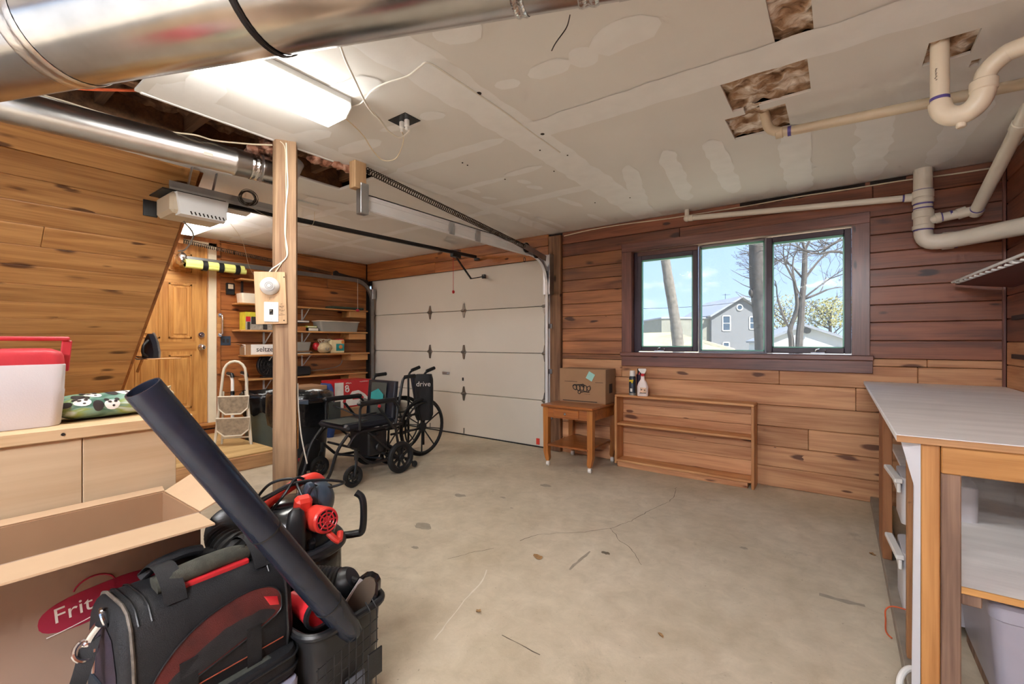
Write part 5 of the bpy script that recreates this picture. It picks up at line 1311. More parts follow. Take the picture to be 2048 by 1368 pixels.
MB().prism([(.06, .03), (.25, .025), (.24, .06), (.16, .10), (.09, .10)], .001, Matrix(((0, 0, 1, .1645), (1, 0, 0, 0), (0, 1, 0, 0), (0, 0, 0, 1)))).build('printed_base', M_greybin, vb)
MB().ring((.1635, -.12, .275), (1, 0, 0), .020, .008, 16, 6).ring((.1635, -.115, .235), (1, 0, 0), .024, .009, 16, 6).build('carton_print', M_print_white, vb)
strokes('carton_print', M_print_white, vb, (.1635, -.09, .325), (0, 1, 0), (0, 0, 1), tiny_print(.09, .024, 6, 5), .004)
strokes('carton_print', M_print_white, vb, (.1635, .15, .335), (0, 1, 0), (0, 0, 1), tiny_print(.14, .016, 10, 6), .003)
lb_ = tag(MB().box(-.2, .2, -.42, .35, 0, .318, .006).build('base_carton', M_card), 'plain carton supporting the red appliance carton', 'carton'); lb_.location = (-5.48, 3.68, 0)
wb = tag(MB().loft([[Vector((x*s_, y*s_, z)) for x, y in rrect(.3, .34, .03)] for z, s_ in ((0, .9), (.40, 1), (.43, 1.03), (.44, 1.03))]).build('white_tub', M_clear), 'cloudy white lidded tub right of red carton', 'tub'); wb.location = (-5.12, 3.98, 0)
tag(MB().loft([[Vector((x*s_, y*s_, z)) for x, y in rrect(.32, .36, .03)] for z, s_ in ((0, .95), (.50, 1), (.52, 1.0))]).build('dark_crate', M_black), 'black crate at the foot of the garage door track', 'crate').location = (-5.56, 4.06-.0, .33)
bpy.data.objects['dark_crate'].location = (-5.58, 4.11, .0)
bpy.data.objects['dark_crate'].scale = (.7, .36, 1.2)
# small wall things
kc = thing('wall_control', 'black opener wall button above the brass handle', 'wall control', (XL+.0, 2.33, 1.835))
MB().box(0, .03, -.045, .045, -.07, .07, .006).build('case', M_black, kc); MB().box(.03, .034, -.028, .028, .0, .055, .003).build('push_button', M_ivory, kc)
kc2 = thing('blue_outlet', 'blue double outlet plate by oak door casing', 'outlet', (XL, 2.285, 1.215))
MB().box(0, .006, -.055, .055, -.055, .055, .003).build('wall_plate', M_bluegrey, kc2)
for y in (-.022, .022): MB().box(.006, .009, y-.012, y+.012, -.022, .022, .003).build('socket', M_print_dark, kc2)
gh = thing('grab_handle', 'long chrome grab handle on the oak door casing', 'handle', (XL+.022, 2.215, 1.405))
MB().box(0, .012, -.03, .012, -.145, .13, .002).build('mounting_strip', M_shelfwood, gh)
MB().tube(fillet([(.012, 0, .11), (.05, .01, .11), (.05, .01, -.12), (.012, 0, -.12)], .02), .009, 12).disc((.014, 0, .11), (1, 0, 0), .022, .008, 16, .002).disc((.014, 0, -.12), (1, 0, 0), .022, .008, 16, .002).build('bar', M_chrome, gh)
pc = thing('pull_cord', 'cord with red knob hanging near left track curve', 'cord', (-5.66, 3.93, 2.12))
MB().tube([(0, 0, 0), (0, .0, -.45)], .0025, 5).build('cord', M_whitecable, pc); MB().ball((0, 0, -.46), (.022, .03, .02), 12, 8).build('knob', plain('pink_red', (200, 50, 70), .5), pc)
cable('wall_cable', 'white cable curving down the wall behind the shelves', [(XL+.012, 3.83, 1.32), (XL+.012, 3.83, 1.05), (XL+.012, 3.83, .95), (XL+.012, 3.78, .86), (XL+.012, 3.6, .82), (XL+.012, 3.3, .80)], .005, M_greybin)
# iron on its ledge at the soffit edge
ic = PX(293, 690, -5.32)
led = thing('iron_ledge', 'small wooden ledge holding iron at soffit edge', 'ledge', (ic.x, ic.y+.03, 1.045))
MB().box(-.10, .10, -.05, .22, -.012, 0, .003).build('plank', M_shelfwood, led)
MB().bar((-.12, -.03, -.01), (-.28, -.03, -.14), .02, .012).build('bracket', M_shelfwood, led)
ir = thing('clothes_iron', 'dark clothes iron standing upright at the soffit edge', 'iron', (ic.x, ic.y+.03, 1.045))
out_ = [(-.06, 0), (.06, 0), (.062, .06), (.045, .15), (.012, .23), (0, .245), (-.012, .23), (-.045, .15), (-.062, .06)]
MB().prism(out_, .02, Matrix(((.8, 0, .6, 0), (.6, 0, -.8, 0.03), (0, 1, 0, .0), (0, 0, 0, 1)))).build('sole_plate', M_galv, ir)
MB().prism([(x*.9, y*.93+.005) for x, y in out_], .06, Matrix(((.8, 0, .6, .012), (.6, 0, -.8, 0.014), (0, 1, 0, .0), (0, 0, 0, 1)))).build('body', M_ironblue, ir)
MB().tube(bez([(.05, -.03, .02), (.09, -.08, .05), (.085, -.075, .12), (.05, -.03, .17)], 6), .012, 10).build('grip', M_black, ir)
MB().tube(bez([(.03, -.02, .01), (.10, -.12, -.005), (.05, -.13, .02), (-.02, -.05, .01)], 6), .005, 8).build('flex', M_black, ir)

# ================================================================== WHEELCHAIRS
pw = thing('power_wheelchair', 'black folding power wheelchair with teal tag on backrest', 'wheelchair', (-3.49, 2.47, 0))
def wheel(par, x, y, r_, w, nm, spokes, tyre):
    rt_ = MB().ring((x, y, r_), (1, 0, 0), r_-tyre, tyre, 40, 10).build(nm, M_black_rub, par)
    m = MB().ring((x, y, r_), (1, 0, 0), r_-tyre*2, tyre*.35, 36, 6)
    for k in range(spokes):
        a = 2*PI*k/spokes+.3; p = Vector((x, y, r_)); q = Vector((0, math.cos(a), math.sin(a)))
        q2 = Vector((0, math.cos(a+.18), math.sin(a+.18)))
        m.bar(p+q*.02, p+q2*(r_-tyre*1.6), w*.3, w*.45, up=(1, 0, 0))
    m.disc((x, y, r_), (1, 0, 0), max(.028, r_*.16), w, 18, .004).build('rim', M_black, rt_)
    return rt_
for sx_ in (-1, 1):
    wheel(pw, sx_*.24, .24, .145, .05, 'drive_wheel', 8, .026)
    wheel(pw, sx_*.25, -.265, .09, .035, 'caster_wheel', 6, .02)
    MB().tube(fillet([(sx_*.25, -.265, .09), (sx_*.275, -.265, .10), (sx_*.275, -.25, .20), (sx_*.25, -.235, .24)], .03), .011, 8).tube([(sx_*.25, -.235, .22), (sx_*.25, -.235, .30)], .018, 10).build('caster_fork', M_black, pw)
    MB().tube(fillet([(sx_*.235, -.30, .34), (sx_*.235, -.22, .44), (sx_*.235, .26, .45)], .06), .013, 10).tube(fillet([(sx_*.235, -.235, .29), (sx_*.235, -.10, .16), (sx_*.235, .24, .145)], .06), .013, 10).tube([(sx_*.235, .18, .45), (sx_*.235, .24, .145)], .012, 8).tube([(sx_*.235, -.12, .44), (sx_*.235, .20, .16)], .010, 8).build('side_frame', M_steel_dark if sx_ > 0 else M_black, pw)
    MB().tube(fillet([(sx_*.20, -.27, .44), (sx_*.20, -.38, .32), (sx_*.19, -.43, .14), (sx_*.17, -.47, .07)], .08), .013, 10).build('leg_hanger', M_black, pw)
    MB().tube(fillet([(sx_*.215, .20, .44), (sx_*.215, .275, .80), (sx_*.215, .29, .865), (sx_*.215, .42, .875)], .05), .013, 10).build('back_post', M_black, pw)
    MB().tube([(sx_*.215, .31, .872), (sx_*.215, .43, .878)], .018, 12).build('push_grip', M_black_rub, pw)
    arm = MB().box(sx_*.255-.028, sx_*.255+.028, -.22, .17, .665, .70, .012).build('armrest', M_black, pw)
    MB().tube(fillet([(sx_*.255, .21, .60), (sx_*.255, .16, .67), (sx_*.255, -.20, .67), (sx_*.25, -.20, .46)], .05), .011, 8).tube([(sx_*.255, -.02, .64), (sx_*.245, .16, .42)], .012, 8).build('arm_tube', M_black, arm)
    MB().disc((sx_*.258+.014, -.02, .645), (1, 0, 0), .014, .016, 12, .003).build('release_knob', M_red, arm)
    MB().raw([(sx_*.243, -.18, .47), (sx_*.243, -.06, .47), (sx_*.243, -.06, .65), (sx_*.243, -.18, .65)], [(0, 1, 2, 3)]).build('side_guard', M_grey_mesh, pw) if sx_ < 0 else None
seat_ = MB().box(-.225, .225, -.30, .20, .455, .51, .022).build('seat', M_navy, pw)
MB().box(-.15, .15, -.305, -.05, .508, .515, .004).build('seat_patch', M_grey_mesh, seat_)
bkm = MB().loft([[Vector((x, .20+.10*z+y, .49+z)) for x, y in rrect(.40, .05, .02)] for z in (0, .1, .2, .3, .345)]); back = bkm.build('backrest', M_navy, pw)
MB().raw([(-.12, .172+.015, .53), (.10, .172+.015, .53), (.10, .20+.012, .82), (-.12, .20+.012, .82)], [(0, 1, 2, 3)]).move((0, -.018, 0)).build('mesh_panel', M_grey_mesh, back)
MB().prism([(-.09, 0), (.09, 0), (.09, .05), (.01, .10), (-.09, .06)], .003, Matrix(((1, 0, 0, 0.0), (0, .1, -1, .160), (0, 1, .1, .665), (0, 0, 0, 1)))).build('teal_tag', M_teal, back)
MB().box(.05, .19, -.07, .13, .20, .42, .012).build('battery_box', M_black, pw)
MB().disc((.20, .04, .27), (1, 0, 0), .045, .03, 20, .006).build('charge_cap', M_black, pw)
MB().box(-.12, .05, -.05, .15, .22, .40, .012).build('controller_box', M_black, pw)
MB().tube([(-.22, .24, .145), (.22, .24, .145)], .014, 8).tube([(-.22, -.1, .17), (.22, .05, .17)], .010, 8).tube([(-.22, .08, .20), (.22, .0, .40)], .010, 8).tube([(.22, .08, .20), (-.22, .0, .40)], .010, 8).tube([(-.22, -.20, .30), (.22, -.20, .30)], .011, 8).build('cross_brace', M_black, pw)
MB().box(-.24, .24, -.56, -.44, .055, .072, .008).build('foot_plate', M_black, pw)
# rounded foot panels
MB().loft([[Vector((x, y, z)) for x, y in [(-.30, -.36-.06*k), (-.20, -.40-.06*k), (-.20, -.34-.05*k), (-.30, -.30-.05*k)]] for k, z in ((0, .30), (.8, .22), (1.4, .12), (1.5, .02))]).build('calf_panel', M_black, pw)
MB().box(-.302, -.298, -.43, -.415, .10, .19).build('red_reflector', M_red, pw)
joy = MB().box(-.34, -.27, -.36, -.18, .655, .69, .012).build('joystick_box', M_black_gloss, pw)
MB().loft([[Vector((-.305+x, -.36-.10*k, .672+z*(1-k*.8))) for x, z in ((-.04*(1-k*.6), -.02), (.04*(1-k*.6), -.02), (.04*(1-k*.6), .02), (-.04*(1-k*.6), .02))] for k in (0, .5, 1)]).build('joystick_nose', M_bluegrey, joy)
MB().tube([(-.305, -.24, .69), (-.305, -.24, .735)], .006, 8).ball((-.305, -.24, .74), .014, 10, 8).build('joystick', M_black, joy)
MB().tube(bez([(-.27, -.2, .66), (-.22, -.1, .60), (-.05, .0, .53), (.0, .08, .53), (.08, .10, .535), (.04, .16, .54)], 6), .006, 6).tube(bez([(.0, .02, .53), (.06, -.02, .55), (.10, .06, .56), (.05, .12, .55)], 6), .006, 6).build('cable_bundle', M_black, pw)
MB().tube([(.235, .30, .11), (.235, .40, .06)], .012, 8).disc((.235, .41, .045), (1, 0, 0), .03, .02, 16, .004).build('anti_tip_wheel', M_black, pw)

mw = thing('manual_wheelchair', 'folded manual wheelchair with large spoked wheels by garage door', 'wheelchair', (-3.72, 3.26, 0))
for sx_ in (-1, 1):
    wheel(mw, sx_*.16, 0, .305, .03, 'large_wheel', 9, .017)
    MB().ring((sx_*.195, 0, .305), (1, 0, 0), .262, .009, 40, 8).build('push_rim', M_black, mw)
    MB().tube(fillet([(sx_*.12, .05, .10), (sx_*.12, .05, .86), (sx_*.12, .16, .90)], .06), .012, 10).tube([(sx_*.12, .05, .44), (sx_*.12, -.40, .44), (sx_*.12, -.42, .12)], .012, 8).tube([(sx_*.12, .05, .28), (sx_*.12, -.38, .28)], .012, 8).build('side_frame', M_black, mw)
    MB().tube([(sx_*.12, .10, .885), (sx_*.12, .21, .915)], .019, 12).build('push_grip', M_black_rub, mw)
    wheel(mw, sx_*.12, -.42, .09, .03, 'caster_wheel', 5, .018)
bgm = MB().loft([[Vector((x*s_, y*s_, z)) for x, y in rrect(.19, .13, .04)] for z, s_ in ((.37, .8), (.42, 1.0), (.70, 1.02), (.80, 1.0), (.855, .85))])
bg_ = bgm.build('seat_bag', M_black_cloth, mw); bg_.location = (.13, .05, 0); bg_.rotation_euler = (0, 0, R(42))
text('bag_lettering', 'drive', .075, M_print_white, bg_, (.0, -.068, .755), (R(90), 0, 0), .0006)
MB().raw([(-.10, -.05, .50), (.10, -.05, .50), (.0, .05, .46), (-.10, .05, .85), (.10, .05, .85), (0, 0, .85)], [(0, 1, 2), (2, 3, 5), (2, 5, 4)]).build('folded_seat', M_navy, mw)

# ================================================================== END TABLE, CARTON, BOOKCASE, BOTTLES
et = thing('end_table', 'brown wooden end table with drawer on white casters', 'table', (-2.065, 3.97, 0))
tw_, td = .265, .285
MB().box(-tw_-.01, tw_+.01, -td-.02, td, .575, .60, .008).build('tabletop', M_table, et)
for sx_ in (-1, 1):
    for sy_ in (-1, 1):
        x0, y0 = sx_*(tw_-.03), sy_*(td-.035)
        lg = MB().loft([[Vector((x0+x+ (sx_*-.012 if z < .1 else 0), y0+y, z)) for x, y in ((-w, -w), (w, -w), (w, w), (-w, w))] for z, w in ((.05, .014), (.075, .021), (.14, .025), (.575, .028))]).build('leg', M_table_z, et)
        MB().disc((x0-sx_*.012, y0, .024), (1, .2, 0), .024, .032, 18, .006).tube([(x0-sx_*.012, y0, .03), (x0-sx_*.012, y0, .06)], .006, 8).build('caster', M_white, lg)
MB().box(-tw_+.05, tw_-.05, -td+.01, -td+.03, .475, .575, .002).build('apron', M_table, et)
for sx_ in (-1, 1): MB().box(sx_*(tw_-.02)-.009, sx_*(tw_-.02)+.009, -td+.03, td-.03, .475, .575, .002).build('apron', M_table, et)
MB().box(-tw_+.05, tw_-.05, td-.03, td-.012, .475, .575, .002).build('apron', M_table, et)
MB().box(-tw_+.05, tw_-.05, -td+.0, td-.03, .20, .22, .004).build('lower_shelf', M_table, et)
dr = MB().box(-.14, .125, -td+.0, -td+.016, .487, .562, .004).build('drawer_front', M_table, et)
MB().tube([(-.005, -td, .525), (-.005, -td-.014, .525)], .005, 8).ball((-.005, -td-.02, .525), .013, 12, 8).build('drawer_knob', M_chrome, dr)

bxc = thing('logo_carton', 'closed brown carton with scribble logo on the end table', 'carton', (-2.055, 4.09, .60), R(3))
MB().box(-.245, .245, -.125, .14, 0, .335, .003).build('box', M_card, bxc)
MB().box(-.21, .16, -.1255, -.125, .012, .02).box(-.19, -.05, -.1255, -.125, .205, .209).box(.14, .22, -.1255, -.125, .205, .209).build('fine_print', M_print_dark, bxc)
loops = []
rgl = random.Random(4)
for k, (a, b_, w, h) in enumerate(((-.075, .012, .020, .028), (-.04, .006, .020, .030), (-.028, -.034, .016, .018), (.0, .010, .021, .032), (.036, .004, .022, .028), (.072, .006, .021, .027), (.012, .030, .014, .014))):
    loops.append([(a+w*rgl.uniform(.75, 1.15)*math.cos(2*PI*q/9+.3), b_+h*rgl.uniform(.75, 1.15)*math.sin(2*PI*q/9+.3)) for q in range(9)]); loops[-1].append(loops[-1][0])
strokes('graffiti_logo', M_black_text, bxc, (0, -.1262, .14), (1, 0, 0), (0, 0, 1), loops + [[(-.10, .022), (-.07, .036), (.0, .040)], [(-.01, -.034), (.03, -.028), (.08, -.030)]], .0042)
strokes('small_print', M_print_dark, bxc, (.06, -.1256, .09), (1, 0, 0), (0, 0, 1), tiny_print(.06, .008, 8, 3), .0012)
MB().cbox((.09, -.127, .265), (.07, .0015, .075), (0, R(28), 0)).build('sticky_note', M_mint, bxc)
MB().box(.2455, .247, -.03, .05, .10, .19).build('side_mark', M_print_dark, bxc)
MB().box(.2455, .247, -.125, -.02, .20, .335).build('side_flap', M_card, bxc)

bc = thing('bookcase', 'low open pine bookcase against wall below window', 'bookcase', (-1.157, 4.165, 0))
bw_, bd, bh = .60, .085, .695
MB().box(-bw_, bw_, -bd, bd, bh-.022, bh, .004).build('top', M_case, bc)
for sx_ in (-1, 1): MB().box(sx_*bw_-sx_*.022, sx_*bw_, -bd, bd, .0 if sx_ > 0 else .03, bh-.022, .003).build('side', M_case_z, bc)
MB().box(-bw_+.022, bw_-.022, -bd+.01, bd, .40, .42, .003).build('middle_shelf', M_case, bc)
MB().box(-bw_+.022, bw_-.022, -bd+.0, bd, .05, .072, .003).build('bottom_shelf', M_case, bc)
MB().box(-bw_+.02, bw_-.05, -bd+.015, bd-.02, .0, .05, .003).build('plinth', M_pine_light, bc)
for z0, z1 in ((.072, .20), (.20, .31), (.31, .40), (.42, .50), (.50, .59), (.59, .673)):
    MB().box(-bw_+.023, bw_-.023, bd-.012, bd-.001, z0+.001, z1-.001, .002).build('back_board', M_pine_light, bc)
cn = thing('spray_can', 'dark aerosol can with white cap on the bookcase', 'spray can', (-1.592, 4.12, bh))
MB().lathe([(.028, 0), (.032, .004), (.032, .165), (.027, .178), (.024, .182)], 24).build('can_body', plain('dark_blue_can', (44, 54, 66), .35, .3), cn)
MB().lathe([(.0325, .0), (.0325, .022)], 24).build('base_band', M_greybin, cn)
MB().lathe([(.026, .18), (.027, .185), (.026, .228), (.022, .232)], 22).build('cap', M_white, cn)
MB().cbox((.0, -.033, .14), (.04, .004, .012), (0, R(-15), 0)).cbox((.01, -.0335, .125), (.012, .004, .02), (0, R(20), 0)).build('yellow_print', plain('yellow_print', (226, 196, 40), .5), cn)
strokes('can_print', plain('yellow_letters', (226, 196, 40), .5), cn, (0, -.0325, .135), (1, 0, 0), (0, 0, 1), [[(-.022, .012), (-.010, .010), (-.012, -.004), (-.024, -.010)], [(-.004, .010), (.008, -.010)], [(.008, .010), (-.004, -.010)], [(.012, .008), (.020, .010), (.018, .0)]], .0028)
MB().cbox((.0, -.0325, .05), (.02, .003, .03)).build('white_print', M_print_white, cn)
cn2 = thing('black_cap_bottle', 'dark bottle with black cap behind white-capped aerosol', 'bottle', (-1.555, 4.20, bh))
MB().lathe([(.026, 0), (.028, .01), (.028, .19), (.015, .205)], 20).build('bottle_body', plain('purple_bottle', (60, 40, 60), .3), cn2); MB().lathe([(.018, .2), (.019, .245), (.015, .25)], 18).build('cap', M_black, cn2)
sb_ = thing('spray_bottle', 'white trigger spray bottle with peach label on bookcase', 'spray bottle', (-1.487, 4.105, bh), R(12))
MB().loft([[Vector((x*sx2, y*sy2, z)) for x, y in rrect(.10, .06, .022)] for z, sx2, sy2 in ((0, .9, .9), (.006, 1, 1), (.09, 1.0, 1), (.125, .75, .8), (.155, .38, .55), (.185, .34, .5), (.19, .34, .5))]).build('bottle_body', plain('pale_pink_bottle', (236, 220, 214), .35), sb_)
MB().lathe([(.018, .185), (.019, .19), (.019, .207), (.016, .21)], 18).build('collar', M_red, sb_)
MB().loft([[Vector((x, y, z)) for x, y in ((-.018-a, -.012), (.016+b_, -.012), (.016+b_, .012), (-.018-a, .012))] for z, a, b_ in ((.208, -.006, 0), (.225, .006, .01), (.245, .022, .016), (.255, .020, .010))]).build('spray_head', M_white, sb_)
MB().bar((-.022, 0, .238), (-.034, 0, .198), .012, .006).build('trigger', M_red, sb_)
MB().cbox((.008, -.031, .055), (.055, .002, .05), (0, 0, 0), .001).build('label', plain('peach_label', (232, 190, 160), .5, 0, .3, 40), sb_)
MB().disc((-.008, -.0325, .06), (0, 1, 0), .006, .002, 10).disc((.022, -.0325, .058), (0, 1, 0), .006, .002, 10).cbox((.005, -.032, .03), (.06, .002, .006)).build('label_print', M_print_dark, sb_)

# ================================================================== WORKBENCH
wbn = thing('workbench', 'long plywood-topped workbench along right wall', 'workbench', (.50, 3.05, 0))
def wbx(n, m, x0, x1, y0, y1, z0, z1, bev=.003): return rel(MB().box(x0, x1, y0, y1, z0, z1, bev), wbn).build(n, m, wbn)
wbx('benchtop', M_benchtop, .145, XR-.004, 1.87, WBY-.005, .885, .906)
wbx('top_edge', wood('plywood_edge', (186, 140, 96), (140, 96, 60), 0, 0, .6, 0, .02), .146, XR-.004, 1.865, 1.872, .884, .904, .001)
wbx('end_rail', M_benchrail, .252, XR-.01, 1.885, 1.925, .797, .885)
wbx('corner_leg', M_benchleg, .206, .250, 1.885, 1.975, 0, .885)
wbx('stud', M_benchdark, .252, .297, 1.89, 1.98, 0, .797)
wbx('stud', M_benchdark, XR-.06, XR-.015, 1.89, 1.98, 0, .797)
rel(MB().raw([(.160, 1.93, .883), (.205, 1.885, .883), (.205, 1.885, .80), (.192, 1.91, .74), (.186, 1.92, 0), (.204, 1.886, 0), (.20, 2.0, .883), (.20, 2.0, 0)], [(0, 1, 2, 3), (3, 2, 5, 4), (0, 3, 4, 7, 6)]), wbn).build('white_edge_strip', plain('white_painted_edge', (214, 214, 222), .5, 0, .04), wbn)
wbx('front_leg', wood('brown_stud', (176, 124, 80), (132, 86, 52), 2, .3, .6, 0, .05), .198, .245, 2.16, 2.20, .05, .885)
wbx('front_leg', wood('brown_plank', (170, 112, 70), (120, 72, 42), 2, .35, .6, 0, .05, gs=.6), .185, .225, 3.08, 3.36, .05, .885)
wbx('front_rail', M_benchdark, .205, .245, 1.98, WBY-.01, .80, .885)
wbx('base_plate', M_dusty, .185, .265, 1.98, WBY-.012, 0, .05)
wbx('lower_shelf', M_benchtop, .297, XR-.01, 1.90, WBY-.012, .442, .458)
wbx('shelf_edge', M_benchrail, .297, XR-.01, 1.893, 1.900, .440, .460, .001)
wbx('shelf_cleat', M_benchdark, .299, .345, 1.91, 2.6, .40, .441)
wbx('back_panel', wood('bench_back_ply', (190, 176, 170), (140, 124, 118), 1, 0, .6, 0, .02, gs=.5), XR-.03, XR-.004, 2.0, WBY-.012, .46, .88)
gt = thing('storage_tote', 'cloudy grey storage tote under bench shelf', 'tote', (.60, 2.30, .0))
MB().loft([[Vector((x*s_, y*s_, z)) for x, y in rrect(.44, .58, .04)] for z, s_ in ((.05, .88), (.33, .98), (.335, 1.0), (.375, 1.0), (.385, .97))]).build('body', plain('smoky_plastic', (168, 164, 176), .3, 0, .06), gt)
MB().box(-.19, .19, -.22, .22, 0, .05, .004).build('wood_runner', M_benchdark, gt)
MB().box(-.10, .06, -.292, -.285, .29, .33, .004).build('latch', M_clear, gt)
tag(MB().cbox((0, 0, .045), (.035, .003, .09), (R(8), 0, R(20))).build('paper_tag', M_paper), 'white printed tag standing on floor under bench', 'tag').location = (.335, 1.92, .0)
for (lb, y, z, h, op_) in (('upper white plastic drawer unit tilting open under bench', 2.72, .40, .20, .25), ('lower white plastic drawer unit standing under bench', 2.66, .05, .24, .15)):
    dw = thing('drawer_unit', lb, 'drawer unit', (.34, y, z))
    MB().loft([[Vector((x, yy*s_, zz)) for x, yy in rrect(.24, .28, .03)] for zz, s_ in ((0, .92), (h, 1.0), (h+.004, .96))]).build('shell', M_clear, dw)
    MB().bar((-.13, -.14, h*.95), (-.15, .14, h*.95), .03, .02, bev=.004).bar((-.13, -.14, h*.95-.03), (-.13, .14, h*.95-.03), .012, .04, bev=.003).build('drawer_lip', M_white, dw)
    MB().bar((-.10, -.13, h*.96), (-.10, .13, h*.96), .012, .012).build('inner_rail', M_shelfwood, dw)
    if z > .3: MB().box(-.1, .1, -.13, .10, -.345, -.0, .01).build('stand', M_clear, dw) if False else None
MB().box(-.10, .10, -.12, .12, 0, .0, 0) if False else None
dl = tag(MB().box(-.09, .09, -.11, .11, 0, .105, .012).build('white_tub', M_clear), 'white tub sandwiched between the two drawer units', 'tub'); dl.location = (.36, 2.70, .294)
cable('floor_wire', 'thin orange wire curling out from below bench', [(.30, 2.52, .055), (.20, 2.54, .056), (.165, 2.55, .03), (.16, 2.50, .006), (.155, 2.40, .006), (.17, 2.36, .006)], .003, M_orangecord)
cable('white_hose', 'white hose loop at the foot of bench', [(.24, 2.06, .06), (.20, 2.08, .062), (.17, 2.04, .04), (.165, 1.98, .012), (.175, 1.90, .012), (.19, 1.80, .012)], .010, M_white, 10)
wr = thing('wall_rack', 'white ribbed rack jutting from right wall below pipes', 'rack', (.75, 3.55, 1.60))
MB().bar((-.14, .62, .0), (-.02, -.75, .02), .012, .014, bev=.003).build('front_edge', M_white, wr)
for k in range(16):
    y = .56-k*.085; x = -.135+k*.0075
    MB().bar((x, y, -.006), (.12, y-.02, -.045), .030, .012, bev=.003).build('rib', M_white, wr)
MB().raw([(-.13, .60, -.02), (.125, .55, -.06), (.125, -.78, -.06), (-.02, -.74, -.02)], [(0, 1, 2, 3)]).build('dark_tray', plain('maroon_tray', (80, 40, 40), .5), wr)
MB().tube(bez([(-.02, -.1, .02), (.0, .06, .05), (.06, .14, .05)], 5), .008, 8).build('hook', M_white, wr)
for z in (1.30, 1.06):
    tag(MB().box(-.012, 0, -.16, .16, -.014, .014, .002).build('metal_strip', M_steel_dark), 'dark metal strip on right wall, ' + ('upper of two' if z > 1.2 else 'lower of two'), 'strip').location = (XR, 3.95, z+.05)

# dry leaves and chips on the slab
for (px, py, s_, lb) in ((1076, 1116, .032, 'largest dry leaf on the concrete floor centre'), (957, 1225, .016, 'small dry leaf left of floor centre'), (1322, 1273, .014, 'small brown twig scrap near lower floor edge'), (1745, 1110, .016, 'pale chip on the floor beside bench')):
    c = PZ(px, py, 0); rl = random.Random(px); n = 9; v = [(0, 0, .004)]
    for k in range(n):
        a = 2*PI*k/n; q = s_*rl.uniform(.55, 1.1); v.append((q*math.cos(a), q*.7*math.sin(a), .002+.010*rl.random()))
    m = MB(); m.raw(v, [(0, k+1, (k+1) % n+1) for k in range(n)])
    m.raw([(p[0], p[1], p[2]-.0015) for p in v], [(0, (k+1) % n+1, k+1) for k in range(n)])
    o = m.build('leaf_scrap', M_leaf); o.location = (c.x, c.y, 0); tag(o, lb, 'leaf')

# ================================================================== NEAR LEFT: BENCH, COOLER, CUSHION
bn = thing('plywood_counter', 'plywood-fronted counter with lumber edge below cooler', 'counter', (-2.2, .1, 0))
def bnx(n, m, x0, x1, y0, y1, z0, z1, bev=.003): return rel(MB().box(x0, x1, y0, y1, z0, z1, bev), bn).build(n, m, bn)
bnx('edge_rail', M_2x4, -2.05, -1.958, -.6, .648, .892, .930)
bnx('top', M_2x4, -2.48, -2.052, -.6, .64, .908, .928)
bnx('front_panel', M_ply, -1.992, -1.974, .3485, .60, 0, .891, .0015)
bnx('front_panel', M_ply, -1.992, -1.974, -.6, .3455, 0, .891, .0015)
bnx('leg', M_2x4x, -2.48, -2.44, .54, .63, 0, .908)
bnx('rear_rail', M_2x4, -2.50, -2.46, -.6, .64, .85, .907)
for (y, z) in ((.30, .911), (.57, .911), (.14, .60)):
    rel(MB().disc((-1.957 if z > .8 else -1.973, y, z), (1, 0, 0), .005, .002, 10), bn).build('screw', M_dark, bn)
co = thing('cooler', 'white and red picnic cooler with red bail handle', 'cooler', (-2.135, .125, .931))
MB().loft([[Vector((x*s_, y*s_, z)) for x, y in rrect(.215, .395, .035, 5)] for z, s_ in ((0, .925), (.006, .945), (.10, .985), (.112, .99), (.118, .984), (.195, 1.0), (.198, .99))]).build('body', M_whitecooler, co)
lid = MB().loft([[Vector((x*s_, y*s2, z)) for x, y in rrect(.212, .392, .035, 5)] for z, s_, s2 in ((.196, .985, .985), (.198, 1.0, 1.0), (.225, .985, .985), (.236, .955, .96), (.24, .93, .93), (.246, .80, .86), (.248, .76, .84))]).build('lid', M_redcooler, co)
MB().box(.100, .112, -.05, .05, .190, .205, .004).build('lid_latch', M_redcooler, lid)
MB().bar((0, .203, .17), (0, .212, .275), .026, .010, up=(1, 0, 0), bev=.003).bar((0, -.203, .17), (0, -.212, .275), .026, .010, up=(1, 0, 0), bev=.003).bar((0, -.218, .28), (0, .218, .28), .030, .014, bev=.004).disc((0, .2, .178), (0, 1, 0), .014, .014, 14, .003).disc((0, -.2, .178), (0, 1, 0), .014, .014, 14, .003).build('bail_handle', M_redcooler, co)

def panda_mat():
    m, N, L, b = newmat('leafy_print_cloth'); tc = N.new('ShaderNodeTexCoord')
    n = N.new('ShaderNodeTexNoise'); n.inputs['Scale'].default_value = 13; n.inputs['Detail'].default_value = 2; n.inputs['Distortion'].default_value = 1.0
    mp = N.new('ShaderNodeMapping'); mp.inputs['Scale'].default_value = (1, .5, 1.6); mp.inputs['Rotation'].default_value = (0, 0, .6); L.new(tc.outputs['Object'], mp.inputs[0]); L.new(mp.outputs[0], n.inputs['Vector'])
    r_ = N.new('ShaderNodeValToRGB'); e = r_.color_ramp.elements; e[0].position = .36; e[0].color = srgb(70, 110, 92); e[1].position = .66; e[1].color = srgb(196, 214, 206)
    q = e.new(.46); q.color = srgb(132, 168, 152); q = e.new(.55); q.color = srgb(146, 166, 90); L.new(n.outputs['Fac'], r_.inputs[0]); L.new(r_.outputs[0], b.inputs['Base Color']); b.inputs['Roughness'].default_value = .8
    return m
cu = thing('print_cushion', 'green cushion printed with black and white pandas', 'cushion', (-2.17, .45, .93), R(12))
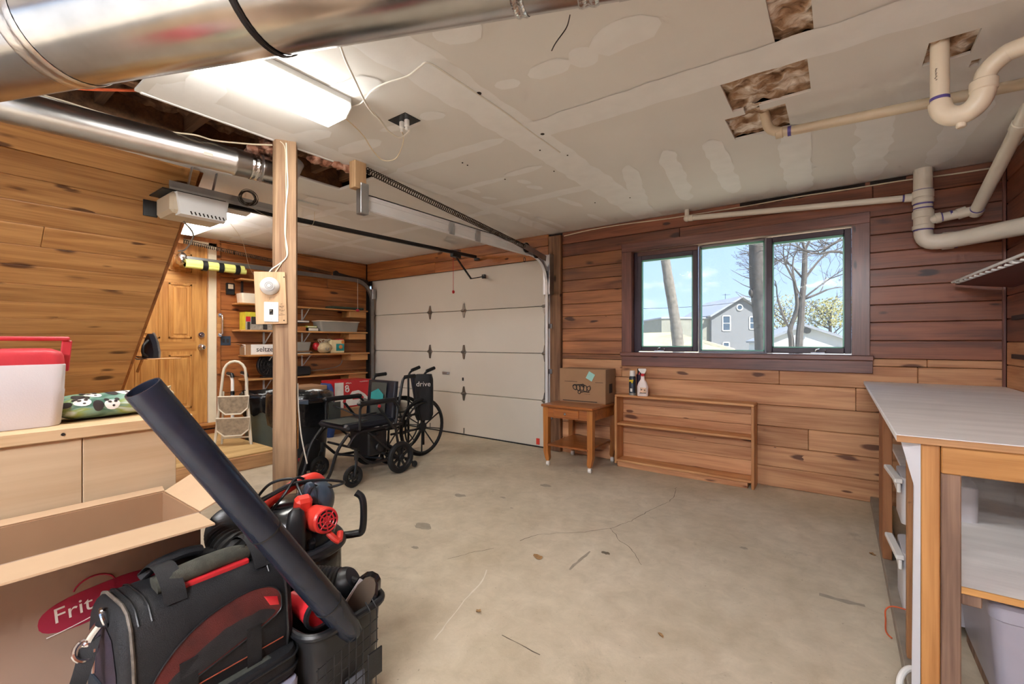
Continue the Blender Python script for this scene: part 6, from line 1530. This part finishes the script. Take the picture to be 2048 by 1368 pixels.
def cush(u, v):
    """surface point of the plump cushion; u along the length, v round the girth"""
    u = min(max(u, .0), 1.0); a = 2*PI*v; e = max(0, 1-abs(2*u-1)**4)**.5; w = .085*(.45+.55*e); h = .042*(.25+.75*e)
    y = (u-.5)*.30; x = w*math.copysign(abs(math.cos(a))**.8, math.cos(a)); z = .043+h*math.copysign(abs(math.sin(a))**.8, math.sin(a))
    z += .004*mnoise.noise(Vector((x*20, y*20, 0)))
    return Vector((x, y, max(z, .002)))
nu_, nv_ = 24, 28
cm_ = MB().loft([[cush(i/nu_, k/nv_) for k in range(nv_)] for i in range(nu_+1)]); cm_.build('cloth', panda_mat(), cu, smooth=70)
def blob(u0, v0, ru, rv, mat, nm, lift=.0015):
    m = MB(); pts = [cush(u0, v0)] + [cush(u0+ru*math.cos(2*PI*k/14), v0+rv*math.sin(2*PI*k/14)) for k in range(14)]
    c = Vector((0, pts[0].y, .043)); pts = [p+(p-c).normalized()*lift for p in pts]
    m.raw(pts, [(0, k+1, (k+1) % 14+1) for k in range(14)]).build(nm, mat, cu)
for (u0, v0) in ((.30, .19), (.62, .21), (.80, .07), (.42, .03), (.16, .08)):
    blob(u0, v0, .075, .055, M_print_white, 'printed_head')
    blob(u0-.13, v0, .05, .06, M_print_dark, 'printed_body')
    for (du, dv_, r1, r2) in ((-.02, .028, .018, .014), (.035, .028, .018, .014), (-.045, .06, .024, .02), (.055, .055, .024, .02), (.01, -.02, .014, .01)): blob(u0+du, v0+dv_, r1, r2, M_print_dark, 'printed_patch', .0026)
ts_ = MB().ball((0, .165, .05), (.06, .045, .045), 16, 10); ts_.v = [tuple(Vector(p)+Vector((1, 1, 1))*.012*mnoise.noise(Vector(p)*60)) for p in ts_.v]; ts_.build('fringe_end', M_tan_soft, cu, smooth=70)

# ================================================================== OPEN CARTON
BX0, BX1, BY0, BY1, BZ = -1.925, -1.60, -.35, .55, .672
cx = thing('open_carton', 'large open cardboard carton with red logo badge', 'carton', (-1.76, .10, 0))
def cxm(mb, n, m): return rel(mb, cx).build(n, m, cx)
cth = .006
cxm(MB().box(BX1-cth, BX1, BY0, BY1, 0, BZ), 'front_wall', M_card_shaded)
cxm(MB().box(BX0, BX0+cth, BY0, BY1, 0, BZ), 'rear_wall', M_card)
cxm(MB().box(BX0+cth, BX1-cth, BY1-cth, BY1, 0, BZ), 'end_wall', M_card)
cxm(MB().box(BX0+cth, BX1-cth, BY0, BY0+cth, 0, BZ), 'end_wall', M_card)
cxm(MB().box(BX0+cth, BX1-cth, BY0+cth, BY1-cth, 0, cth), 'bottom', M_card)
def flap(a, b_, c, d_, n='flap', m=M_card_in):
    a, b_, c, d_ = map(Vector, (a, b_, c, d_)); nr = (b_-a).cross(d_-a).normalized()*.005
    return cxm(MB().raw([a, b_, c, d_, a+nr, b_+nr, c+nr, d_+nr], [(0, 1, 2, 3), (7, 6, 5, 4), (0, 4, 5, 1), (1, 5, 6, 2), (2, 6, 7, 3), (3, 7, 4, 0)]), n, m)
fe = PZ(422, 1050, .69)
flap((BX1, BY0, BZ), (BX1, BY1-.005, BZ), (fe.x, fe.y+.01, .692), (fe.x-.02, BY0-.02, .692), 'front_flap')
g0, g1 = PT(478, 905, 1.70), PT(405, 1003, 1.50)
flap((BX0+.01, BY1, BZ), (BX1, BY1, BZ), (BX1+.03, BY1+.12, BZ+.06), (BX0+.05, BY1+.16, BZ+.10), 'end_flap')
flap((BX0, BY0, BZ), (BX0, BY1, BZ), (BX0-.022, BY1, BZ+.012), (BX0-.022, BY0, BZ+.012), 'rear_flap')
# printed badge on the front
bdg = []
for k in range(28):
    a = 2*PI*k/28; x = .118*math.copysign(abs(math.cos(a))**.7, math.cos(a)); y = .044*math.copysign(abs(math.sin(a))**.8, math.sin(a)); bdg.append((x, y+.10*x+.12*x*x))
BM = Matrix(((0, 0, 1, BX1), (1, 0, 0, .318), (0, 1, 0, .508), (0, 0, 0, 1)))
cxm(MB().prism(bdg, .0008, BM), 'printed_badge', M_print_red)
cxm(MB().tube([Vector((BX1+.001, .305+.042*math.cos(a*PI/12), .545+.034*math.sin(a*PI/12))) for a in range(1, 12)], .0022, 5), 'printed_arc', M_print_red)
cxm(MB().tube([Vector((BX1+.0015, .215+.024*k, .459+.0006*k*k+.002*k)) for k in range(8)], .0014, 4), 'printed_swash', M_print_white)
text('carton_lettering', 'Frit', .054, M_print_white, cx, (BX1+.0012+1.76, .264-.10, .507), (R(90), R(-5), R(90)), .0003)

# ================================================================== PET CARRIER STACK
pcz = .335
pc_ = thing('pet_carrier', 'soft black pet carrier with red mesh window and straps', 'pet carrier', (-1.395, .474, pcz), R(3))
CL, CD, CH = .195, .125, .255
def cprof(k=1.0, dz=0.0):
    pts = [(CD, 0), (CD+.004, .05), (CD-.006, .15), (CD-.022, .215), (CD-.045, .245), (CD-.075, CH), (-CD+.075, CH), (-CD+.045, .245), (-CD+.022, .215), (-CD+.006, .15), (-CD-.004, .05), (-CD, 0)]
    return [(x*k, z*k+dz) for x, z in pts]
rings = []
for y, k, dz in ((-CL, .90, .008), (-CL+.008, .96, .004), (-CL+.02, 1.0, 0), (-.06, 1.0, 0), (.06, 1.0, 0), (CL-.02, 1.0, 0), (CL-.008, .97, .003), (CL, .92, .006)):
    rings.append([Vector((x, y, z)) for x, z in cprof(k, dz)])
MB().loft(rings).build('shell', M_black_cloth, pc_, smooth=50)
def face_x(z): return CD+.003-.0*z-(.0 if z < .05 else (z-.05)*.075 if z < .15 else .0075+(z-.15)*.25)
# front window: a half-oval of mesh with red showing behind
wn_ = []
for k in range(17):
    a = PI*k/16; wn_.append((-.135*math.cos(a)-(.02 if k < 4 else 0), .075+.105*math.sin(a)**.75))
wpoly = [(-.165, .045), (.15, .085)] if False else []
outl = [(-.165, .035), (-.12, .038), (.0, .062), (.14, .10), (.158, .135), (.148, .168), (.115, .187), (.06, .192), (-.02, .178), (-.085, .148), (-.13, .105), (-.155, .065)]
def smooth_loop(p, k=4):
    q = [Vector((a, b_, 0)) for a, b_ in p]; L = len(q); out = []
    for i in range(L):
        a, b_, c, d_ = q[i-1], q[i], q[(i+1) % L], q[(i+2) % L]
        for j in range(k):
            t = j/k; w = .5*((2*b_)+(c-a)*t+(2*a-5*b_+4*c-d_)*t*t+(3*b_-a-3*c+d_)*t**3); out.append((w.x, w.y))
    return out
def on_face(y, z, d_=.003): return Vector((face_x(z)+d_, y, z))
M_redmesh = plain('red_black_mesh', (92, 32, 28), .75, 0, .5, 9, .5, 500)
M_darkmesh = plain('dark_mesh', (34, 34, 38), .7, 0, .4, 14, .5, 500)
def face_poly(pts, n, m, d_, par):
    if len(pts) > 5: pts = smooth_loop(pts)
    cy_ = sum(p[0] for p in pts)/len(pts); cz_ = sum(p[1] for p in pts)/len(pts)
    ins = [((y+cy_)/2, (z+cz_)/2) for y, z in pts]; k = len(pts)
    v = [on_face(y, z, d_) for y, z in pts]+[on_face(y, z, d_+.002) for y, z in ins]+[on_face(cy_, cz_, d_+.002)]
    f = [(i, (i+1) % k, k+(i+1) % k, k+i) for i in range(k)]+[(k+i, k+(i+1) % k, 2*k) for i in range(k)]
    return MB().raw(v, f).build(n, m, par)
wnd = face_poly(outl, 'mesh_window', M_redmesh, .003, pc_)
face_poly([(-.14, .046), (-.07, .054), (.0, .068), (.13, .104), (.125, .125), (.07, .140), (.01, .132), (-.05, .112), (-.10, .082)], 'mesh_shadow', M_darkmesh, .0045, wnd)
MB().tube([on_face(y, z, .004) for y, z in smooth_loop(outl)], .002, 5, closed=True).build('window_piping', M_black, wnd)
face_poly([(.11, .165), (.146, .15), (.150, .125), (.125, .135)], 'red_patch', M_red, .0055, wnd)
MB().tube([on_face(y, .03+.0*y, .003) for y in (-.16, -.05, .05, .16)], .0018, 5).build('red_piping', plain('rust_piping', (150, 72, 50), .6), pc_)
for y in (-.072, .080):
    m = MB(); v = []
    for z in (0, .05, .10): v += [on_face(y-.019, z, .006), on_face(y+.019, z, .006)]
    m.raw(v, [(0, 1, 3, 2), (2, 3, 5, 4)]); st_ = m.build('webbing_strap', M_black_cloth, pc_)
    MB().tube([on_face(y-.019, .10, .006), on_face(y+.019, .10, .006)], .0025, 6).build('strap_hem', M_black_cloth, st_)
# edge piping round both ends
for y in (-CL+.02, CL-.02):
    MB().tube([Vector((x*1.01, y, z*1.008)) for x, z in cprof()], .004, 6).build('edge_piping', M_black if y > 0 else plain('worn_piping', (96, 88, 80), .6, 0, .5, 60), pc_)
for k, dy in enumerate((.035, .06)):
    MB().tube([Vector((x, CL-dy, z+.003)) for x, z in cprof()[3:9]], .0022, 5).build('zipper', M_black, pc_)
    MB().tube([Vector((x, -CL+dy, z+.003)) for x, z in cprof()[3:9]], .0022, 5).build('zipper', M_black, pc_)
MB().ring((.03, CL-.04, CH+.012), (1, .2, .3), .010, .002, 14, 6).cbox((.03, CL-.04, CH+.003), (.012, .02, .005), (0, 0, 0), .001).build('zip_pull', M_chrome, pc_)
# end panel and zip
MB().raw([(.085, -CL-.002, .02), (.09, -CL-.002, .12), (.06, -CL-.002, .19), (0, -CL-.002, .215), (-.06, -CL-.002, .19), (-.09, -CL-.002, .12), (-.085, -CL-.002, .02)], [(0, 1, 2, 3, 4, 5, 6)]).build('end_mesh', plain('plum_mesh', (44, 34, 48), .7, 0, .4, 10, .3, 400), pc_)
MB().box(-.085, .085, -CL-.006, -CL, .02, .07, .003).build('end_pocket', plain('teal_black_nylon', (30, 40, 50), .75, 0, .1, 30, .3, 300), pc_)
# top: rolled mesh flap, handles, padded grip
MB().tube(bez([(.035, -.11, CH+.012), (.04, -.02, CH+.022), (.035, .06, CH+.020), (.03, .10, CH+.010)], 6), .030, 14, flat=.7).build('mesh_roll', plain('olive_grey_mesh', (66, 66, 58), .85, 0, .3, 40, .5, 400), pc_)
MB().box(.03, .07, -.07, .10, CH-.012, CH+.006, .004).build('red_lining', M_red, pc_)
for y in (-.085, .125):
    m = MB(); arc_ = [Vector((CD-.03, y, .235)), Vector((.075, y, CH+.015)), Vector((.03, y, CH+.046)), Vector((-.02, y, CH+.042)), Vector((-.07, y, CH+.008))]
    v = []
    for p in bez(arc_, 4): v += [p+Vector((0, -.024, 0)), p+Vector((0, .024, 0))]
    k = len(v)//2; m.raw(v, [(2*i, 2*i+1, 2*i+3, 2*i+2) for i in range(k-1)]); m.build('carry_strap', M_black_cloth, pc_)
MB().tube(bez([(-.075, -.10, CH-.002), (-.065, -.07, CH+.022), (-.06, -.01, CH+.030), (-.06, .03, CH+.024)], 6), .018, 12, flat=.75).build('padded_grip', M_black_cloth, pc_)
MB().tube(bez([(-.09, -.03, CH-.01), (-.09, .04, CH+.0), (-.06, .10, CH+.0)], 5), .018, 10, flat=.6).build('shoulder_pad', M_black_cloth, pc_)
# clip and dangling shoulder strap at the near end
clip = MB().ring((.02, -CL-.004, .232), (.3, 1, .3), .020, .0042, 18, 7).tube(bez([(.02, -CL-.012, .22), (.01, -CL-.022, .20), (.0, -CL-.03, .175)], 5), .0095, 10).ring((.012, -CL-.034, .170), (.8, .2, .5), .021, .0045, 18, 7).tube([(.02, -CL-.02, .17), (.028, -CL-.024, .12)], .004, 8).ball((.005, -CL-.03, .18), .010, 10, 8).build('swivel_clip', M_chrome, pc_)
sv = bez([(.012, -CL-.026, .185), (.03, -CL-.045, .13), (.036, -CL-.075, .05), (.036, -CL-.105, -.03), (.02, -CL-.112, -.055), (.0, -CL-.09, -.03), (-.01, -CL-.05, .06)], 5)
m = MB(); v = []
for p in sv: v += [p+Vector((-.003, -.018, -.008)), p+Vector((.003, .018, .008))]
k = len(v)//2; m.raw(v, [(2*i, 2*i+1, 2*i+3, 2*i+2) for i in range(k-1)]); m.build('shoulder_strap', M_black_cloth, pc_)
sl_ = MB(); sp0, sp1 = Vector((.041, -CL-.120, -.018)), Vector((.041, -CL-.072, -.002)); dz_ = Vector((0, -.008, -.020))
sl_.bar(sp0, sp1, .005, .006).bar(sp0+dz_, sp1+dz_, .005, .006).bar(sp0, sp0+dz_, .005, .004).bar(sp1, sp1+dz_, .005, .004).build('strap_slider', M_chrome, pc_)

lb2 = thing('flat_bag', 'flat black mesh-topped bag underneath the pet carrier', 'bag', (-1.375, .475, .258), R(3))
MB().loft([[Vector((x*s_, y*s_, z)) for x, y in rrect(.29, .40, .05, 5)] for z, s_ in ((0, .94), (.01, 1.0), (.060, 1.0), (.074, .97), (.076, .9))]).build('body', M_black_cloth, lb2)
MB().box(.06, .125, -.10, .12, .074, .077, .001).build('mesh_panel', M_grey_mesh, lb2)
for z in (.03, .062): MB().tube([Vector((x, y, z)) for x, y in rrect(.296, .406, .05, 5)], .003, 6, closed=True).build('piping', M_black, lb2)
gb = thing('lilac_bin', 'grey lilac plastic bin below the black bags', 'bin', (-1.365, .465, 0), R(3))
MB().loft([[Vector((x*s_, y*s_, z)) for x, y in rrect(.30, .385, .03, 4)] for z, s_ in ((0, .88), (.215, .985), (.22, 1.01), (.25, 1.02), (.257, 1.0))]).build('body', M_greylilac, gb)
for y in (.0, .15): MB().box(.148, .156, y-.03, y+.03, .06, .235, .004).build('corner_rib', M_clear, gb)

# ================================================================== BLACK BIN WITH NOZZLES AND BLOWER TUBE
wbk = thing('waste_bin', 'black plastic bin with thick rim holding blower parts', 'bin', (-1.345, .815, 0), R(4))
MB().loft([[Vector((x*s_, y*s_, z)) for x, y in rrect(.27, .28, .06, 6)] for z, s_ in ((0, .82), (.34, .98), (.345, 1.0), (.345, .95), (.02, .79))], True, True).build('body', plain('charcoal_plastic', (42, 42, 44), .45, 0, .1, 20), wbk)
MB().tube([Vector((x, y, .35)) for x, y in rrect(.275, .285, .06, 6)], .012, 10, closed=True).build('rim', M_black, wbk)
tb0, tb1 = PT(700, 1258, 1.38), PT(285, 775, .93)
tube_ = thing('blower_tube', 'long black blower tube leaning out of the bin', 'blower tube', tb0)
dt = (tb1-tb0).normalized(); LT = (tb1-tb0).length
def hollow(a, b_, r0, r1, n=36):
    a, b_ = Vector(a), Vector(b_); d_ = (b_-a).normalized(); q = d_.to_track_quat('Z', 'Y').to_matrix()
    return MB().loft([[c+q @ Vector((r_*math.cos(2*PI*k/n), r_*math.sin(2*PI*k/n), 0)) for k in range(n)] for c, r_ in ((a, r0), (b_-d_*.002, r1), (b_, r1-.001), (b_, r1-.0045), (b_-d_*.002, r1-.005), (a.lerp(b_, .3), r0-.006))])
rel(hollow(tb0.lerp(tb1, .50), tb1, .0385, .0345), tube_).build('upper_section', M_tubeblack, tube_)
rel(MB().tube([tb0.lerp(tb1, .14), tb0.lerp(tb1, .5), tb0.lerp(tb1, .515)], [.0395, .0375, .0375], 32), tube_).build('middle_section', M_tubeblack, tube_)
rel(MB().tube([tb0-dt*.02, tb0.lerp(tb1, .02), tb0.lerp(tb1, .15)], [.030, .036, .0395], 32), tube_).build('nozzle_section', M_tubeblack, tube_)
for s_ in (.15, .505): rel(MB().disc(tb0.lerp(tb1, s_), dt, .0392 if s_ > .3 else .0408, .004, 32), tube_).build('joint_ring', M_black_rub, tube_)
bn0, bn1 = PT(688, 1262, 1.45), PT(748, 1150, 1.50)
fn = thing('floor_nozzle', 'flat black vacuum floor nozzle standing in the bin', 'nozzle', bn0)
dn = (bn1-bn0).normalized(); sd_ = dn.cross(FW).normalized()
def plate(w0, w1, th, off):
    rg_ = []
    for s_, w in ((0, w0), (.25, w1*.9), (.5, w1), (.8, w1*.95), (.95, w1*.6), (1.0, w1*.25)):
        c = bn0.lerp(bn1, s_)+FW*off; rg_.append([c+sd_*w+FW*th, c-sd_*w+FW*th, c-sd_*w-FW*th, c+sd_*w-FW*th])
    return MB().loft(rg_)
rel(plate(.028, .044, .016, .0), fn).build('shoe', M_black_gloss, fn)
rel(plate(.018, .033, .003, -.019), fn).build('sole_panel', plain('dusty_brown_plastic', (84, 72, 58), .6), fn)
rel(MB().bar(bn0.lerp(bn1, .35)+sd_*.038-FW*.018, bn0.lerp(bn1, .9)+sd_*.03-FW*.018, .004, .012), fn).build('bristle_strip', M_clear, fn)
rn0, rn1 = PT(585, 1200, 1.42), PT(642, 1222, 1.36)
rn = thing('red_nozzle', 'flared red nozzle with black mouth beside carrier', 'nozzle', rn0)
rd_ = (rn1-rn0).normalized(); rs_ = rd_.cross(ZV).normalized(); ru_ = rs_.cross(rd_)
rgs = [[rn0.lerp(rn1, s_)+rs_*w*math.cos(2*PI*k/20)+ru_*h*math.sin(2*PI*k/20) for k in range(20)] for s_, w, h in ((0, .028, .028), (.4, .036, .034), (1, .056, .044))]
rel(MB().loft(rgs), rn).build('flare', M_red, rn)
rgs = [[rn1+rd_*d_+rs_*.057*q*math.cos(2*PI*k/20)+ru_*.045*q*math.sin(2*PI*k/20) for k in range(20)] for d_, q in ((-.006, 1.02), (.008, 1.05), (.010, .9), (-.02, .8))]
rel(MB().loft(rgs), rn).build('mouth', M_black, rn)
gp = thing('wire_grid', 'black wire grid panel hooked over the bin front', 'wire grid', (-1.192, .80, 0), R(4))
gm = MB()
for k in range(9): gm.tube([(.002, -.11+k*.026, .02), (.006, -.11+k*.026, .285+.005*k)], .0016, 5)
for k in range(9): gm.tube([(.004, -.115, .03+k*.031), (.004, .105, .03+k*.036)], .0016, 5)
gm.build('wires', M_black, gp)
for y in (.075, .10): MB().tube(fillet([(.004, y, .24), (.004, y, .35), (-.02, y, .372)], .01), .0022, 6).build('hook', M_black, gp)
MB().box(.008, .014, .058, .115, .14, .225, .002).build('black_tag', M_black, gp)
tag(MB().cbox((0, 0, .09), (.004, .07, .16), (0, R(-3), R(4)), .001).build('grey_card', plain('blue_grey_card', (120, 130, 146), .6)), 'blue-grey card tucked behind the wire grid', 'card').location = (-1.205, .83, .0)

# ================================================================== SHOP VACUUM
vc = PT(585, 1060, 1.80)
va_ = thing('shop_vacuum', 'black and red shop vacuum with slate motor cover', 'vacuum', (vc.x, vc.y, 0), math.atan2(-vc.y, -vc.x))
# local +x points to the viewer, +y to the right in the photo
dm = MB().lathe([(.155, 0), (.165, .02), (.175, .36), (.172, .37)], 36).build('drum', M_black, va_)
lr = []
for (r_, z, am) in ((.178, .20, .012), (.182, .26, .014), (.184, .32, .012), (.186, .375, .006), (.175, .385, .002)):
    row = []
    for k in range(48):
        ca, sa = math.cos(2*PI*k/48), math.sin(2*PI*k/48); q = r_+am*mnoise.noise(Vector((ca*7, sa*7, z*16)))
        row.append(Vector((q*ca, q*sa, z+(.03*mnoise.noise(Vector((ca*4, sa*4, 5))) if z < .25 else 0))))
    lr.append(row)
MB().loft(lr, False, False).build('bag_liner', M_bag, va_, smooth=60)
MB().lathe([(.176, .370), (.190, .373), (.193, .405), (.184, .414), (.165, .414)], 40).build('rim', plain('slate_black_rim', (52, 56, 62), .4), va_)
MB().lathe([(.165, .405), (.160, .46), (.145, .52), (.11, .555), (.05, .575)], 36).build('head', M_black_gloss, va_)
MB().ball((-.02, .085, .545), (.08, .075, .085), 20, 14).build('motor_cover', M_bluegrey, va_)
MB().tube(bez([(.05, .05, .60), (.06, .06, .63), (.045, .07, .61), (.05, .085, .53)], 5), .016, 10).build('cover_rib', M_bluegrey, va_)
MB().tube(bez([(.07, -.13, .50), (.055, -.11, .555), (.03, -.05, .60), (.01, .02, .635), (-.01, .08, .645), (-.03, .11, .62)], 6), .018, 12, flat=.75).build('carry_handle', M_redbright, va_)
MB().cbox((.10, .035, .565), (.05, .06, .09), (0, R(20), R(15)), .012).build('switch_panel', M_redbright, va_)
ex = MB().disc((.150, .095, .525), (1, .45, .15), .048, .10, 28, .008).build('exhaust_port', M_redbright, va_)
exq = Vector((1, .45, .15)).normalized(); exc = Vector((.150, .095, .525))+exq*.052
em = MB()
for r_ in (.014, .027, .040): em.ring(exc, exq, r_, .0035, 24, 5)
qm = exq.to_track_quat('Z', 'Y').to_matrix()
for k in range(8): em.tube([exc, exc+qm @ Vector((.042*math.cos(k*PI/4), .042*math.sin(k*PI/4), 0))], .003, 5)
em.build('grille', M_red, ex); MB().disc(exc-exq*.001, exq, .041, .002, 24).build('grille_shadow', M_dark, ex)
MB().tube(bez([(.18, .12, .48), (.20, .155, .45), (.17, .165, .47)], 5), .012, 8).build('port_tab', M_redbright, ex)
MB().loft([[Vector((.172+x, .012+y, z)) for x, y in rrect(w, w*1.3, w*.4)] for z, w in ((.36, .03), (.42, .048), (.53, .052), (.57, .042), (.585, .02))]).build('front_latch', M_black, va_)
hp = [(.02, .18, .395), (.04, .235, .40), (.05, .262, .415), (.045, .268, .50), (.03, .262, .545), (.02, .24, .565)]
MB().tube(bez(hp, 6), .018, 12, flat=.8).build('side_handle', M_black, va_)
MB().tube(bez([(.17, .03, .385), (.165, .10, .392), (.10, .165, .395), (.02, .185, .395)], 6), .020, 10, flat=.8).build('rim_grip', M_black, va_)
MB().cbox((-.02, -.165, .47), (.05, .05, .02), (0, 0, R(20)), .006).build('red_latch', M_red, va_)
cl_ = MB()
cl_.tube(bez([(.05, -.20, .56), (.06, -.08, .615), (.05, .0, .645), (.03, .10, .64), (.02, .18, .62), (.0, .19, .605), (.01, .12, .60), (.04, .02, .64), (.07, -.10, .60), (.08, -.22, .53)], 8), .0055, 7)
cl_.tube(bez([(.0, -.14, .57), (.0, -.08, .64), (.02, .0, .655), (.06, .02, .63), (.11, .06, .53), (.135, .07, .46)], 8), .0055, 7)
cl_.tube(bez([(.06, -.09, .53), (.07, -.03, .61), (.04, .01, .66), (.02, .04, .65)], 8), .0055, 7)
cl_.build('power_cord', M_black, va_)
pg = MB().cbox((.145, .065, .43), (.03, .024, .05), (0, R(25), R(10)), .005).build('plug', M_black, va_)
MB().tube([(.155, .06, .41), (.165, .06, .39)], .003, 6).tube([(.155, .073, .41), (.165, .073, .39)], .003, 6).build('prong', M_brass, pg)
# ribbed hose
hpts = bez([PT(512, 1052, 1.60), PT(478, 1042, 1.50), PT(453, 1050, 1.42), PT(449, 1076, 1.36), PT(474, 1102, 1.35), PT(510, 1130, 1.44), PT(550, 1155, 1.58), PT(600, 1160, 1.60), PT(640, 1162, 1.60), PT(690, 1166, 1.60)], 22)
hs_ = thing('vacuum_hose', 'ribbed black vacuum hose looping behind pet carrier', 'hose', hpts[0])
rel(MB().tube(hpts, [.048+.0034*math.sin(i*PI/1.5) for i in range(len(hpts))], 20), hs_).build('ribbed_hose', M_hose, hs_)
rel(MB().tube([PT(686, 1166, 1.60), PT(698, 1163, 1.60), PT(707, 1157, 1.60)], [.052, .052, .042], 20), hs_).build('cuff', M_black, hs_)
